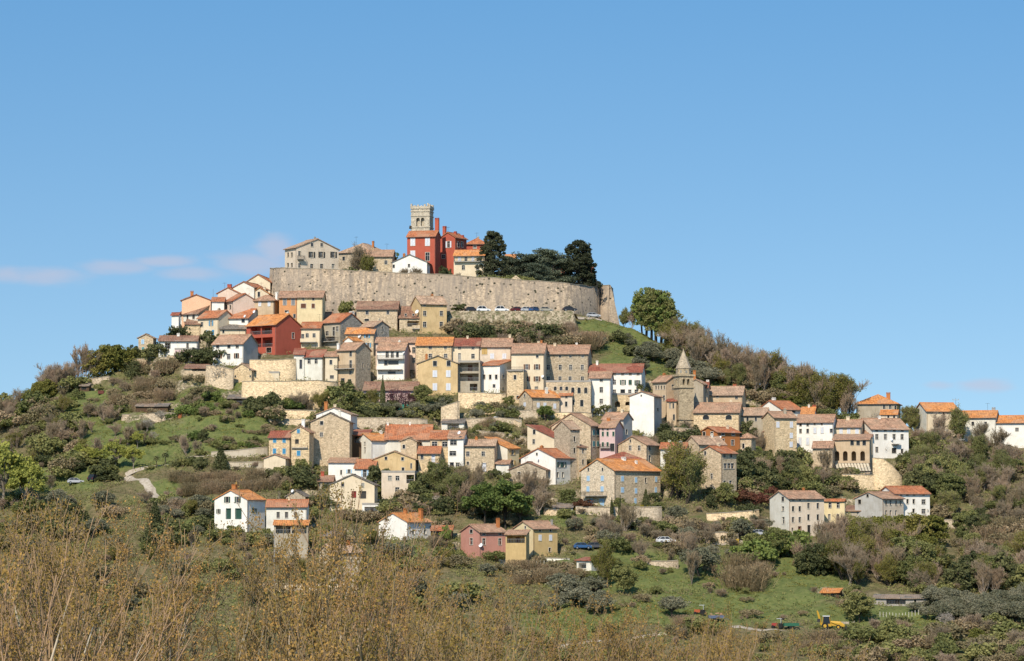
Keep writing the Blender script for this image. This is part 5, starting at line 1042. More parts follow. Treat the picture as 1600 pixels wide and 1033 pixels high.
def grow(H, lean=(0, 0), spread=.55, levels=4, kids=(5, 5, 5, 4), trunk=.3, r0=.16, shrink=.62, seed=1, up=.35, wig=.18, forks=1, low=.22):
    """segments of a bare tree: list (level, p, q, r0, r1) and its twig ends"""
    g = random.Random(seed); segs = []; tips = []
    def branch(p, d, L, r, lv):
        tall = lv == 0 and trunk > .8
        n = 8 if tall else (3 if lv < levels else 2); pts = [p]; tp_ = .9 if tall else .55
        for i in range(n):
            d = (d + Vector((g.gauss(0, wig), g.gauss(0, wig), g.gauss(0, wig) + up * .35))).normalized(); q = pts[-1] + d * (L / n)
            ra = r * (1 - tp_ * i / n); rb = r * (1 - tp_ * (i + 1) / n); segs.append((lv, pts[-1], q, ra, rb)); pts.append(q)
        if lv >= levels: tips.append(pts[-1]); tips.append(pts[-2]); return
        nk = kids[min(lv, len(kids) - 1)]
        for i in range(nk):
            t = g.uniform(.2 if lv else low, 1.0); a = t * n; j = min(int(a), n - 1); c = pts[j].lerp(pts[j + 1], a - j)
            o = d.orthogonal().normalized(); o.rotate(Matrix.Rotation(g.uniform(0, 2 * math.pi), 3, d))
            nd = (d * (1 - spread * .5) + o * spread * g.uniform(.7, 1.3) + Vector((0, 0, up * .4))).normalized()
            branch(c, nd, L * shrink * g.uniform(.75, 1.2), max(r * .5 * (1.15 - t * (.85 if tall else .4)), .006), lv + 1)
    for f_ in range(forks):
        d0 = Vector((lean[0] + (g.gauss(0, .25) if forks > 1 else 0), lean[1] + (g.gauss(0, .25) if forks > 1 else 0), 1)).normalized()
        branch(Vector((g.uniform(-.2, .2) * (forks > 1), g.uniform(-.2, .2) * (forks > 1), 0)), d0, H * trunk, r0, 0)
    top = max(s[2].z for s in segs); k = H / top
    segs = [(l, p * k, q * k, a, b) for l, p, q, a, b in segs]; tips = [t * k for t in tips]
    return segs, tips
def S_of(segs, f=lambda l: True, rmin=.0): return [(*p, *q, max(a, rmin), max(b, rmin)) for l, p, q, a, b in segs if f(l)]
BARK = m_leaf('bark_grey', (0.34, 0.28, 0.215), (0.20, 0.165, 0.13), 0); BARKD = m_leaf('bark_dark', (0.075, 0.06, 0.045), (0.05, 0.04, 0.03), 0)
TWIG = m_leaf('twigs_brown', (0.40, 0.30, 0.19), (0.26, 0.195, 0.125), 0); TWIGP = m_leaf('twigs_purple', (0.40, 0.305, 0.205), (0.27, 0.205, 0.14), 0)
L_ = {'green': ((0.215, 0.26, 0.065), (0.12, 0.155, 0.042)), 'mid': ((0.27, 0.265, 0.09), (0.165, 0.17, 0.058)), 'lime': ((0.42, 0.40, 0.09), (0.27, 0.28, 0.06)), 'yellow': ((0.27, 0.24, 0.055), (0.14, 0.14, 0.034)),
      'olive': ((0.27, 0.255, 0.16), (0.165, 0.16, 0.10)), 'dark': ((0.165, 0.17, 0.066), (0.09, 0.097, 0.040)), 'conifer': ((0.095, 0.10, 0.050), (0.045, 0.052, 0.028)), 'cedar': ((0.17, 0.195, 0.125), (0.085, 0.105, 0.065)),
      'blossom': ((0.56, 0.50, 0.42), (0.26, 0.22, 0.16)), 'straw': ((0.36, 0.27, 0.15), (0.22, 0.16, 0.09)), 'rust': ((0.20, 0.085, 0.05), (0.11, 0.05, 0.03)), 'brush': ((0.36, 0.28, 0.16), (0.24, 0.19, 0.10)),
      'gold': ((0.44, 0.27, 0.075), (0.25, 0.165, 0.045)), 'plum': ((0.16, 0.06, 0.07), (0.09, 0.04, 0.045)), 'goldbush': ((0.42, 0.33, 0.03), (0.2, 0.17, 0.02))}
def LM(k): return m_leaf('leaves_' + k, *L_[k])
PROTO = {}
def proto(kind, n):
    def deco(f):
        PROTO[kind] = [f(i) for i in range(n)]; return f
    return deco
def clumps(centres, rad, per, size, seed, up=.3, asp=1.0, squash=.75):
    g = np.random.default_rng(seed); c = np.repeat(np.asarray(centres), per, 0); n = len(c)
    d = g.normal(size=(n, 3)); d /= np.linalg.norm(d, axis=1)[:, None]; r = g.uniform(.35, 1.0, n)[:, None] ** .6 * (np.repeat(np.asarray(rad), per)[:, None] if np.ndim(rad) else rad)
    o = d * r; o[:, 2] *= squash
    return leaf_quads(c + o, size, up, asp, g)
def shell_pts(n, rx, rz, cz, seed, lo=-.5, inner=.55):
    g = np.random.default_rng(seed); d = g.normal(size=(n * 3, 3)); d /= np.linalg.norm(d, axis=1)[:, None]; d = d[d[:, 2] > lo][:n]; r = g.uniform(inner, 1, len(d))[:, None]
    p = d * r * np.array([rx, rx, rz]); p[:, 2] += cz; p[:, :2] *= g.uniform(.8, 1.15, (len(d), 1)); return p
def leafy(kind, H, rx, cz, rz, ncl, per, size, rad, leaf, n=3, tr=.2, bark=None, lo=-.5, parts=True, squash=.75):
    out = []
    for i in range(n):
        sd_ = abs(hash(kind) % 1) + 31 * i + len(kind) * 7 + int(H * 3)
        P = shell_pts(ncl, rx, rz, cz, sd_, lo); segs = []
        g = random.Random(sd_)
        base = Vector((0, 0, 0)); fork = Vector((g.uniform(-.2, .2), g.uniform(-.2, .2), cz * .45)); segs.append((*base, *fork, tr, tr * .75))
        for p in P[:: max(1, ncl // 14)]:
            p = Vector(p); m_ = fork.lerp(p, .5) + Vector((0, 0, .1 * H * .3)); segs.append((*fork, *m_, tr * .5, tr * .3)); segs.append((*m_, *p, tr * .3, .02))
        g2 = np.random.default_rng(sd_)
        Q = clumps(P, g2.uniform(.6, 1.25, len(P)) * rad, per, size, sd_, squash=squash)
        cr = quads_mesh('crown', Q, LM(leaf)); tk = seg_mesh('trunk', segs, bark or BARKD, 5)
        out.append((H, [('trunk', tk), ('crown', cr)] if parts else [('foliage', cr)]))
    PROTO[kind] = out
leafy('tree_green', 8, 3.2, 4.9, 3.0, 60, 95, .42, .95, 'green')
leafy('tree_mid', 8, 3.0, 4.3, 3.6, 64, 85, .40, .95, 'mid', lo=-.8)
leafy('tree_lime', 8, 3.3, 4.9, 3.0, 60, 60, .38, .85, 'lime', 2, bark=BARK)
leafy('tree_yellow', 6, 2.9, 2.9, 3.0, 75, 80, .36, .85, 'yellow', 3, lo=-.97)
leafy('tree_dark', 7, 2.5, 3.5, 3.4, 60, 85, .40, .85, 'dark', 3, lo=-.9)
leafy('olive_tree', 4, 2.1, 2.4, 1.55, 42, 75, .27, .65, 'olive', 3, tr=.16)
leafy('bush_green', 2.2, 1.5, 1.0, 1.1, 26, 60, .26, .5, 'green', 3, parts=False)
leafy('bush_mid', 2.2, 1.6, 1.0, 1.1, 26, 60, .26, .5, 'mid', 3, parts=False)
leafy('bush_dark', 2.2, 1.5, 1.0, 1.2, 26, 65, .26, .5, 'dark', 3, parts=False)
leafy('bush_brush', 2.2, 1.7, 0.9, 1.1, 26, 60, .24, .55, 'brush', 3, parts=False)
leafy('bush_rust', 2.2, 1.3, 1.1, 1.1, 24, 60, .24, .45, 'rust', 1, parts=False)
leafy('bush_gold', 2.2, 1.1, 1.1, 1.2, 24, 60, .22, .4, 'goldbush', 1, parts=False)
leafy('blossom_tree', 4, 1.9, 2.4, 1.6, 34, 36, .16, .7, 'blossom', 2, tr=.12, bark=BARK)
leafy('plum_tree', 4, 2.2, 2.3, 1.7, 34, 45, .16, .75, 'plum', 1, tr=.12)
leafy('ivy', 2.2, 1.4, 1.1, 1.4, 26, 70, .24, .42, 'dark', 2, parts=False)
leafy('hedge', 1.6, 1.0, .8, .8, 20, 60, .2, .35, 'dark', 1, parts=False)
@proto('cypress', 2)
def _(i):
    g = np.random.default_rng(50 + i); n = 5200; t = g.uniform(0, 1, n); r = 1.0 * np.sin(np.clip(t * 1.05 + .06, 0, 1) * math.pi) ** .6 * (1 - t * .45) * g.uniform(.7, 1.05, n); a = g.uniform(0, 2 * math.pi, n)
    C = np.stack([r * np.cos(a), r * np.sin(a), .3 + t * 8.7], 1); return (9, [('crown', quads_mesh('crown', leaf_quads(C, .36, .1, .6, g), LM('dark'))), ('trunk', seg_mesh('trunk', [(0, 0, 0, 0, 0, 2, .16, .1)], BARKD, 6))])
@proto('rampart_conifer', 2)
def _(i):
    g = np.random.default_rng(70 + i); P = []; S = [(0, 0, 0, 0, 0, 15, .45, .1)]
    for k in range(210):
        t = g.uniform(0, 1) ** .85; z = 1.2 + t * 14.2; a = g.uniform(0, 2 * math.pi)
        R_ = ((5.0 * (1 - t) ** .45 + .9) if i else (5.2 * (1 - t) ** .7 + 1.1 * math.sin(t * 9) ** 2 + .7)) * g.uniform(.55, 1.0)
        P.append((R_ * math.cos(a), R_ * math.sin(a), z)); S.append((0, 0, max(z - .6, .5), *P[-1], .1, .03))
    g2 = np.random.default_rng(i)
    Q = clumps(P, g2.uniform(.55, 1.15, len(P)), 85, .42, i + 3, up=.5, squash=.6)
    return (15.8, [('crown', quads_mesh('crown', Q, LM('conifer'))), ('trunk', seg_mesh('trunk', S, BARKD, 5))])
@proto('cedar', 2)
def _(i):
    g = np.random.default_rng(90 + i); P = []; S = [(0, 0, 0, .5, 0, 6, .6, .45), (.5, 0, 6, -.3, .2, 11.2, .4, .1)]; RD = []
    for L in range(9 if i == 0 else 8):
        z = 2.6 + L * 1.15; nb = 6
        for b in range(nb):
            a = g.uniform(0, 2 * math.pi); R_ = (9.4 - .5 * L) * g.uniform(.65, 1.05); dip = g.uniform(-.3, .8)
            e = (R_ * math.cos(a), R_ * math.sin(a) * .7, z + dip); S.append((0, 0, z - .4, e[0] * .6, e[1] * .6, z + .5, .16, .09)); S.append((e[0] * .6, e[1] * .6, z + .5, *e, .09, .03))
            for s in np.linspace(.35, 1, 6): P.append((e[0] * s + g.normal() * .5, e[1] * s + g.normal() * .5, z + .4 + dip * s)); RD.append(1.7 * (.7 + .5 * g.uniform()))
    Q = clumps(P, np.array(RD), 60, .42, i + 13, up=1.2, squash=.42)
    return (12.6, [('crown', quads_mesh('crown', Q, LM('cedar'))), ('trunk', seg_mesh('trunk', S, BARKD, 6))])
@proto('young_conifer', 1)
def _(i):
    g = np.random.default_rng(5); n = 3500; t = g.uniform(0, 1, n) ** 1.3; lay = np.floor(t * 9) / 9; r = (1.6 * (1 - lay) + .1) * g.uniform(.2, 1, n) ** .6; a = g.uniform(0, 6.283, n)
    C = np.stack([r * np.cos(a), r * np.sin(a), .4 + t * 5.4 - r * .15], 1); return (6, [('crown', quads_mesh('crown', leaf_quads(C, .3, .6, .6, g), LM('dark'))), ('trunk', seg_mesh('trunk', [(0, 0, 0, 0, 0, 5.5, .12, .03)], BARKD, 6))])
@proto('pine_group_tree', 3)
def _(i):
    g = np.random.default_rng(40 + i); P = shell_pts(150, 3.9, 5.9, 7.3, 200 + i, -.8, .4); S = [(0, 0, 0, .3, .1, 4.5, .38, .3), (.3, .1, 4.5, .1, 0, 11, .3, .06)]
    for p in P[::3]: S.append((.2, .05, max(4, p[2] - 2), *p, .12, .03))
    Q = clumps(P, g.uniform(.5, 1.1, len(P)), 80, .4, i); return (13.4, [('crown', quads_mesh('crown', Q, LM(['mid', 'mid', 'green'][i]))), ('trunk', seg_mesh('trunk', S, BARKD, 6))])
@proto('palm', 1)
def _(i):
    g = random.Random(2); Q = []; S = []
    for k in range(7): S.append((.02 * k, 0, k * .62, .02 * (k + 1), 0, (k + 1) * .62, .2 - .005 * k, .17))
    for k in range(34):
        a = k * 2.4; el = .9 - (k / 34) * 1.5; p = Vector((.14, 0, 4.3)); d = Vector((math.cos(a) * math.cos(el), math.sin(a) * math.cos(el), math.sin(el))); side = d.cross(Vector((0, 0, 1))).normalized()
        for s in range(5):
            q = p + d * .38; w0, w1 = .34 * math.sin(.35 + s * .5), .34 * math.sin(.35 + (s + 1) * .5)
            if s == 4: w1 = .03
            Q.append([p - side * w0, p + side * w0, q + side * w1, q - side * w1]); d = (d + Vector((0, 0, -.28))).normalized(); p = q
    return (5.6, [('crown', quads_mesh('crown', np.array([[list(v) for v in f] for f in Q]), LM('dark'))), ('trunk', seg_mesh('trunk', S, BARKD, 8))])
def bare(kind, H, n, twig, bark, **kw):
    out = []
    for i in range(n):
        segs, tips = grow(H, seed=i * 17 + len(kind) + int(H), **kw)
        lv = kw.get('levels', 4)
        out.append((H, [('trunk', seg_mesh('trunk', S_of(segs, lambda l: l <= 1), bark, 5)), ('branches', seg_mesh('branches', S_of(segs, lambda l: l > 1, .017), twig, 3))]))
    PROTO[kind] = out
bare('bare_tree', 9, 5, TWIG, BARK, spread=.44, levels=4, kids=(9, 6, 5, 4), trunk=.52, r0=.10, shrink=.56, up=.62, forks=3, low=.06)
bare('bare_purple', 8, 4, TWIGP, BARK, spread=.52, levels=4, kids=(9, 6, 5, 4), trunk=.44, r0=.10, shrink=.58, up=.5, forks=3, low=.08)
bare('bare_shrub', 3.6, 3, TWIG, BARK, spread=.6, levels=3, kids=(6, 7, 6), trunk=.4, r0=.045, shrink=.62, up=.35, forks=7)
bare('bare_shrub_purple', 3.6, 2, TWIGP, TWIGP, spread=.6, levels=3, kids=(6, 7, 6), trunk=.4, r0=.045, shrink=.62, up=.35, forks=8)
for kk, lf, amt in (('half_leaf', 'yellow', 3), ('half_green', 'mid', 4)):
    out = []
    for i in range(3):
        segs, tips = grow(9, seed=300 + i + amt, spread=.46, levels=4, kids=(8, 6, 5, 4), trunk=.5, r0=.11, shrink=.57, up=.55, forks=3, low=.08)
        g = np.random.default_rng(i); tp = np.array([list(t) for t in tips]); tp = np.repeat(tp, amt, 0) + g.normal(size=(len(tp) * amt, 3)) * .22
        out.append((9, [('trunk', seg_mesh('trunk', S_of(segs, lambda l: l <= 1), BARKD, 5)), ('branches', seg_mesh('branches', S_of(segs, lambda l: l > 1, .017), TWIG, 3)), ('foliage', quads_mesh('foliage', leaf_quads(tp, .2, .3, 1, g), LM(lf)))]))
    PROTO[kk] = out
@proto('reeds', 3)
def _(i):
    g = np.random.default_rng(i + 5); n = 900; b = g.normal(size=(n, 3)) * np.array([1.0, 1.0, 0]); b[:, 2] = 0; hh = g.uniform(.8, 3.0, n); d = np.stack([b[:, 0] * .15 + g.normal(0, .28, n), b[:, 1] * .15 + g.normal(0, .28, n), np.ones(n)], 1)
    t = b + d * hh[:, None]; a = g.uniform(0, 3.14, n); s = np.stack([np.cos(a), np.sin(a), 0 * a], 1) * .035
    Q = np.stack([b - s, b + s, t + s * .6, t - s * .6], 1)
    head = leaf_quads(np.concatenate([t, b + d * (hh * .7)[:, None]]), .26, .1, .6, g); return (3.0, [('reeds', quads_mesh('reeds', np.concatenate([Q, head]), LM('straw')))])

COUNTN = {}
def plant(kind, x, row, hpx, label, group=None, cat=None, name=None, Y=None, wide=1.0, rz=None):
    lr = random.Random(int(x * 13 + row * 7 + hpx)); V = PROTO[kind]; H, parts = V[lr.randrange(len(V))]
    Y = float(depth_at(x, row)) if Y is None else Y
    X = float(AX(x, row)) * Y; z = float(ground(X, Y)) - .1
    s = hpx * K * Y / H; nm = name or NAMES[kind][0]; ct = cat or NAMES[kind][1]; rot = lr.uniform(0, 6.28) if rz is None else rz
    if len(parts) == 1:
        r = bpy.data.objects.new(nm, parts[0][1]); COL.objects.link(r)
    else:
        r = empty(nm)
        for pn, m in parts: link(pn, m, None, r)
    r.location = (X, Y, z); r.rotation_euler = (0, 0, rot); ws = s * wide; r.scale = (ws, ws, s)
    tag(r, label, ct, group); return r
NAMES = {'tree_green': ('leafy_tree', 'tree'), 'tree_mid': ('leafy_tree', 'tree'), 'tree_lime': ('budding_tree', 'tree'), 'tree_yellow': ('laurel_tree', 'tree'), 'tree_dark': ('evergreen_tree', 'tree'), 'olive_tree': ('olive_tree', 'olive tree'),
         'bush_green': ('leafy_shrub', 'leafy shrub'), 'bush_mid': ('bush', 'bush'), 'bush_dark': ('evergreen_shrub', 'evergreen'), 'bush_brush': ('bramble', 'bramble'), 'bush_rust': ('bush', 'bush'), 'bush_gold': ('bush', 'bush'), 'blossom_tree': ('blossom_tree', 'tree'), 'plum_tree': ('plum_tree', 'tree'),
         'ivy': ('ivy', 'ivy'), 'hedge': ('hedge', 'hedge'), 'cypress': ('cypress', 'tree'), 'rampart_conifer': ('conifer', 'tree'), 'cedar': ('cedar', 'tree'), 'young_conifer': ('conifer', 'tree'), 'pine_group_tree': ('tall_tree', 'tree'), 'palm': ('palm', 'palm tree'),
         'bare_tree': ('bare_tree', 'tree'), 'bare_purple': ('bare_tree', 'tree'), 'bare_shrub': ('bare_shrub', 'shrub'), 'bare_shrub_purple': ('bare_shrub', 'shrub'), 'half_leaf': ('sprouting_tree', 'tree'), 'half_green': ('sprouting_tree', 'tree'), 'reeds': ('reed_clump', 'reeds')}
PADA = np.array(PADS, float)
def on_pad(X, Y, m=.6):
    dx, dy = X - PADA[:, 0], Y - PADA[:, 1]; lx = dx * PADA[:, 3] - dy * PADA[:, 4]; ly = dx * PADA[:, 4] + dy * PADA[:, 3]
    return bool(np.any((lx > -PADA[:, 5] - m) & (lx < m) & (ly > -m) & (ly < PADA[:, 6] + m)))
zr = random.Random(11)
CLEAR = [(1306, 1377, 722, 743, float(depth_at(1340, 744))), (735, 895, 481, 489, 826), (1165, 1226, 834, 842, float(depth_at(1190, 842))), (1030, 1050, 847, 857, float(depth_at(1040, 855))), (900, 940, 858, 866, float(depth_at(920, 864))), (108, 155, 746, 756, float(depth_at(130, 752))), (1280, 1325, 952, 978, float(depth_at(1296, 975))), (1100, 1250, 955, 974, float(depth_at(1180, 974))), (1095, 1190, 800, 816, float(depth_at(1140, 815))), (898, 1034, 794, 806, float(depth_at(960, 812)))]
def clear_height(x, row, hpx, Y):
    # how tall a plant may stand without hiding more than the foot of the houses behind it
    hw = hpx * .35
    for (x0_, x1_, e_, b_, y_) in CLEAR:
        if y_ > Y - 1 and x0_ - hw < x < x1_ + hw and row > e_ and row - b_ < 30: hpx = min(hpx, row - (e_ + .6 * (min(b_, row) - e_)))
    for H in HOUSES:
        if H['C'].y > Y - 1 and H['xl'] - hw < x < H['xr'] + hw:
            lim = row - (H['eave_row'] + .68 * (min(H['base_row'], row) - H['eave_row']))
            if row > H['eave_row'] and row - H['base_row'] < 30 and lim < hpx: hpx = lim
    return hpx
def zone(kinds, n, box, hr, label, group, wide=1.0, m=1.0):
    """n plants of one look scattered in a photo-space strip: all share one label and group"""
    x0, x1, r0, r1 = box[:4]; k = 0; tries = 0
    while k < n and tries < n * 12:
        tries += 1; x = zr.uniform(x0, x1); t = (x - x0) / max(x1 - x0, 1)
        ra, rb = (r0, r1) if len(box) == 4 else (r0 + (box[4] - r0) * t, r1 + (box[5] - r1) * t)
        row = zr.uniform(ra, rb); row = max(row, float(skyrow(x)) + .5); Y = float(depth_at(x, row))
        if on_pad(float(AX(x, row)) * Y, Y, m): continue
        kd = kinds if isinstance(kinds, str) else zr.choice(kinds)
        hp = clear_height(x, row, zr.uniform(*hr), Y)
        if hp < 4.5: continue
        plant(kd, x, row, hp, label, group, wide=wide * zr.uniform(.85, 1.25)); k += 1
P = plant
# --- on the rampart
P('rampart_conifer', 771, 438, 88, 'tall dark ragged conifer left of the spreading cedar on the rampart', Y=846, wide=.88)
P('cedar', 803, 440, 58, 'left hand blue green cedar touching the tall ragged conifer', Y=874, wide=.85)
P('rampart_conifer', 763, 438, 60, 'shorter dark conifer leaning on the left of the ragged conifer', Y=848, wide=.8)
P('rampart_conifer', 905, 448, 84, 'broad dark conifer at the right end of the rampart', Y=852, wide=1.12)
P('rampart_conifer', 916, 449, 62, 'small dark conifer on the outer side of the broad dark one', Y=856, wide=.8)
P('cedar', 822, 441, 64, 'wide spreading blue green cedar in the middle of the rampart park', Y=862, wide=1.05)
P('cedar', 866, 444, 64, 'second blue green cedar in front of the broad dark conifer', Y=852, wide=1.0)
P('cedar', 846, 443, 66, 'central blue green cedar behind the other two cedars', Y=870, wide=1.05)
P('cedar', 842, 442, 36, 'low blue green cedar boughs spilling over the rampart edge', Y=842, wide=1.1)
for x, r, hp in ((753, 434, 13), (768, 435, 15), (782, 437, 14), (797, 438, 16), (811, 439, 17), (824, 440, 15)): P('bush_mid', x, r, hp, 'clipped grey green bush behind the rampart edge below the conifers', 'bushes along the rampart below the conifers', Y=838, wide=1.3)
P('bare_purple', 552, 422, 60, 'bare grey tree between the mansion and the stone houses on the rampart', Y=848)
P('half_leaf', 572, 423, 40, 'leaning bare tree in front of the stone house on the rampart', Y=842)
P('tree_green', 604, 420, 58, 'bright green round tree behind the stone houses on the rampart', Y=880, wide=1.0)
P('bush_mid', 545, 421, 15, 'dark green bush at the foot of the bare grey tree on the rampart', Y=840, wide=1.6)
P('bush_mid', 562, 422, 10, 'lower green bush behind the rampart edge beside the stone house', Y=840, wide=1.5)
P('bare_shrub_purple', 632, 427, 22, 'leafless shrub in front of the white chapel like gable', Y=841); P('bare_shrub_purple', 650, 428, 24, 'larger leafless shrub right of the white gable window', Y=841)
P('bush_green', 677, 431, 9, 'light green bush behind the rampart below the red house', Y=842, wide=1.5)
P('tree_dark', 692, 432, 27, 'dark green small tree below the red wing', Y=842, wide=.8); P('tree_dark', 701, 432, 24, 'dark small tree left of the cream balcony house', Y=843, wide=.8)
P('bare_shrub_purple', 715, 432, 18, 'leafless shrub in front of the cream balcony house', Y=841)
# --- skyline right of the rampart
for x, r, hp, w_ in ((1003, 519, 70, .85), (1010, 521, 80, .9), (1018, 521, 85, 1.0), (1025, 524, 87, 1.0), (1033, 523, 86, 1.0), (1041, 526, 78, .95)): P('pine_group_tree', x, r, hp, 'tall olive green tree in the tight group on the skyline right of the bastion', 'tall trees in the group right of the bastion', wide=w_)
P('half_green', 975, 506, 32, 'small thin tree just right of the bastion foot'); P('bare_purple', 987, 510, 34, 'leafless grey tree between the bastion and the tall tree group')
zone(['bare_purple', 'bare_tree', 'half_leaf'], 24, (1046, 1118, 540, 552, 576, 592), (40, 68), 'bare brown tree in the clump on the ridge above the church', 'bare trees on the ridge above the church')
zone(['bare_purple', 'bare_tree'], 20, (1126, 1200, 578, 590, 606, 618), (40, 70), 'bare purplish tree on the ridge right of the church', 'bare purplish trees on the ridge')
zone(['bare_tree', 'half_leaf', 'bare_purple'], 22, (1190, 1265, 600, 612, 630, 642), (40, 70), 'leafless tree on the falling ridge above the right hand row', 'leafless trees on the falling ridge')
zone(['bare_tree', 'half_leaf', 'bare_tree'], 24, (1258, 1345, 628, 640, 655, 668), (42, 70), 'thin leafless tree near the orange hipped roof on the ridge', 'thin trees near the orange hipped roof')
zone(['tree_mid', 'half_green'], 4, (1130, 1250, 585, 600, 625, 640), (26, 44), 'dark ivy covered tree among bare trees on the ridge', 'ivy covered trees on the ridge')
zone('blossom_tree', 2, (1118, 1140, 575, 590), (22, 28), 'pale blossoming tree on the ridge above the church', 'blossom trees above the church')
zone(['bush_mid', 'bush_dark', 'bush_brush', 'tree_yellow'], 34, (1060, 1330, 590, 612, 650, 672), (12, 24), 'rounded shrub on the grassy bank above the right hand row', 'shrubs on the bank above the right hand row', 1.2)
zone(['bush_brush', 'bare_shrub', 'bush_mid', 'bare_shrub'], 40, (1040, 1345, 548, 560, 658, 672), (14, 24), 'brown thicket at the feet of the ridge trees', 'thicket at the feet of the ridge trees', 1.2)
zone('olive_tree', 13, (1000, 1075, 545, 585, 560, 594), (20, 32), 'grey green olive on the slope between the grassy hump and the church', 'olives between the hump and the church')
zone('olive_tree', 4, (1085, 1110, 585, 600), (24, 32), 'olive standing behind the church roofs', 'olives behind the church roofs')
zone(['bush_dark', 'olive_tree'], 6, (930, 1010, 528, 560), (12, 22), 'dark bush on the grassy hump', 'bushes on the grassy hump')
zone(['reeds', 'bush_brush'], 5, (905, 935, 520, 545), (16, 26), 'straw coloured scrub at the left foot of the grassy hump', 'straw scrub beside the hump')
P('blossom_tree', 993, 571, 14, 'small white blossom tree behind the long white house')
zone(['bare_shrub', 'bush_brush', 'bare_shrub_purple', 'bush_brush', 'bush_dark'], 75, (704, 900, 519, 536, 519, 545), (14, 28), 'grey brown shrub on the bank below the parked cars', 'shrubs on the bank below the parked cars', 1.2)
zone(['tree_dark', 'bare_purple'], 5, (825, 905, 534, 548), (24, 34), 'bigger dark thicket tree on the bank below the rampart', 'thicket trees below the rampart')
P('hedge', 716, 493, 14, 'dark clipped hedge at the foot of the rampart right of the ochre house', Y=826, wide=1.6)
for x, r, hp in ((610, 513, 26), (620, 515, 30), (632, 515, 20), (617, 500, 16), (641, 516, 14)): P('ivy', x, r, hp, 'thick green ivy heaped over the end of the long stone house', 'ivy by the long stone house', Y=792, wide=1.0)
zone(['bare_shrub', 'bush_mid'], 14, (520, 640, 484, 492), (12, 26), 'thin shrub at the foot of the rampart masonry', 'shrubs at the rampart foot', .8, .2)
P('bush_dark', 560, 487, 6, 'flat green weeds on the strip below the rampart', Y=822, wide=3)
# --- left skyline
zone(['bare_purple', 'bare_tree'], 13, (68, 115, 600, 612, 590, 600), (36, 52), 'bare grey tree on the left skyline', 'bare trees on the left skyline')
zone(['bare_purple'], 4, (15, 58, 622, 634, 610, 622), (24, 34), 'small bare tree low on the far left skyline', 'small bare trees on the far left skyline')
P('bare_tree', 124, 592, 66, 'tallest thin bare tree of the left skyline'); P('bare_tree', 134, 590, 48, 'bare tree beside the tallest one on the left skyline')
for x, r, hp in ((152, 584, 44), (168, 580, 46), (184, 577, 44), (198, 574, 38)): P('tree_yellow', x, r, hp, 'big yellow green laurel on the left skyline before the first house', 'yellow green laurels on the left skyline')
P('tree_dark', 209, 570, 34, 'dark laurel right against the first stone house'); P('young_conifer', 51, 614, 26, 'small dark conifer on the left skyline')
for x, r, hp in ((62, 624, 32), (74, 622, 30), (45, 632, 24)): P('tree_yellow', x, r, hp, 'dull yellow green bush tree at the left skyline edge', 'dull green bush trees at the left edge')
zone(['bush_brush', 'bush_mid', 'bare_shrub'], 16, (-10, 120, 640, 665, 600, 640), (14, 26), 'brown scrub bush on the far left spur', 'brown scrub on the far left spur', 1.3)
zone(['bush_mid', 'bush_dark', 'tree_dark'], 16, (200, 300, 556, 590, 520, 600), (14, 30), 'green bush climbing to the first houses on the left', 'bushes by the first houses on the left', 1.1, .3)
zone(['reeds', 'bush_brush', 'bare_shrub'], 26, (170, 262, 596, 640), (12, 22), 'tall straw coloured cane clump on the left spur', 'cane clumps on the left spur', 1.1)
zone(['reeds', 'bush_brush'], 7, (225, 262, 566, 596), (14, 24), 'straw cane clump right below the small stone house', 'cane clumps below the small stone house')
for x, r, hp in ((300, 570, 22), (290, 566, 22), (314, 568, 20)): P('bush_dark', x, r, hp, 'dark rounded bush under the palm', 'bushes under the palm', wide=1.2)
P('palm', 298, 548, 30, 'single palm with dark crown before the low white house', Y=float(depth_at(298, 566)))
P('ivy', 330, 566, 32, 'ivy on the corner left of the brown shuttered white house'); P('ivy', 328, 540, 22, 'upper ivy column left of the brown shuttered white house')
P('blossom_tree', 345, 600, 34, 'leafless greyish tree before the small stone shed')
zone(['bare_purple', 'bare_tree', 'bare_shrub'], 28, (0, 240, 650, 720), (18, 40), 'leafless tree in the meadows of the left slope', 'leafless trees of the left meadows')
zone(['tree_lime', 'half_leaf'], 7, (60, 260, 680, 745), (22, 36), 'fresh lime green tree on the left slope', 'lime green trees on the left slope')
zone(['bush_brush', 'bare_shrub_purple', 'bush_mid'], 55, (0, 420, 630, 742), (6, 14), 'low bush dotted over the left meadows', 'low bushes of the left meadows', 1.3)
zone('blossom_tree', 4, (225, 265, 655, 690), (16, 22), 'small pale blossom tree in the left meadows', 'blossom trees of the left meadows')
P('bare_purple', 292, 706, 36, 'dense round leafless tree in the middle of the left meadow'); P('tree_dark', 318, 690, 22, 'dark small tree beside the round leafless tree'); P('bare_purple', 305, 706, 24, 'smaller round leafless tree beside the dense one')
P('tree_lime', 4, 792, 104, 'large lime yellow budding tree at the left edge', wide=1.05); P('tree_lime', 40, 792, 76, 'smaller lime budding tree beside the large one at the left edge')
P('tree_lime', 180, 738, 46, 'lime budding tree beside the farm track'); P('tree_lime', 208, 738, 38, 'lower lime budding tree left of the farm track bend')
P('hedge', 165, 750, 11, 'long dark clipped hedge by the parked cars left of the track', wide=2.2); P('hedge', 182, 748, 12, 'right end of the clipped hedge by the farm track', wide=1.8)
zone(['bush_dark', 'tree_dark', 'bush_mid'], 13, (60, 175, 725, 748), (14, 26), 'dark hedge bush along the lane on the left', 'hedge bushes on the left lane', 1.3)
for x, r, hp in ((258, 735, 26), (244, 738, 22)): P('palm', x, r, hp, 'short palm in the garden right of the farm track', 'short palms by the farm track', wide=.9)
zone(['bush_mid', 'bush_dark'], 8, (262, 335, 722, 740), (9, 15), 'garden shrub on the terrace right of the farm track', 'garden shrubs by the farm track')
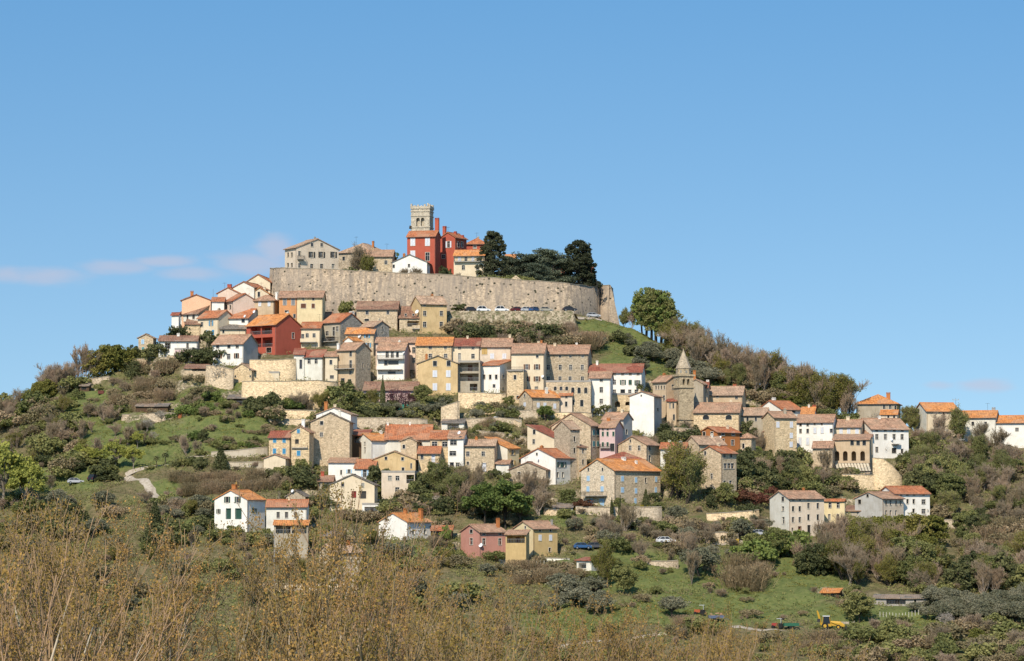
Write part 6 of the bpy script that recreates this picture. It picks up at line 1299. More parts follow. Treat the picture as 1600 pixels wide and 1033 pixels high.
P('young_conifer', 345, 738, 40, 'dark bushy conifer on the terrace left of the cream garage', wide=1.5)
zone(['reeds', 'reeds', 'bare_shrub'], 36, (278, 415, 750, 776, 748, 768), (11, 20), 'tawny reed clump in the band above the green shuttered house', 'reed band above the green shuttered house', 1.1)
zone(['bush_mid', 'bush_dark', 'bare_shrub'], 16, (425, 515, 740, 775), (18, 32), 'tangled bush between the garage and the cream gabled house', 'tangled bushes by the cream gabled house', 1.1, .3)
zone(['bush_mid', 'bush_brush', 'olive_tree'], 12, (245, 330, 775, 850), (12, 24), 'garden shrub left of the green shuttered house', 'shrubs left of the green shuttered house')
zone(['bush_mid', 'bush_green', 'bush_brush', 'bare_shrub'], 30, (285, 470, 600, 668), (11, 24), 'bush on the green bank below the long terrace wall', 'bushes below the long terrace wall', 1.2, .4)
zone(['bare_purple', 'bare_tree', 'half_leaf'], 9, (450, 560, 625, 648), (26, 40), 'spreading leafless tree in the garden below the terrace wall', 'garden trees below the terrace wall')
zone(['olive_tree', 'bush_dark'], 6, (390, 440, 640, 668), (18, 28), 'rounded dark olive left of the tall stone gable', 'olives left of the tall stone gable')
zone(['tree_dark', 'bush_mid'], 9, (520, 580, 618, 645), (20, 38), 'dense green tree beside the green fenced garden', 'dense trees beside the fenced garden')
P('cypress', 598, 648, 62, 'tall thin cypress in front of the fenced garden', wide=.75); P('plum_tree', 620, 640, 36, 'dark reddish plum tree over the green garden fence'); P('plum_tree', 637, 640, 30, 'smaller reddish plum tree near the ochre gable')
P('tree_mid', 660, 638, 38, 'dense dark leafed tree before the ochre gable', wide=1.2); P('half_leaf', 583, 640, 34, 'yellowish sprouting tree in the fenced garden')
zone(['bush_dark', 'olive_tree', 'bush_mid', 'olive_tree'], 30, (562, 700, 640, 656), (12, 20), 'shrub in the row between the green fence and the long wall', 'shrubs between fence and long wall', 1.2)
zone(['bush_brush', 'bare_shrub', 'bush_mid', 'olive_tree'], 26, (718, 850, 640, 712), (11, 22), 'small tree on the walled terraces above the pale yellow house', 'small trees on the walled terraces', 1.1, .4)
P('tree_dark', 722, 610, 24, 'round dark bush before the dark balcony house'); P('tree_green', 852, 666, 26, 'fresh green tree left of the large tan stone house', wide=1.2); P('tree_mid', 795, 645, 26, 'dark green tree on the terrace left of the white shuttered stone house')
P('ivy', 938, 648, 22, 'ivy bush below the tall plain white house'); P('palm', 1001, 622, 26, 'palm beside the long white house'); P('palm', 1010, 622, 20, 'second smaller palm beside the long white house')
P('cypress', 1041, 660, 24, 'small dark cypress left of the church tower', wide=1.1)
zone(['bush_dark', 'tree_dark', 'bare_purple'], 18, (1024, 1092, 676, 700), (16, 32), 'dark bush below the church tower', 'dark bushes below the church tower', 1.1, .3)
P('bare_purple', 1186, 700, 50, 'bare tree in front of the pinkish house beside the church'); P('tree_dark', 1168, 690, 36, 'dark bushy tree right of the church nave'); P('bush_green', 1180, 706, 16, 'fresh green bush above the ivy bank')
# --- right slope between the houses
zone(['tree_dark', 'tree_dark', 'ivy'], 16, (1150, 1190, 715, 770), (26, 44), 'dark ivy thicket right of the tower like stone house', 'ivy thicket by the tower like house', .9, .2)
zone(['bare_tree', 'half_green', 'bush_mid', 'bare_purple'], 28, (1180, 1310, 725, 765, 735, 770), (28, 46), 'leafless tree in the steep wood below the right hand row', 'steep wood below the right hand row', 1, .4)
zone(['tree_dark', 'tree_mid'], 9, (1225, 1272, 738, 765), (28, 42), 'dark green tree in the steep wood below the arcade', 'dark trees below the arcade')
zone(['bush_rust', 'bush_brush', 'bush_mid'], 14, (1150, 1205, 765, 800), (14, 24), 'reddish brown shrub on the bank left of the three storey row house', 'shrubs left of the three storey row house')
P('half_leaf', 1060, 790, 98, 'tall sprouting tree in front of the tower like stone house', wide=1.2); P('half_green', 1072, 796, 88, 'second tall sprouting tree before the tower like stone house', wide=1.1); P('half_leaf', 1046, 790, 82, 'sprouting tree right of the bright orange roof', wide=1.0)
P('tree_mid', 1133, 800, 38, 'dark leafed fig like tree at the foot of the tower like house', wide=1.1); P('tree_dark', 1112, 802, 24, 'dark bush left of the fig like tree')
P('cypress', 969, 822, 46, 'slim dark cypress below the light blue shuttered house', wide=.8); P('cypress', 956, 818, 34, 'shorter slim cypress left of the dark one', wide=.9)
P('young_conifer', 1009, 800, 36, 'thin young conifer before the light blue shuttered house', wide=.9); P('bush_gold', 1005, 806, 22, 'golden yellow conifer bush under the blue shutters', wide=1.2); P('bush_rust', 914, 808, 24, 'reddish brown bush at the corner of the blue shuttered house', wide=1.3); P('bush_gold', 905, 806, 16, 'small yellow bush beside the reddish one')
P('tree_green', 790, 822, 76, 'large bright green tree above the pink farmhouse', wide=1.15); P('tree_green', 757, 822, 66, 'bright green tree left of the largest one above the pink farmhouse', wide=1.1); P('tree_green', 812, 820, 50, 'lower bright green tree right of the largest one')
P('tree_mid', 886, 788, 42, 'dense mid green tree below the green awning house', wide=1.1); P('tree_dark', 900, 792, 30, 'dark tree beside the shelter under the big stone house')
zone(['bare_tree', 'bare_purple'], 9, (820, 875, 770, 810), (48, 68), 'large spreading leafless tree right of the bright green trees', 'large leafless trees beside the green ones', 1.2)
zone(['half_green', 'bare_tree'], 8, (690, 745, 770, 815), (46, 70), 'tall sprouting tree left of the bright green trees', 'sprouting trees left of the green ones', 1.1)
zone(['bush_mid', 'bush_dark', 'bush_brush', 'bare_shrub'], 36, (590, 745, 755, 815), (14, 28), 'scrub bush on the slope above the two chimney house', 'scrub above the two chimney house', 1.2, .4)
P('tree_green', 697, 862, 36, 'narrow fresh green bush left of the pink farmhouse', wide=.6); P('ivy', 588, 768, 40, 'ivy climbing the left of the beige flat topped house'); P('ivy', 655, 778, 34, 'ivy on the right of the beige flat topped house'); P('tree_mid', 675, 752, 26, 'dark green tree under the small iron balcony', wide=.8)
P('blossom_tree', 683, 800, 22, 'pale blossom tree above the two chimney house'); P('bush_gold', 783, 742, 16, 'yellowish bush under the pale yellow house'); P('bush_green', 700, 752, 14, 'green creeper below the white fronted house', wide=2)
# --- foot of the hill
zone(['bush_brush', 'bare_shrub', 'bush_mid', 'olive_tree', 'bare_shrub_purple'], 70, (880, 1200, 812, 872), (12, 26), 'mixed scrub bush on the slope below the bright orange roof', 'mixed scrub below the bright orange roof', 1.2, .5)
zone(['bare_tree', 'bare_purple'], 12, (930, 1110, 830, 880), (34, 54), 'leafless tree among the scrub at the foot of the hill', 'leafless trees at the foot of the hill')
P('olive_tree', 1158, 845, 34, 'large dark olive beside the lane', wide=1.1); P('olive_tree', 1092, 897, 46, 'large brown grey tree with pale leaning trunks', wide=1.2, name='bushy_tree'); P('bare_tree', 1080, 910, 62, 'leaning pale trunked tree in front of the meadow')
P('tree_mid', 975, 925, 48, 'dense green tree at the left end of the lower meadow'); P('half_leaf', 948, 915, 80, 'tall brown conifer like tree left of the dense green tree', wide=.7)
zone(['tree_mid', 'bush_green', 'tree_green'], 12, (1175, 1245, 870, 885), (32, 50), 'leafy green tree below the three storey row house', 'leafy trees below the three storey row house')
zone(['reeds', 'bare_shrub'], 12, (1148, 1192, 885, 922), (18, 36), 'tall dry cane clump in the lower meadow', 'cane clumps in the lower meadow', .9)
zone(['tree_dark', 'bare_tree'], 8, (1255, 1285, 885, 905), (36, 56), 'dark thicket tree at the right end of the leafy trees', 'dark thicket at the meadow edge')
zone(['bare_tree', 'bare_tree', 'half_leaf', 'bare_purple'], 44, (1285, 1400, 865, 915), (44, 72), 'grey leafless tree in the wood below the yellow house', 'grey wood below the yellow house')
for i in range(15): x = zr.uniform(1335, 1465); P('tree_yellow', x, zr.uniform(845, 880), zr.uniform(36, 52), 'big yellow green laurel in front of the lower right houses', 'yellow green laurels before the lower right houses', wide=1.1)
zone(['tree_dark', 'tree_mid', 'bare_tree', 'half_leaf', 'bare_purple'], 50, (1395, 1610, 880, 930), (38, 62), 'dark tree in the wood at the lower right', 'dark wood at the lower right', 1.1)
zone(['bare_tree', 'bare_purple', 'bare_tree', 'half_green'], 75, (1425, 1615, 700, 800, 720, 830), (28, 52), 'brown leafless tree in the wood below the skyline houses', 'brown wood below the skyline houses')
zone(['tree_dark', 'tree_mid'], 16, (1430, 1520, 745, 805), (34, 58), 'dark evergreen among the brown wood on the right', 'dark evergreens in the brown wood')
zone(['reeds', 'bush_brush'], 18, (1545, 1612, 835, 865), (18, 32), 'pale straw clump at the right edge', 'pale straw clumps at the right edge', 1.2)
zone(['tree_dark', 'tree_mid'], 8, (1470, 1545, 820, 850), (26, 42), 'dark bush tree beside the straw clumps at the right', 'dark trees beside the straw clumps')
zone(['bush_mid', 'bush_dark', 'bush_brush'], 20, (1408, 1440, 690, 760), (12, 22), 'bush beside the big white house', 'bushes beside the big white house')
zone('olive_tree', 66, (1425, 1610, 935, 965, 945, 985), (20, 31), 'grey green olive in the grove at lower right', 'olive grove at lower right')
P('young_conifer', 1403, 668, 38, 'thin dark conifer right of the orange hipped roof', wide=.5)
zone(['half_green'], 4, (1408, 1435, 668, 685), (34, 42), 'greenish sprouting tree between the skyline houses', 'sprouting trees between the skyline houses')
zone(['bare_purple', 'bare_tree', 'half_green'], 16, (1425, 1605, 690, 700, 704, 714), (26, 44), 'bare tree screening the right hand skyline houses', 'trees screening the right hand skyline houses')
P('bare_purple', 1464, 690, 46, 'bare tree in front of the long cream skyline house', wide=1.2); P('half_green', 1505, 694, 62, 'tall greenish tree between the skyline houses'); P('bare_purple', 1530, 700, 44, 'spreading bare tree before the beige skyline house', wide=1.3); P('bare_purple', 1558, 705, 44, 'spreading bare tree before the last skyline house', wide=1.3)
P('blossom_tree', 1370, 655, 24, 'pale blossom tree left of the orange hipped roof house front'); P('blossom_tree', 1384, 714, 22, 'tall pale bush on the terrace of the big white house')
zone(['bush_brush', 'bare_shrub', 'bush_mid'], 12, (1270, 1345, 745, 765), (16, 26), 'scrub under the pergola terrace', 'scrub under the pergola terrace')
P('bare_tree', 1292, 752, 56, 'bare tree in front of the arcade wing'); P('bare_purple', 1370, 752, 18, 'brown bush on the wall under the pergola')
P('tree_mid', 1343, 966, 50, 'round dark green tree beside the yellow digger', wide=1.2)
zone(['bare_shrub_purple', 'bush_brush', 'bush_mid', 'bare_shrub'], 60, (1340, 1620, 985, 1050), (18, 36), 'brown thicket bush in the bottom right corner', 'brown thicket bottom right', 1.3)
zone(['olive_tree'], 14, (840, 960, 930, 965), (22, 34), 'grey olive at the edge of the lower green field', 'olives at the edge of the lower field', 1.2)
P('olive_tree', 1050, 965, 34, 'lone grey olive above the gravel yard', wide=1.2); P('blossom_tree', 1478, 985, 26, 'white blossom tree in the lower right garden'); P('tree_yellow', 1528, 1008, 34, 'yellow green bush at the bottom right'); P('reeds', 1285, 995, 26, 'dry straw heap below the yellow digger', wide=1.3); P('reeds', 1300, 1000, 20, 'second dry straw heap below the yellow digger', wide=1.3)
zone(['reeds', 'bush_brush'], 24, (780, 925, 878, 915), (14, 24), 'dry straw scrub below the farmhouses', 'straw scrub below the farmhouses')
zone(['bush_mid', 'bush_brush', 'bare_shrub', 'olive_tree'], 60, (0, 780, 850, 960), (16, 34), 'scrub in the hollow behind the golden foreground trees', 'scrub behind the foreground trees', 1.3)
zone(['bush_brush', 'bare_shrub', 'olive_tree', 'bush_mid', 'bare_purple', 'half_leaf'], 60, (-10, 335, 775, 880), (12, 30), 'rough scrub plant in the hollow left of the green shuttered house', 'rough scrub of the left hollow', 1.2)
zone(['bush_brush', 'bare_shrub', 'bush_mid', 'half_leaf'], 40, (335, 720, 835, 900), (12, 28), 'rough scrub plant in the hollow around the old barn', 'rough scrub around the old barn', 1.1)
zone(['bush_brush', 'bush_mid', 'bare_shrub', 'reeds'], 40, (760, 1340, 985, 1045), (12, 24), 'rough scrub plant along the bottom of the meadow', 'rough scrub at the meadow bottom', 1.2)
zone(['bush_dark', 'tree_dark'], 8, (60, 330, 800, 860), (20, 40), 'dark bush tree in the hollow on the left', 'dark bush trees in the left hollow', 1.2)
P('young_conifer', 242, 842, 64, 'golden brown conifer like tree left of the green shuttered house', wide=1.1)

zone(['bush_mid', 'bush_brush', 'bare_shrub_purple', 'bush_green'], 34, (0, 300, 600, 700), (6, 13), 'scrub bush scattered on the grassy left spur', 'scrub of the left spur', 1.2)
zone(['bare_purple', 'bush_brush', 'half_leaf', 'bush_mid'], 45, (0, 130, 640, 760), (16, 34), 'brown thicket plant at the far left edge', 'brown thicket at the far left')
zone(['bush_mid', 'bush_brush', 'bush_green', 'bare_shrub'], 36, (300, 430, 620, 700), (6, 14), 'small bush on the bright green bank', 'small bushes of the green bank', 1.2)
zone(['bush_brush', 'bush_mid', 'bare_shrub', 'bush_dark'], 90, (480, 1200, 740, 830), (10, 22), 'garden scrub between the lowest houses', 'garden scrub between the lowest houses', 1.2, .5)
zone(['bush_mid', 'bush_brush', 'bush_dark', 'ivy'], 50, (1150, 1330, 700, 790), (12, 24), 'undergrowth bush in the steep wood', 'undergrowth of the steep wood', 1.2, .4)
zone(['bush_brush', 'bush_mid', 'bare_shrub_purple'], 90, (1420, 1610, 700, 930), (14, 28), 'brushwood clump below the skyline houses', 'brushwood below the skyline houses', 1.3)
zone(['bush_brush', 'bush_mid', 'bare_shrub'], 60, (920, 1340, 880, 960, 860, 980), (7, 15), 'tussock bush in the lower green meadow', 'tussock bushes of the lower meadow', 1.2)
zone(['bare_shrub', 'bush_brush', 'bush_mid', 'reeds'], 60, (480, 1000, 655, 760), (8, 16), 'weed clump in the village gardens', 'weed clumps of the village gardens', 1.1, .3)
# --- ground cover nobody could count
def cover(name, n, leaf, size, hgt, label, lushness, seed, box=(-40, 1640, 470, 1050), asp=1.0, clump=7):
    g = np.random.default_rng(seed); N_ = n * 3; px = g.uniform(box[0], box[1], N_); row = g.uniform(box[2], box[3], N_) ; s = skyrow(px); t = (R0 - row) / (R0 - s)
    ok = (t > 0) & (t < 1); px, row, t = px[ok], row[ok], t[ok]; Y = Y0 + t * (skyY(px) - Y0); X = AX(px, row) * Y
    i = np.clip(np.searchsorted(GP, px), 0, len(GP) - 1); j = np.clip(np.searchsorted(GY, Y), 0, len(GY) - 1); L = lush[i, j]
    keep = g.uniform(size=len(px)) < (L if lushness > 0 else 1 - L) ** 1.5; patch = vnoise(X / 9, Y / 9, seed); keep &= patch > (.34 if lushness > 0 else .40)
    keep &= ~((px > 690) & (px < 905) & (Y > 820))
    X, Y = X[keep][:n], Y[keep][:n]
    inpad = np.zeros(len(X), bool)
    for (cx, cy, cz, ca, sa, LA, LB) in PADS:
        dx, dy = X - cx, Y - cy; lx = dx * ca - dy * sa; ly = dx * sa + dy * ca; inpad |= (lx > -LA - .5) & (lx < .5) & (ly > -.5) & (ly < LB + .5)
    for T_, w0 in ((TRACK, 3.2), (YARD, 5)):
        for a_, b_ in zip(T_[:-1], T_[1:]):
            p, q = at(a_[0], a_[1]), at(b_[0], b_[1])
            for s_ in np.linspace(0, 1, 8): c = p.lerp(q, s_); inpad |= np.hypot(X - c.x, Y - c.y) < w0 * .75
    X, Y = X[~inpad], Y[~inpad]; Z = ground(X, Y); C = np.stack([X, Y, Z], 1)
    sc = g.uniform(.5, 1.5, len(C)); C = np.repeat(C, clump, 0); sc = np.repeat(sc, clump)
    o = g.normal(size=C.shape) * np.array([.35, .35, .0]); o[:, 2] = g.uniform(0, hgt, len(C)); C = C + o * sc[:, None]
    Q = leaf_quads(C, size, .4, asp, g); tag(link(name, quads_mesh(name, Q, LM(leaf))), label, kind='stuff')
cover('grass', 30000, 'yellow', .30, .25, 'tufts of fresh green grass over the meadows', 1, 21, clump=5)
cover('weeds', 26000, 'brush', .26, .55, 'dry brown weeds and brambles over the slopes', 0, 22)
cover('undergrowth', 26000, 'mid', .36, .9, 'green undergrowth over the rough slopes', 0, 23)
cover('dry_grass', 17000, 'straw', .20, .5, 'pale dry grass over the rough slopes', 0, 24, asp=.4)
# ------------------------------------------------------------------ foreground: budding trees on the near bank
GOLD = LM('gold')
FBARK = m_leaf('pale_bark', (0.56, 0.47, 0.34), (0.34, 0.28, 0.20), 0); FTW = m_leaf('near_twigs', (0.38, 0.26, 0.14), (0.22, 0.15, 0.08), 0)
FORE = []
for i in range(6):
    lean = [(.45, .05), (.75, 0), (.05, 0), (-.35, .1), (.25, 0), (.6, .1)][i]
    segs, tips = grow(11, lean=lean, seed=900 + i, spread=[.42, .36, .4, .45, .48, .38][i], levels=3, kids=(8, 5, 3), trunk=.9, r0=.15, shrink=.40, up=[.30, .16, .45, .3, .3, .2][i], wig=.05, forks=[5, 6, 5, 5, 6, 5][i], low=.3)
    g = np.random.default_rng(i); ends = [s[1].lerp(s[2], u) for s in segs if s[0] >= 3 for u in (.3, .65, 1.0)]
    tp = np.array([list(t) for t in ends]); tp = np.repeat(tp, 2, 0) + g.normal(size=(len(tp) * 2, 3)) * .08
    FORE.append([('trunk', seg_mesh('trunk', S_of(segs, lambda l: l <= 0), FBARK, 6)), ('branches', seg_mesh('branches', S_of(segs, lambda l: l > 0, .009), FTW, 3)), ('foliage', quads_mesh('foliage', leaf_quads(tp, .085, .2, .8, g), GOLD))])
fr = random.Random(5)
def fore(x, top, Y, v, label):
    X = float(AX(x, 900)) * Y; z = float(ground(X, Y)) - .2; zt2 = float(T(top)) * Y; s = (zt2 - z) / 11.0
    r = empty('budding_tree', (X, Y, z), fr.uniform(-.5, .5)); r.scale = (s * .95, s * .95, s)
    for pn, m in FORE[v]: link(pn, m, None, r)
    tag(r, label, 'tree', 'golden budding trees in the foreground')
EDGE = [(-60, 765), (0, 760), (60, 775), (130, 790), (200, 795), (250, 808), (300, 822), (360, 832), (420, 825), (470, 790), (520, 778), (580, 790), (640, 815), (700, 850), (760, 880), (820, 905), (880, 930), (950, 940), (1010, 950), (1060, 965), (1120, 968), (1180, 950), (1240, 958), (1290, 978), (1330, 1000), (1400, 1015)]
EDGE = [(a_, b_ - (34 if a_ < 640 else 12)) for a_, b_ in EDGE]; ex, ey = zip(*EDGE); FL = 'pale branched budding tree with golden brown leaves along the near bank'
for k in range(17):
    x = -90 + 1440 * (k + .5) / 17 + fr.uniform(-22, 22); top = float(np.interp(x, ex, ey)) + fr.uniform(-14, 30); fore(x - (70 if x < 700 else 20), top, fr.uniform(120, 170), k % 6, FL)
for k in range(5):
    x = -120 + 900 * (k + .5) / 5 + fr.uniform(-20, 20); top = float(np.interp(x, ex, ey)) + fr.uniform(60, 120); fore(x - 60, top, fr.uniform(80, 105), (k * 2 + 1) % 6, FL)

for k in range(9):
    x = 650 + 690 * (k + .5) / 9 + fr.uniform(-18, 18); top = float(np.interp(x, ex, ey)) + fr.uniform(8, 34); fore(x, top, fr.uniform(105, 135), (k + 2) % 6, FL)

# ------------------------------------------------------------------ vehicles
CARGL = m_plain('car_glass', (0.02, 0.025, 0.03), .15); TYRE = m_plain('tyre', (0.02, 0.02, 0.02), .9); RIM = m_plain('wheel_rim', (0.35, 0.35, 0.35), .4, .6)
def profile(mb, pts, w0, w1):
    n = len(pts); a = [(x, -w0(z), z) for x, z in pts]; b = [(x, w0(z), z) for x, z in pts]; mb.hull(a, b)
def car(x, row, label, paint, rz, Y=None, s=1.0, van=False):
    Y = float(depth_at(x, row)) if Y is None else Y; X = float(AX(x, row)) * Y; z = float(ground(X, Y)) + .02
    root = empty('parked_car', (X, Y, z), rz); root.scale = (s,) * 3; tag(root, label, 'car')
    pm = m_plain('car_paint_' + str(abs(hash(paint)) % 9999), paint, .3); w_ = .84; ht = 1.72 if van else 1.45
    mb = MB(); lower = [(-2.05, .35), (2.05, .35), (2.1, .62), (1.95, .82), (1.0, .95), (-1.75, .98), (-2.08, .85)]
    mb.hull([(px_, -w_, pz) for px_, pz in lower], [(px_, w_, pz) for px_, pz in lower]); mb.build('body', pm, root)
    cab = [(1.0, .94), (.35, ht - .04), (-1.2, ht - .02), (-1.85, .97)]; q = MB(); q.hull([(a, -.80 if b < 1.2 else -.62, b) for a, b in cab], [(a, .80 if b < 1.2 else .62, b) for a, b in cab]); q.build('window', CARGL, root)
    q = MB(); q.box(-1.22, .37, -.64, .64, ht - .04, ht + .03)
    for (a, b, c_, d) in ((1.02, .94, .35, ht - .02), (-1.87, .97, -1.22, ht - .02), (-.4, .95, -.42, ht - .02)):
        for s_ in (-1, 1): q.tube((a, s_ * .80, b), (c_, s_ * .635, d), .045, .045, 5)
    q.build('roof', pm, root)
    for wx in (-1.3, 1.3):
        for s_ in (-1, 1):
            q = MB(); q.tube((wx, s_ * .70, .32), (wx, s_ * .88, .32), .32, .32, 14); wh = q.build('wheel', TYRE, root)
            q = MB(); q.tube((wx, s_ * .875, .32), (wx, s_ * .895, .32), .19, .19, 10); q.build('rim', RIM, wh)
    for s_ in (-1, 1):
        q = MB(); q.box(2.0, 2.09, s_ * .62 - .14, s_ * .62 + .14, .66, .78); q.build('headlight', m_plain('lamp_glass', (.7, .7, .68), .2), root)
        q = MB(); q.box(-2.10, -2.03, s_ * .66 - .1, s_ * .66 + .1, .7, .86); q.build('taillight', m_plain('lamp_red', (.3, .02, .02), .3), root)
WHT, SLV, DRK, BLU = (.75, .75, .74), (.42, .43, .45), (.03, .032, .04), (.04, .10, .22)
YR = 826.5
car(755, 487, 'leftmost white car parked at the foot of the rampart', WHT, .15, YR, 1.0, True); car(784, 487, 'white van like car parked at the middle of the rampart foot', WHT, .0, YR, 1.0, True)
car(809, 487, 'dark red car parked between white and silver ones below the rampart', (.12, .02, .025), .5, YR); car(824, 487, 'silver car parked below the rampart left of the blue one', SLV, .2, YR); car(836, 487, 'blue car in the line below the rampart', BLU, .9, YR)
car(737, 487, 'dark car at the left end of the line below the rampart', DRK, .3, YR); car(853, 488, 'beige grey car right of the blue one below the rampart', (.35, .32, .26), .2, YR); car(890, 493, 'dark car near the right end of the rampart foot', DRK, .2, 824)
car(927, 497, 'grey van on the pale track by the bastion', SLV, .1)
car(118, 754, 'silver car parked left of the clipped hedge', SLV, .2); car(147, 750, 'dark van parked right behind the silver car at the hedge', DRK, 1.2, s=1.0, van=True)
car(1040, 855, 'white estate car parked on the slope below the orange roofed house', WHT, .35, s=1.05); car(1174, 842, 'dark blue car on the lane left of the silver one', DRK, .1); car(1187, 841, 'silver car on the lane right of the dark blue one', SLV, .2); car(1219, 840, 'white car on the lane before the three storey row house', WHT, -.2)
car(910, 864, 'blue car on the farm lane above the red roofed shed', BLU, .1); car(930, 862, 'dark grey car beside the blue one on the farm lane', (.08, .08, .09), .3); car(1454, 702, 'white car parked above the wood right of the big white house', WHT, .1)
def digger():
    c = at(1296, 975); root = empty('backhoe_loader', (c.x, c.y, float(ground(c.x, c.y)) + .03), -.15); tag(root, 'yellow backhoe digger with raised arm parked at the meadow edge', 'digger')
    YL = m_plain('digger_yellow', (.50, .29, .035), .45); BK = m_plain('digger_black', (.03, .03, .03), .6)
    q = MB(); q.hull([(.2, -.5, .75), (2.5, -.45, .75), (2.5, .45, .75), (.2, .5, .75)], [(.2, -.5, 1.75), (2.5, -.4, 1.45), (2.5, .4, 1.45), (.2, .5, 1.75)]); q.box(-1.6, .4, -.75, .75, .6, 1.15); q.build('body', YL, root)
    q = MB(); q.hull([(-1.4, -.75, 1.15), (.25, -.75, 1.15), (.25, .75, 1.15), (-1.4, .75, 1.15)], [(-1.3, -.68, 2.7), (.0, -.68, 2.7), (.0, .68, 2.7), (-1.3, .68, 2.7)]); cab = q.build('cab', CARGL, root)
    q = MB(); q.box(-1.4, .12, -.8, .8, 2.7, 2.84); q.build('roof', m_plain('cab_roof', (.6, .6, .58), .5), cab)
    q = MB()
    for (a, b) in ((-1.42, -1.3), (.27, .02)):
        for s_ in (-1, 1): q.tube((a, s_ * .76, 1.15), (b, s_ * .69, 2.72), .06, .06, 5)
    q.build('pillar', YL, cab)
    for (wx, r, n) in ((-.9, .72, 'wheel'), (1.9, .5, 'wheel')):
        for s_ in (-1, 1):
            q = MB(); q.tube((wx, s_ * .75, r), (wx, s_ * 1.15, r), r, r, 18); wh = q.build('wheel', TYRE, root); q = MB(); q.tube((wx, s_ * 1.14, r), (wx, s_ * 1.17, r), r * .5, r * .5, 12); q.build('rim', YL, wh)
    q = MB()
    for s_ in (-1, 1): q.hull([(.3, s_ * .62 - .08, 1.5), (2.2, s_ * .62 - .08, 1.3), (3.3, s_ * .62 - .08, .6), (3.1, s_ * .62 - .08, .45)], [(.3, s_ * .62 + .08, 1.75), (2.3, s_ * .62 + .08, 1.6), (3.5, s_ * .62 + .08, .7), (3.2, s_ * .62 + .08, .55)])
    q.build('loader_arm', YL, root)
    q = MB(); q.hull([(3.3, -1.15, .1), (4.2, -1.15, .05), (4.1, -1.15, .2), (3.5, -1.15, .9)], [(3.3, 1.15, .1), (4.2, 1.15, .05), (4.1, 1.15, .2), (3.5, 1.15, .9)]); q.build('bucket', BK, root)
    q = MB(); q.tube((-1.7, 0, .9), (-2.3, 0, 3.3), .2, .16, 6); q.tube((-2.3, 0, 3.3), (-2.6, 0, 3.9), .16, .14, 6); q.tube((-2.6, 0, 3.9), (-2.2, 0, 2.2), .14, .12, 6); q.build('backhoe_arm', YL, root)
    q = MB(); q.box(-2.6, -1.9, -.3, .3, 1.5, 2.2, .05, .05); q.build('backhoe_bucket', BK, root)
    q = MB(); q.box(-2.0, -1.6, -.95, .95, .3, .9); q.build('stabiliser', YL, root)
digger()
def trailer(x, row, label, col_, load=None, L=3.2):
    c = at(x, row); z = float(ground(c.x, c.y)) + .02; root = empty('farm_trailer', (c.x, c.y, z), .1); tag(root, label, 'trailer'); pm = m_plain('trailer_' + str(int(col_[0] * 100)), col_, .6)
    q = MB(); q.box(-L / 2, L / 2, -.85, .85, .7, .82); q.box(-L / 2, L / 2, -.85, -.78, .82, 1.3); q.box(-L / 2, L / 2, .78, .85, .82, 1.3); q.box(-L / 2, -L / 2 + .07, -.78, .78, .82, 1.3); q.box(L / 2 - .07, L / 2, -.78, .78, .82, 1.3); q.tube((L / 2, 0, .72), (L / 2 + 1.2, 0, .4), .06); q.build('body', pm, root)
    for s_ in (-1, 1): q = MB(); q.tube((-.2, s_ * .86, .38), (-.2, s_ * 1.05, .38), .38, .38, 14); q.build('wheel', TYRE, root)
    if load:
        q = MB(); lr = random.Random(4)
        for k in range(26): a = lr.uniform(-L / 2 + .3, L / 2 - .3); b = lr.uniform(-.6, .6); zz = lr.uniform(.9, 1.7); q.box(a - .25, a + .25, b - .15, b + .15, zz, zz + .18)
        q.build('load', m_plain('rubble_load', (.40, .24, .14), .9), root)
trailer(1119, 967, 'grey blue farm trailer loaded with reddish rubble beside the gravel yard', (.10, .13, .20), True)
trailer(1236, 972, 'empty green trailer at the right end of the gravel yard', (.03, .12, .07))
def tractor(x, row, label, c_):
    c = at(x, row); root = empty('small_tractor', (c.x, c.y, float(ground(c.x, c.y)) + .02), 2.9); tag(root, label, 'tractor'); pm = m_plain('tractor_' + str(int(c_[0] * 100)), c_, .5)
    q = MB(); q.box(.1, 1.4, -.3, .3, .5, 1.1, .05, .05); q.box(-.7, .1, -.4, .4, .5, .8); q.build('body', pm, root); q = MB(); q.box(-.6, -.1, -.3, .3, .8, 1.0); q.box(-.7, -.6, -.3, .3, .8, 1.35); q.build('seat', TYRE, root)
    q = MB()
    for s_ in (-1, 1): q.tube((-.65, s_ * .4, .8), (-.6, s_ * .4, 2.0), .04)
    q.box(-.8, .3, -.5, .5, 2.0, 2.06); q.build('roll_bar', m_plain('tractor_roof', (.6, .6, .6), .5), root)
    for wx, r in ((-.45, .55), (1.1, .33)):
        for s_ in (-1, 1): q = MB(); q.tube((wx, s_ * .45, r), (wx, s_ * .72, r), r, r, 14); q.build('wheel', TYRE, root)
tractor(1095, 961, 'small orange tractor with a roof left of the loaded trailer', (.35, .08, .03)); tractor(1216, 970, 'small red tractor on the gravel yard', (.28, .04, .03))

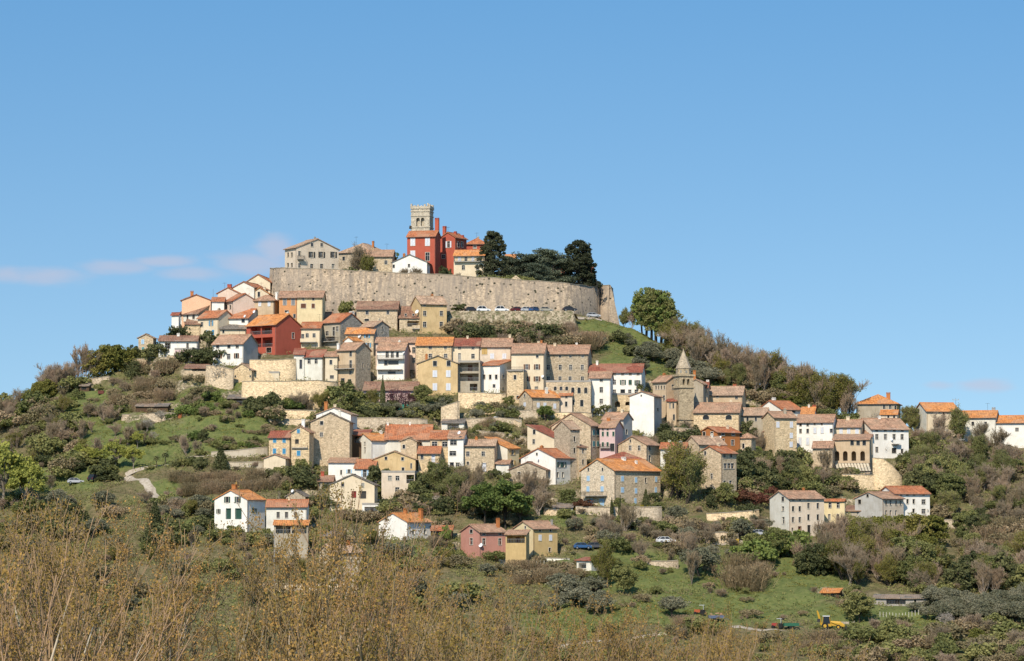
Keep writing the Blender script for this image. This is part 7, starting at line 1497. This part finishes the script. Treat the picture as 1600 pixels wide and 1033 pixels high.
# ------------------------------------------------------------------ poles, pergola, fences, bits
def pole(x, row, top, label, w_=.12, cross=False, mat=None):
    c = at(x, row); z = float(ground(c.x, c.y)) - .3; zt2 = float(T(top)) * c.y; root = empty('utility_pole', (c.x, c.y, z)); tag(root, label, 'pole'); hh = zt2 - z
    q = MB(); q.tube((0, 0, 0), (0, 0, hh), w_, w_ * .7, 8); q.build('pole', mat or PL('concrete'), root)
    if cross: q = MB(); q.box(-.9, .9, -.06, .06, hh - .6, hh - .48); q.tube((-.8, 0, hh - .48), (-.8, 0, hh - .2), .06); q.tube((.8, 0, hh - .48), (.8, 0, hh - .2), .06); q.tube((0, 0, hh - .48), (0, 0, hh - .2), .06); q.build('crossarm', PL('concrete'), root)
pole(428.5, 912, 831, 'pale concrete utility pole before the white bungalow', .17, True); pole(1466, 702, 676, 'slim pole in the wood left of the long cream skyline house'); pole(1502, 712, 684, 'pole before the beige skyline house', cross=True); pole(1494, 690, 622, 'thin antenna mast above the long cream skyline house', .05, True, SM('k'))
pole(1333 / 1.0 * 0 + 933, 497, 437, 'slim lamp post standing on the end of the rampart', .07, False, SM('k')); pole(332.8, 500, 452, 'thin antenna behind the peach house on the left ridge', .04, False, SM('k')); pole(715.5, 668, 624, 'dark pole beside the green fenced garden', .08, False, SM('k')); pole(1072, 690, 667, 'short white pole below the church tower', .06)
def pergola():
    p0, p1 = at(1308, 741, PC.y), at(1376, 741, PC.y); p0.z = PC.z; root = empty('pergola', p0); tag(root, 'open timber pergola with pale slatted blinds below the four arches', 'pergola'); L = p1.x - p0.x; zf, zb = float(T(737)) * p0.y - p0.z, float(T(725)) * (p0.y + 5) - p0.z
    q = MB(); q.box(0, L, -.1, 5.2, -.15, .02); q.build('terrace', PL('tan'), root)
    for i in range(7): q = MB(); q.box(L * i / 6 - .08, L * i / 6 + .08, -.08, .08, 0, zf); q.build('post', SM('k'), root)
    q = MB(); q.box(-.1, L + .1, -.1, .1, zf, zf + .16); q.box(-.1, L + .1, 4.9, 5.1, zb, zb + .16)
    for i in range(15): u = L * i / 14; q.hull([(u - .05, -.3, zf + .16), (u + .05, -.3, zf + .16), (u + .05, 5.1, zb + .16), (u - .05, 5.1, zb + .16)], [(u - .05, -.3, zf + .3), (u + .05, -.3, zf + .3), (u + .05, 5.1, zb + .3), (u - .05, 5.1, zb + .3)])
    q.build('beam', SM('k'), root)
    q = MB()
    for i in range(11):
        for j in range(4): u0, u1 = L * i / 14 + .1, L * (i + 1) / 14 - .1; t0, t1 = j / 4 + .03, (j + 1) / 4 - .03; Z = lambda t: zf + (zb - zf) * t + .2; q.poly((u0, 5.1 * t0, Z(t0)), (u1, 5.1 * t0, Z(t0)), (u1, 5.1 * t1, Z(t1)), (u0, 5.1 * t1, Z(t1)))
    q.build('blind', m_plain('canvas', (.62, .54, .40), .9), root)
    q = MB(); q.box(0, L, -.12, -.06, .95, 1.02)
    for i in range(60): u = L * i / 60; q.box(u, u + .04, -.11, -.07, 0, .95)
    q.build('railing', SM('e'), root)
pergola()
def net_fence(x0, x1, row, hpx, label, mat):
    mb = MB(); n = int((x1 - x0) / 4); Y = float(depth_at((x0 + x1) / 2, row)); lr = random.Random(int(x0)); pr = None; root = empty('garden_fence', at(x0, row, Y)); tag(root, label, 'fence'); o = root.location
    V = []
    for i in range(n + 1): c = at(x0 + (x1 - x0) * i / n, row, Y) - o; V.append((Vector((c.x, lr.uniform(-.3, .3), 0)), hpx * K * Y * lr.uniform(.75, 1.1)))
    for (a, ha), (b, hb) in zip(V[:-1], V[1:]):
        if lr.random() < .12: continue
        mb.hull([a, b, b + Vector((0, .03, 0)), a + Vector((0, .03, 0))], [a + Vector((0, 0, ha)), b + Vector((0, 0, hb)), b + Vector((0, .03, hb)), a + Vector((0, .03, ha))])
    mb.build('netting', mat, root); q = MB()
    for (a, ha) in V[::2]: q.tube(a - Vector((0, 0, .6)), a + Vector((0, 0, ha + .2)), .05, .05, 5)
    q.build('post', PL('weathered'), root)
net_fence(570, 705, 641, 9, 'torn green netting fence round the walled garden', m_plain('green_net', (.05, .26, .19), .8)); net_fence(1300, 1335, 975, 4, 'low wire fence of thin stakes by the digger', PL('weathered'))
def posts(x0, x1, row, n, hpx, label):
    for i in range(n):
        x = x0 + (x1 - x0) * i / (n - 1); c = at(x, row); q = MB(); q.tube((0, 0, -.3), (0, 0, hpx * K * c.y), .05, .05, 6); o = q.build('stake', PL('offwhite'), None); o.location = (c.x, c.y, float(ground(c.x, c.y))); tag(o, label, 'stake', label)
posts(792, 856, 886, 12, 10, 'white stake in the vineyard row below the farmhouses'); posts(1375, 1450, 962, 16, 8, 'thin stake in the garden row right of the round green tree')
def box_thing(name, label, cat, x, row, w_, d_, h_, mat, rz=0, lid=None):
    c = at(x, row); o_ = MB(); o_.box(-w_ / 2, w_ / 2, -d_ / 2, d_ / 2, 0, h_, .04, .04); o_.box(-w_ / 2 - .04, w_ / 2 + .04, -d_ / 2 - .04, d_ / 2 + .04, h_, h_ + .08, .03, .03)
    o = o_.build(name, mat, None); o.location = (c.x, c.y, float(ground(c.x, c.y))); o.rotation_euler = (0, 0, rz); tag(o, label, cat)
box_thing('water_tank', 'blue water tank on the slope behind the terraced roofs', 'tank', 737, 528, 1.6, 1.2, 1.4, m_plain('tank_blue', (.05, .14, .32), .5)); box_thing('litter_bin', 'yellow bin at the lane edge beside the large dark olive', 'bin', 1152, 850, .7, .6, 1.1, m_plain('bin_yellow', (.7, .45, .03), .5))
box_thing('notice_board', 'white board on the walled terrace above the pale yellow house', 'board', 775, 663, 1.2, .1, 1.0, m_plain('board_white', (.75, .75, .75), .5)); box_thing('field_hut', 'green box hut left of the green shuttered house', 'hut', 330, 786, 1.4, 1.2, 1.9, m_plain('hut_green', (.02, .10, .05), .6)); box_thing('field_hut', 'dark red hut on the upper left meadow', 'hut', 158, 616, 1.6, 1.4, .8, m_plain('hut_red', (.13, .04, .03), .7))
box_thing('brick_stack', 'low orange brick stack in the meadow left of the green shuttered house', 'bricks', 284, 834, 5.0, 1.2, .7, m_plain('brick_orange', (.55, .22, .09), .8)); box_thing('pallet_pile', 'pile of grey boards on the left meadow', 'boards', 268, 648, 6.0, 1.2, .5, PL('concrete'), .1); box_thing('hay_block', 'rusty block in the left meadow', 'block', 281, 660, 1.0, .8, 1.1, m_plain('rust_block', (.3, .10, .04), .9))
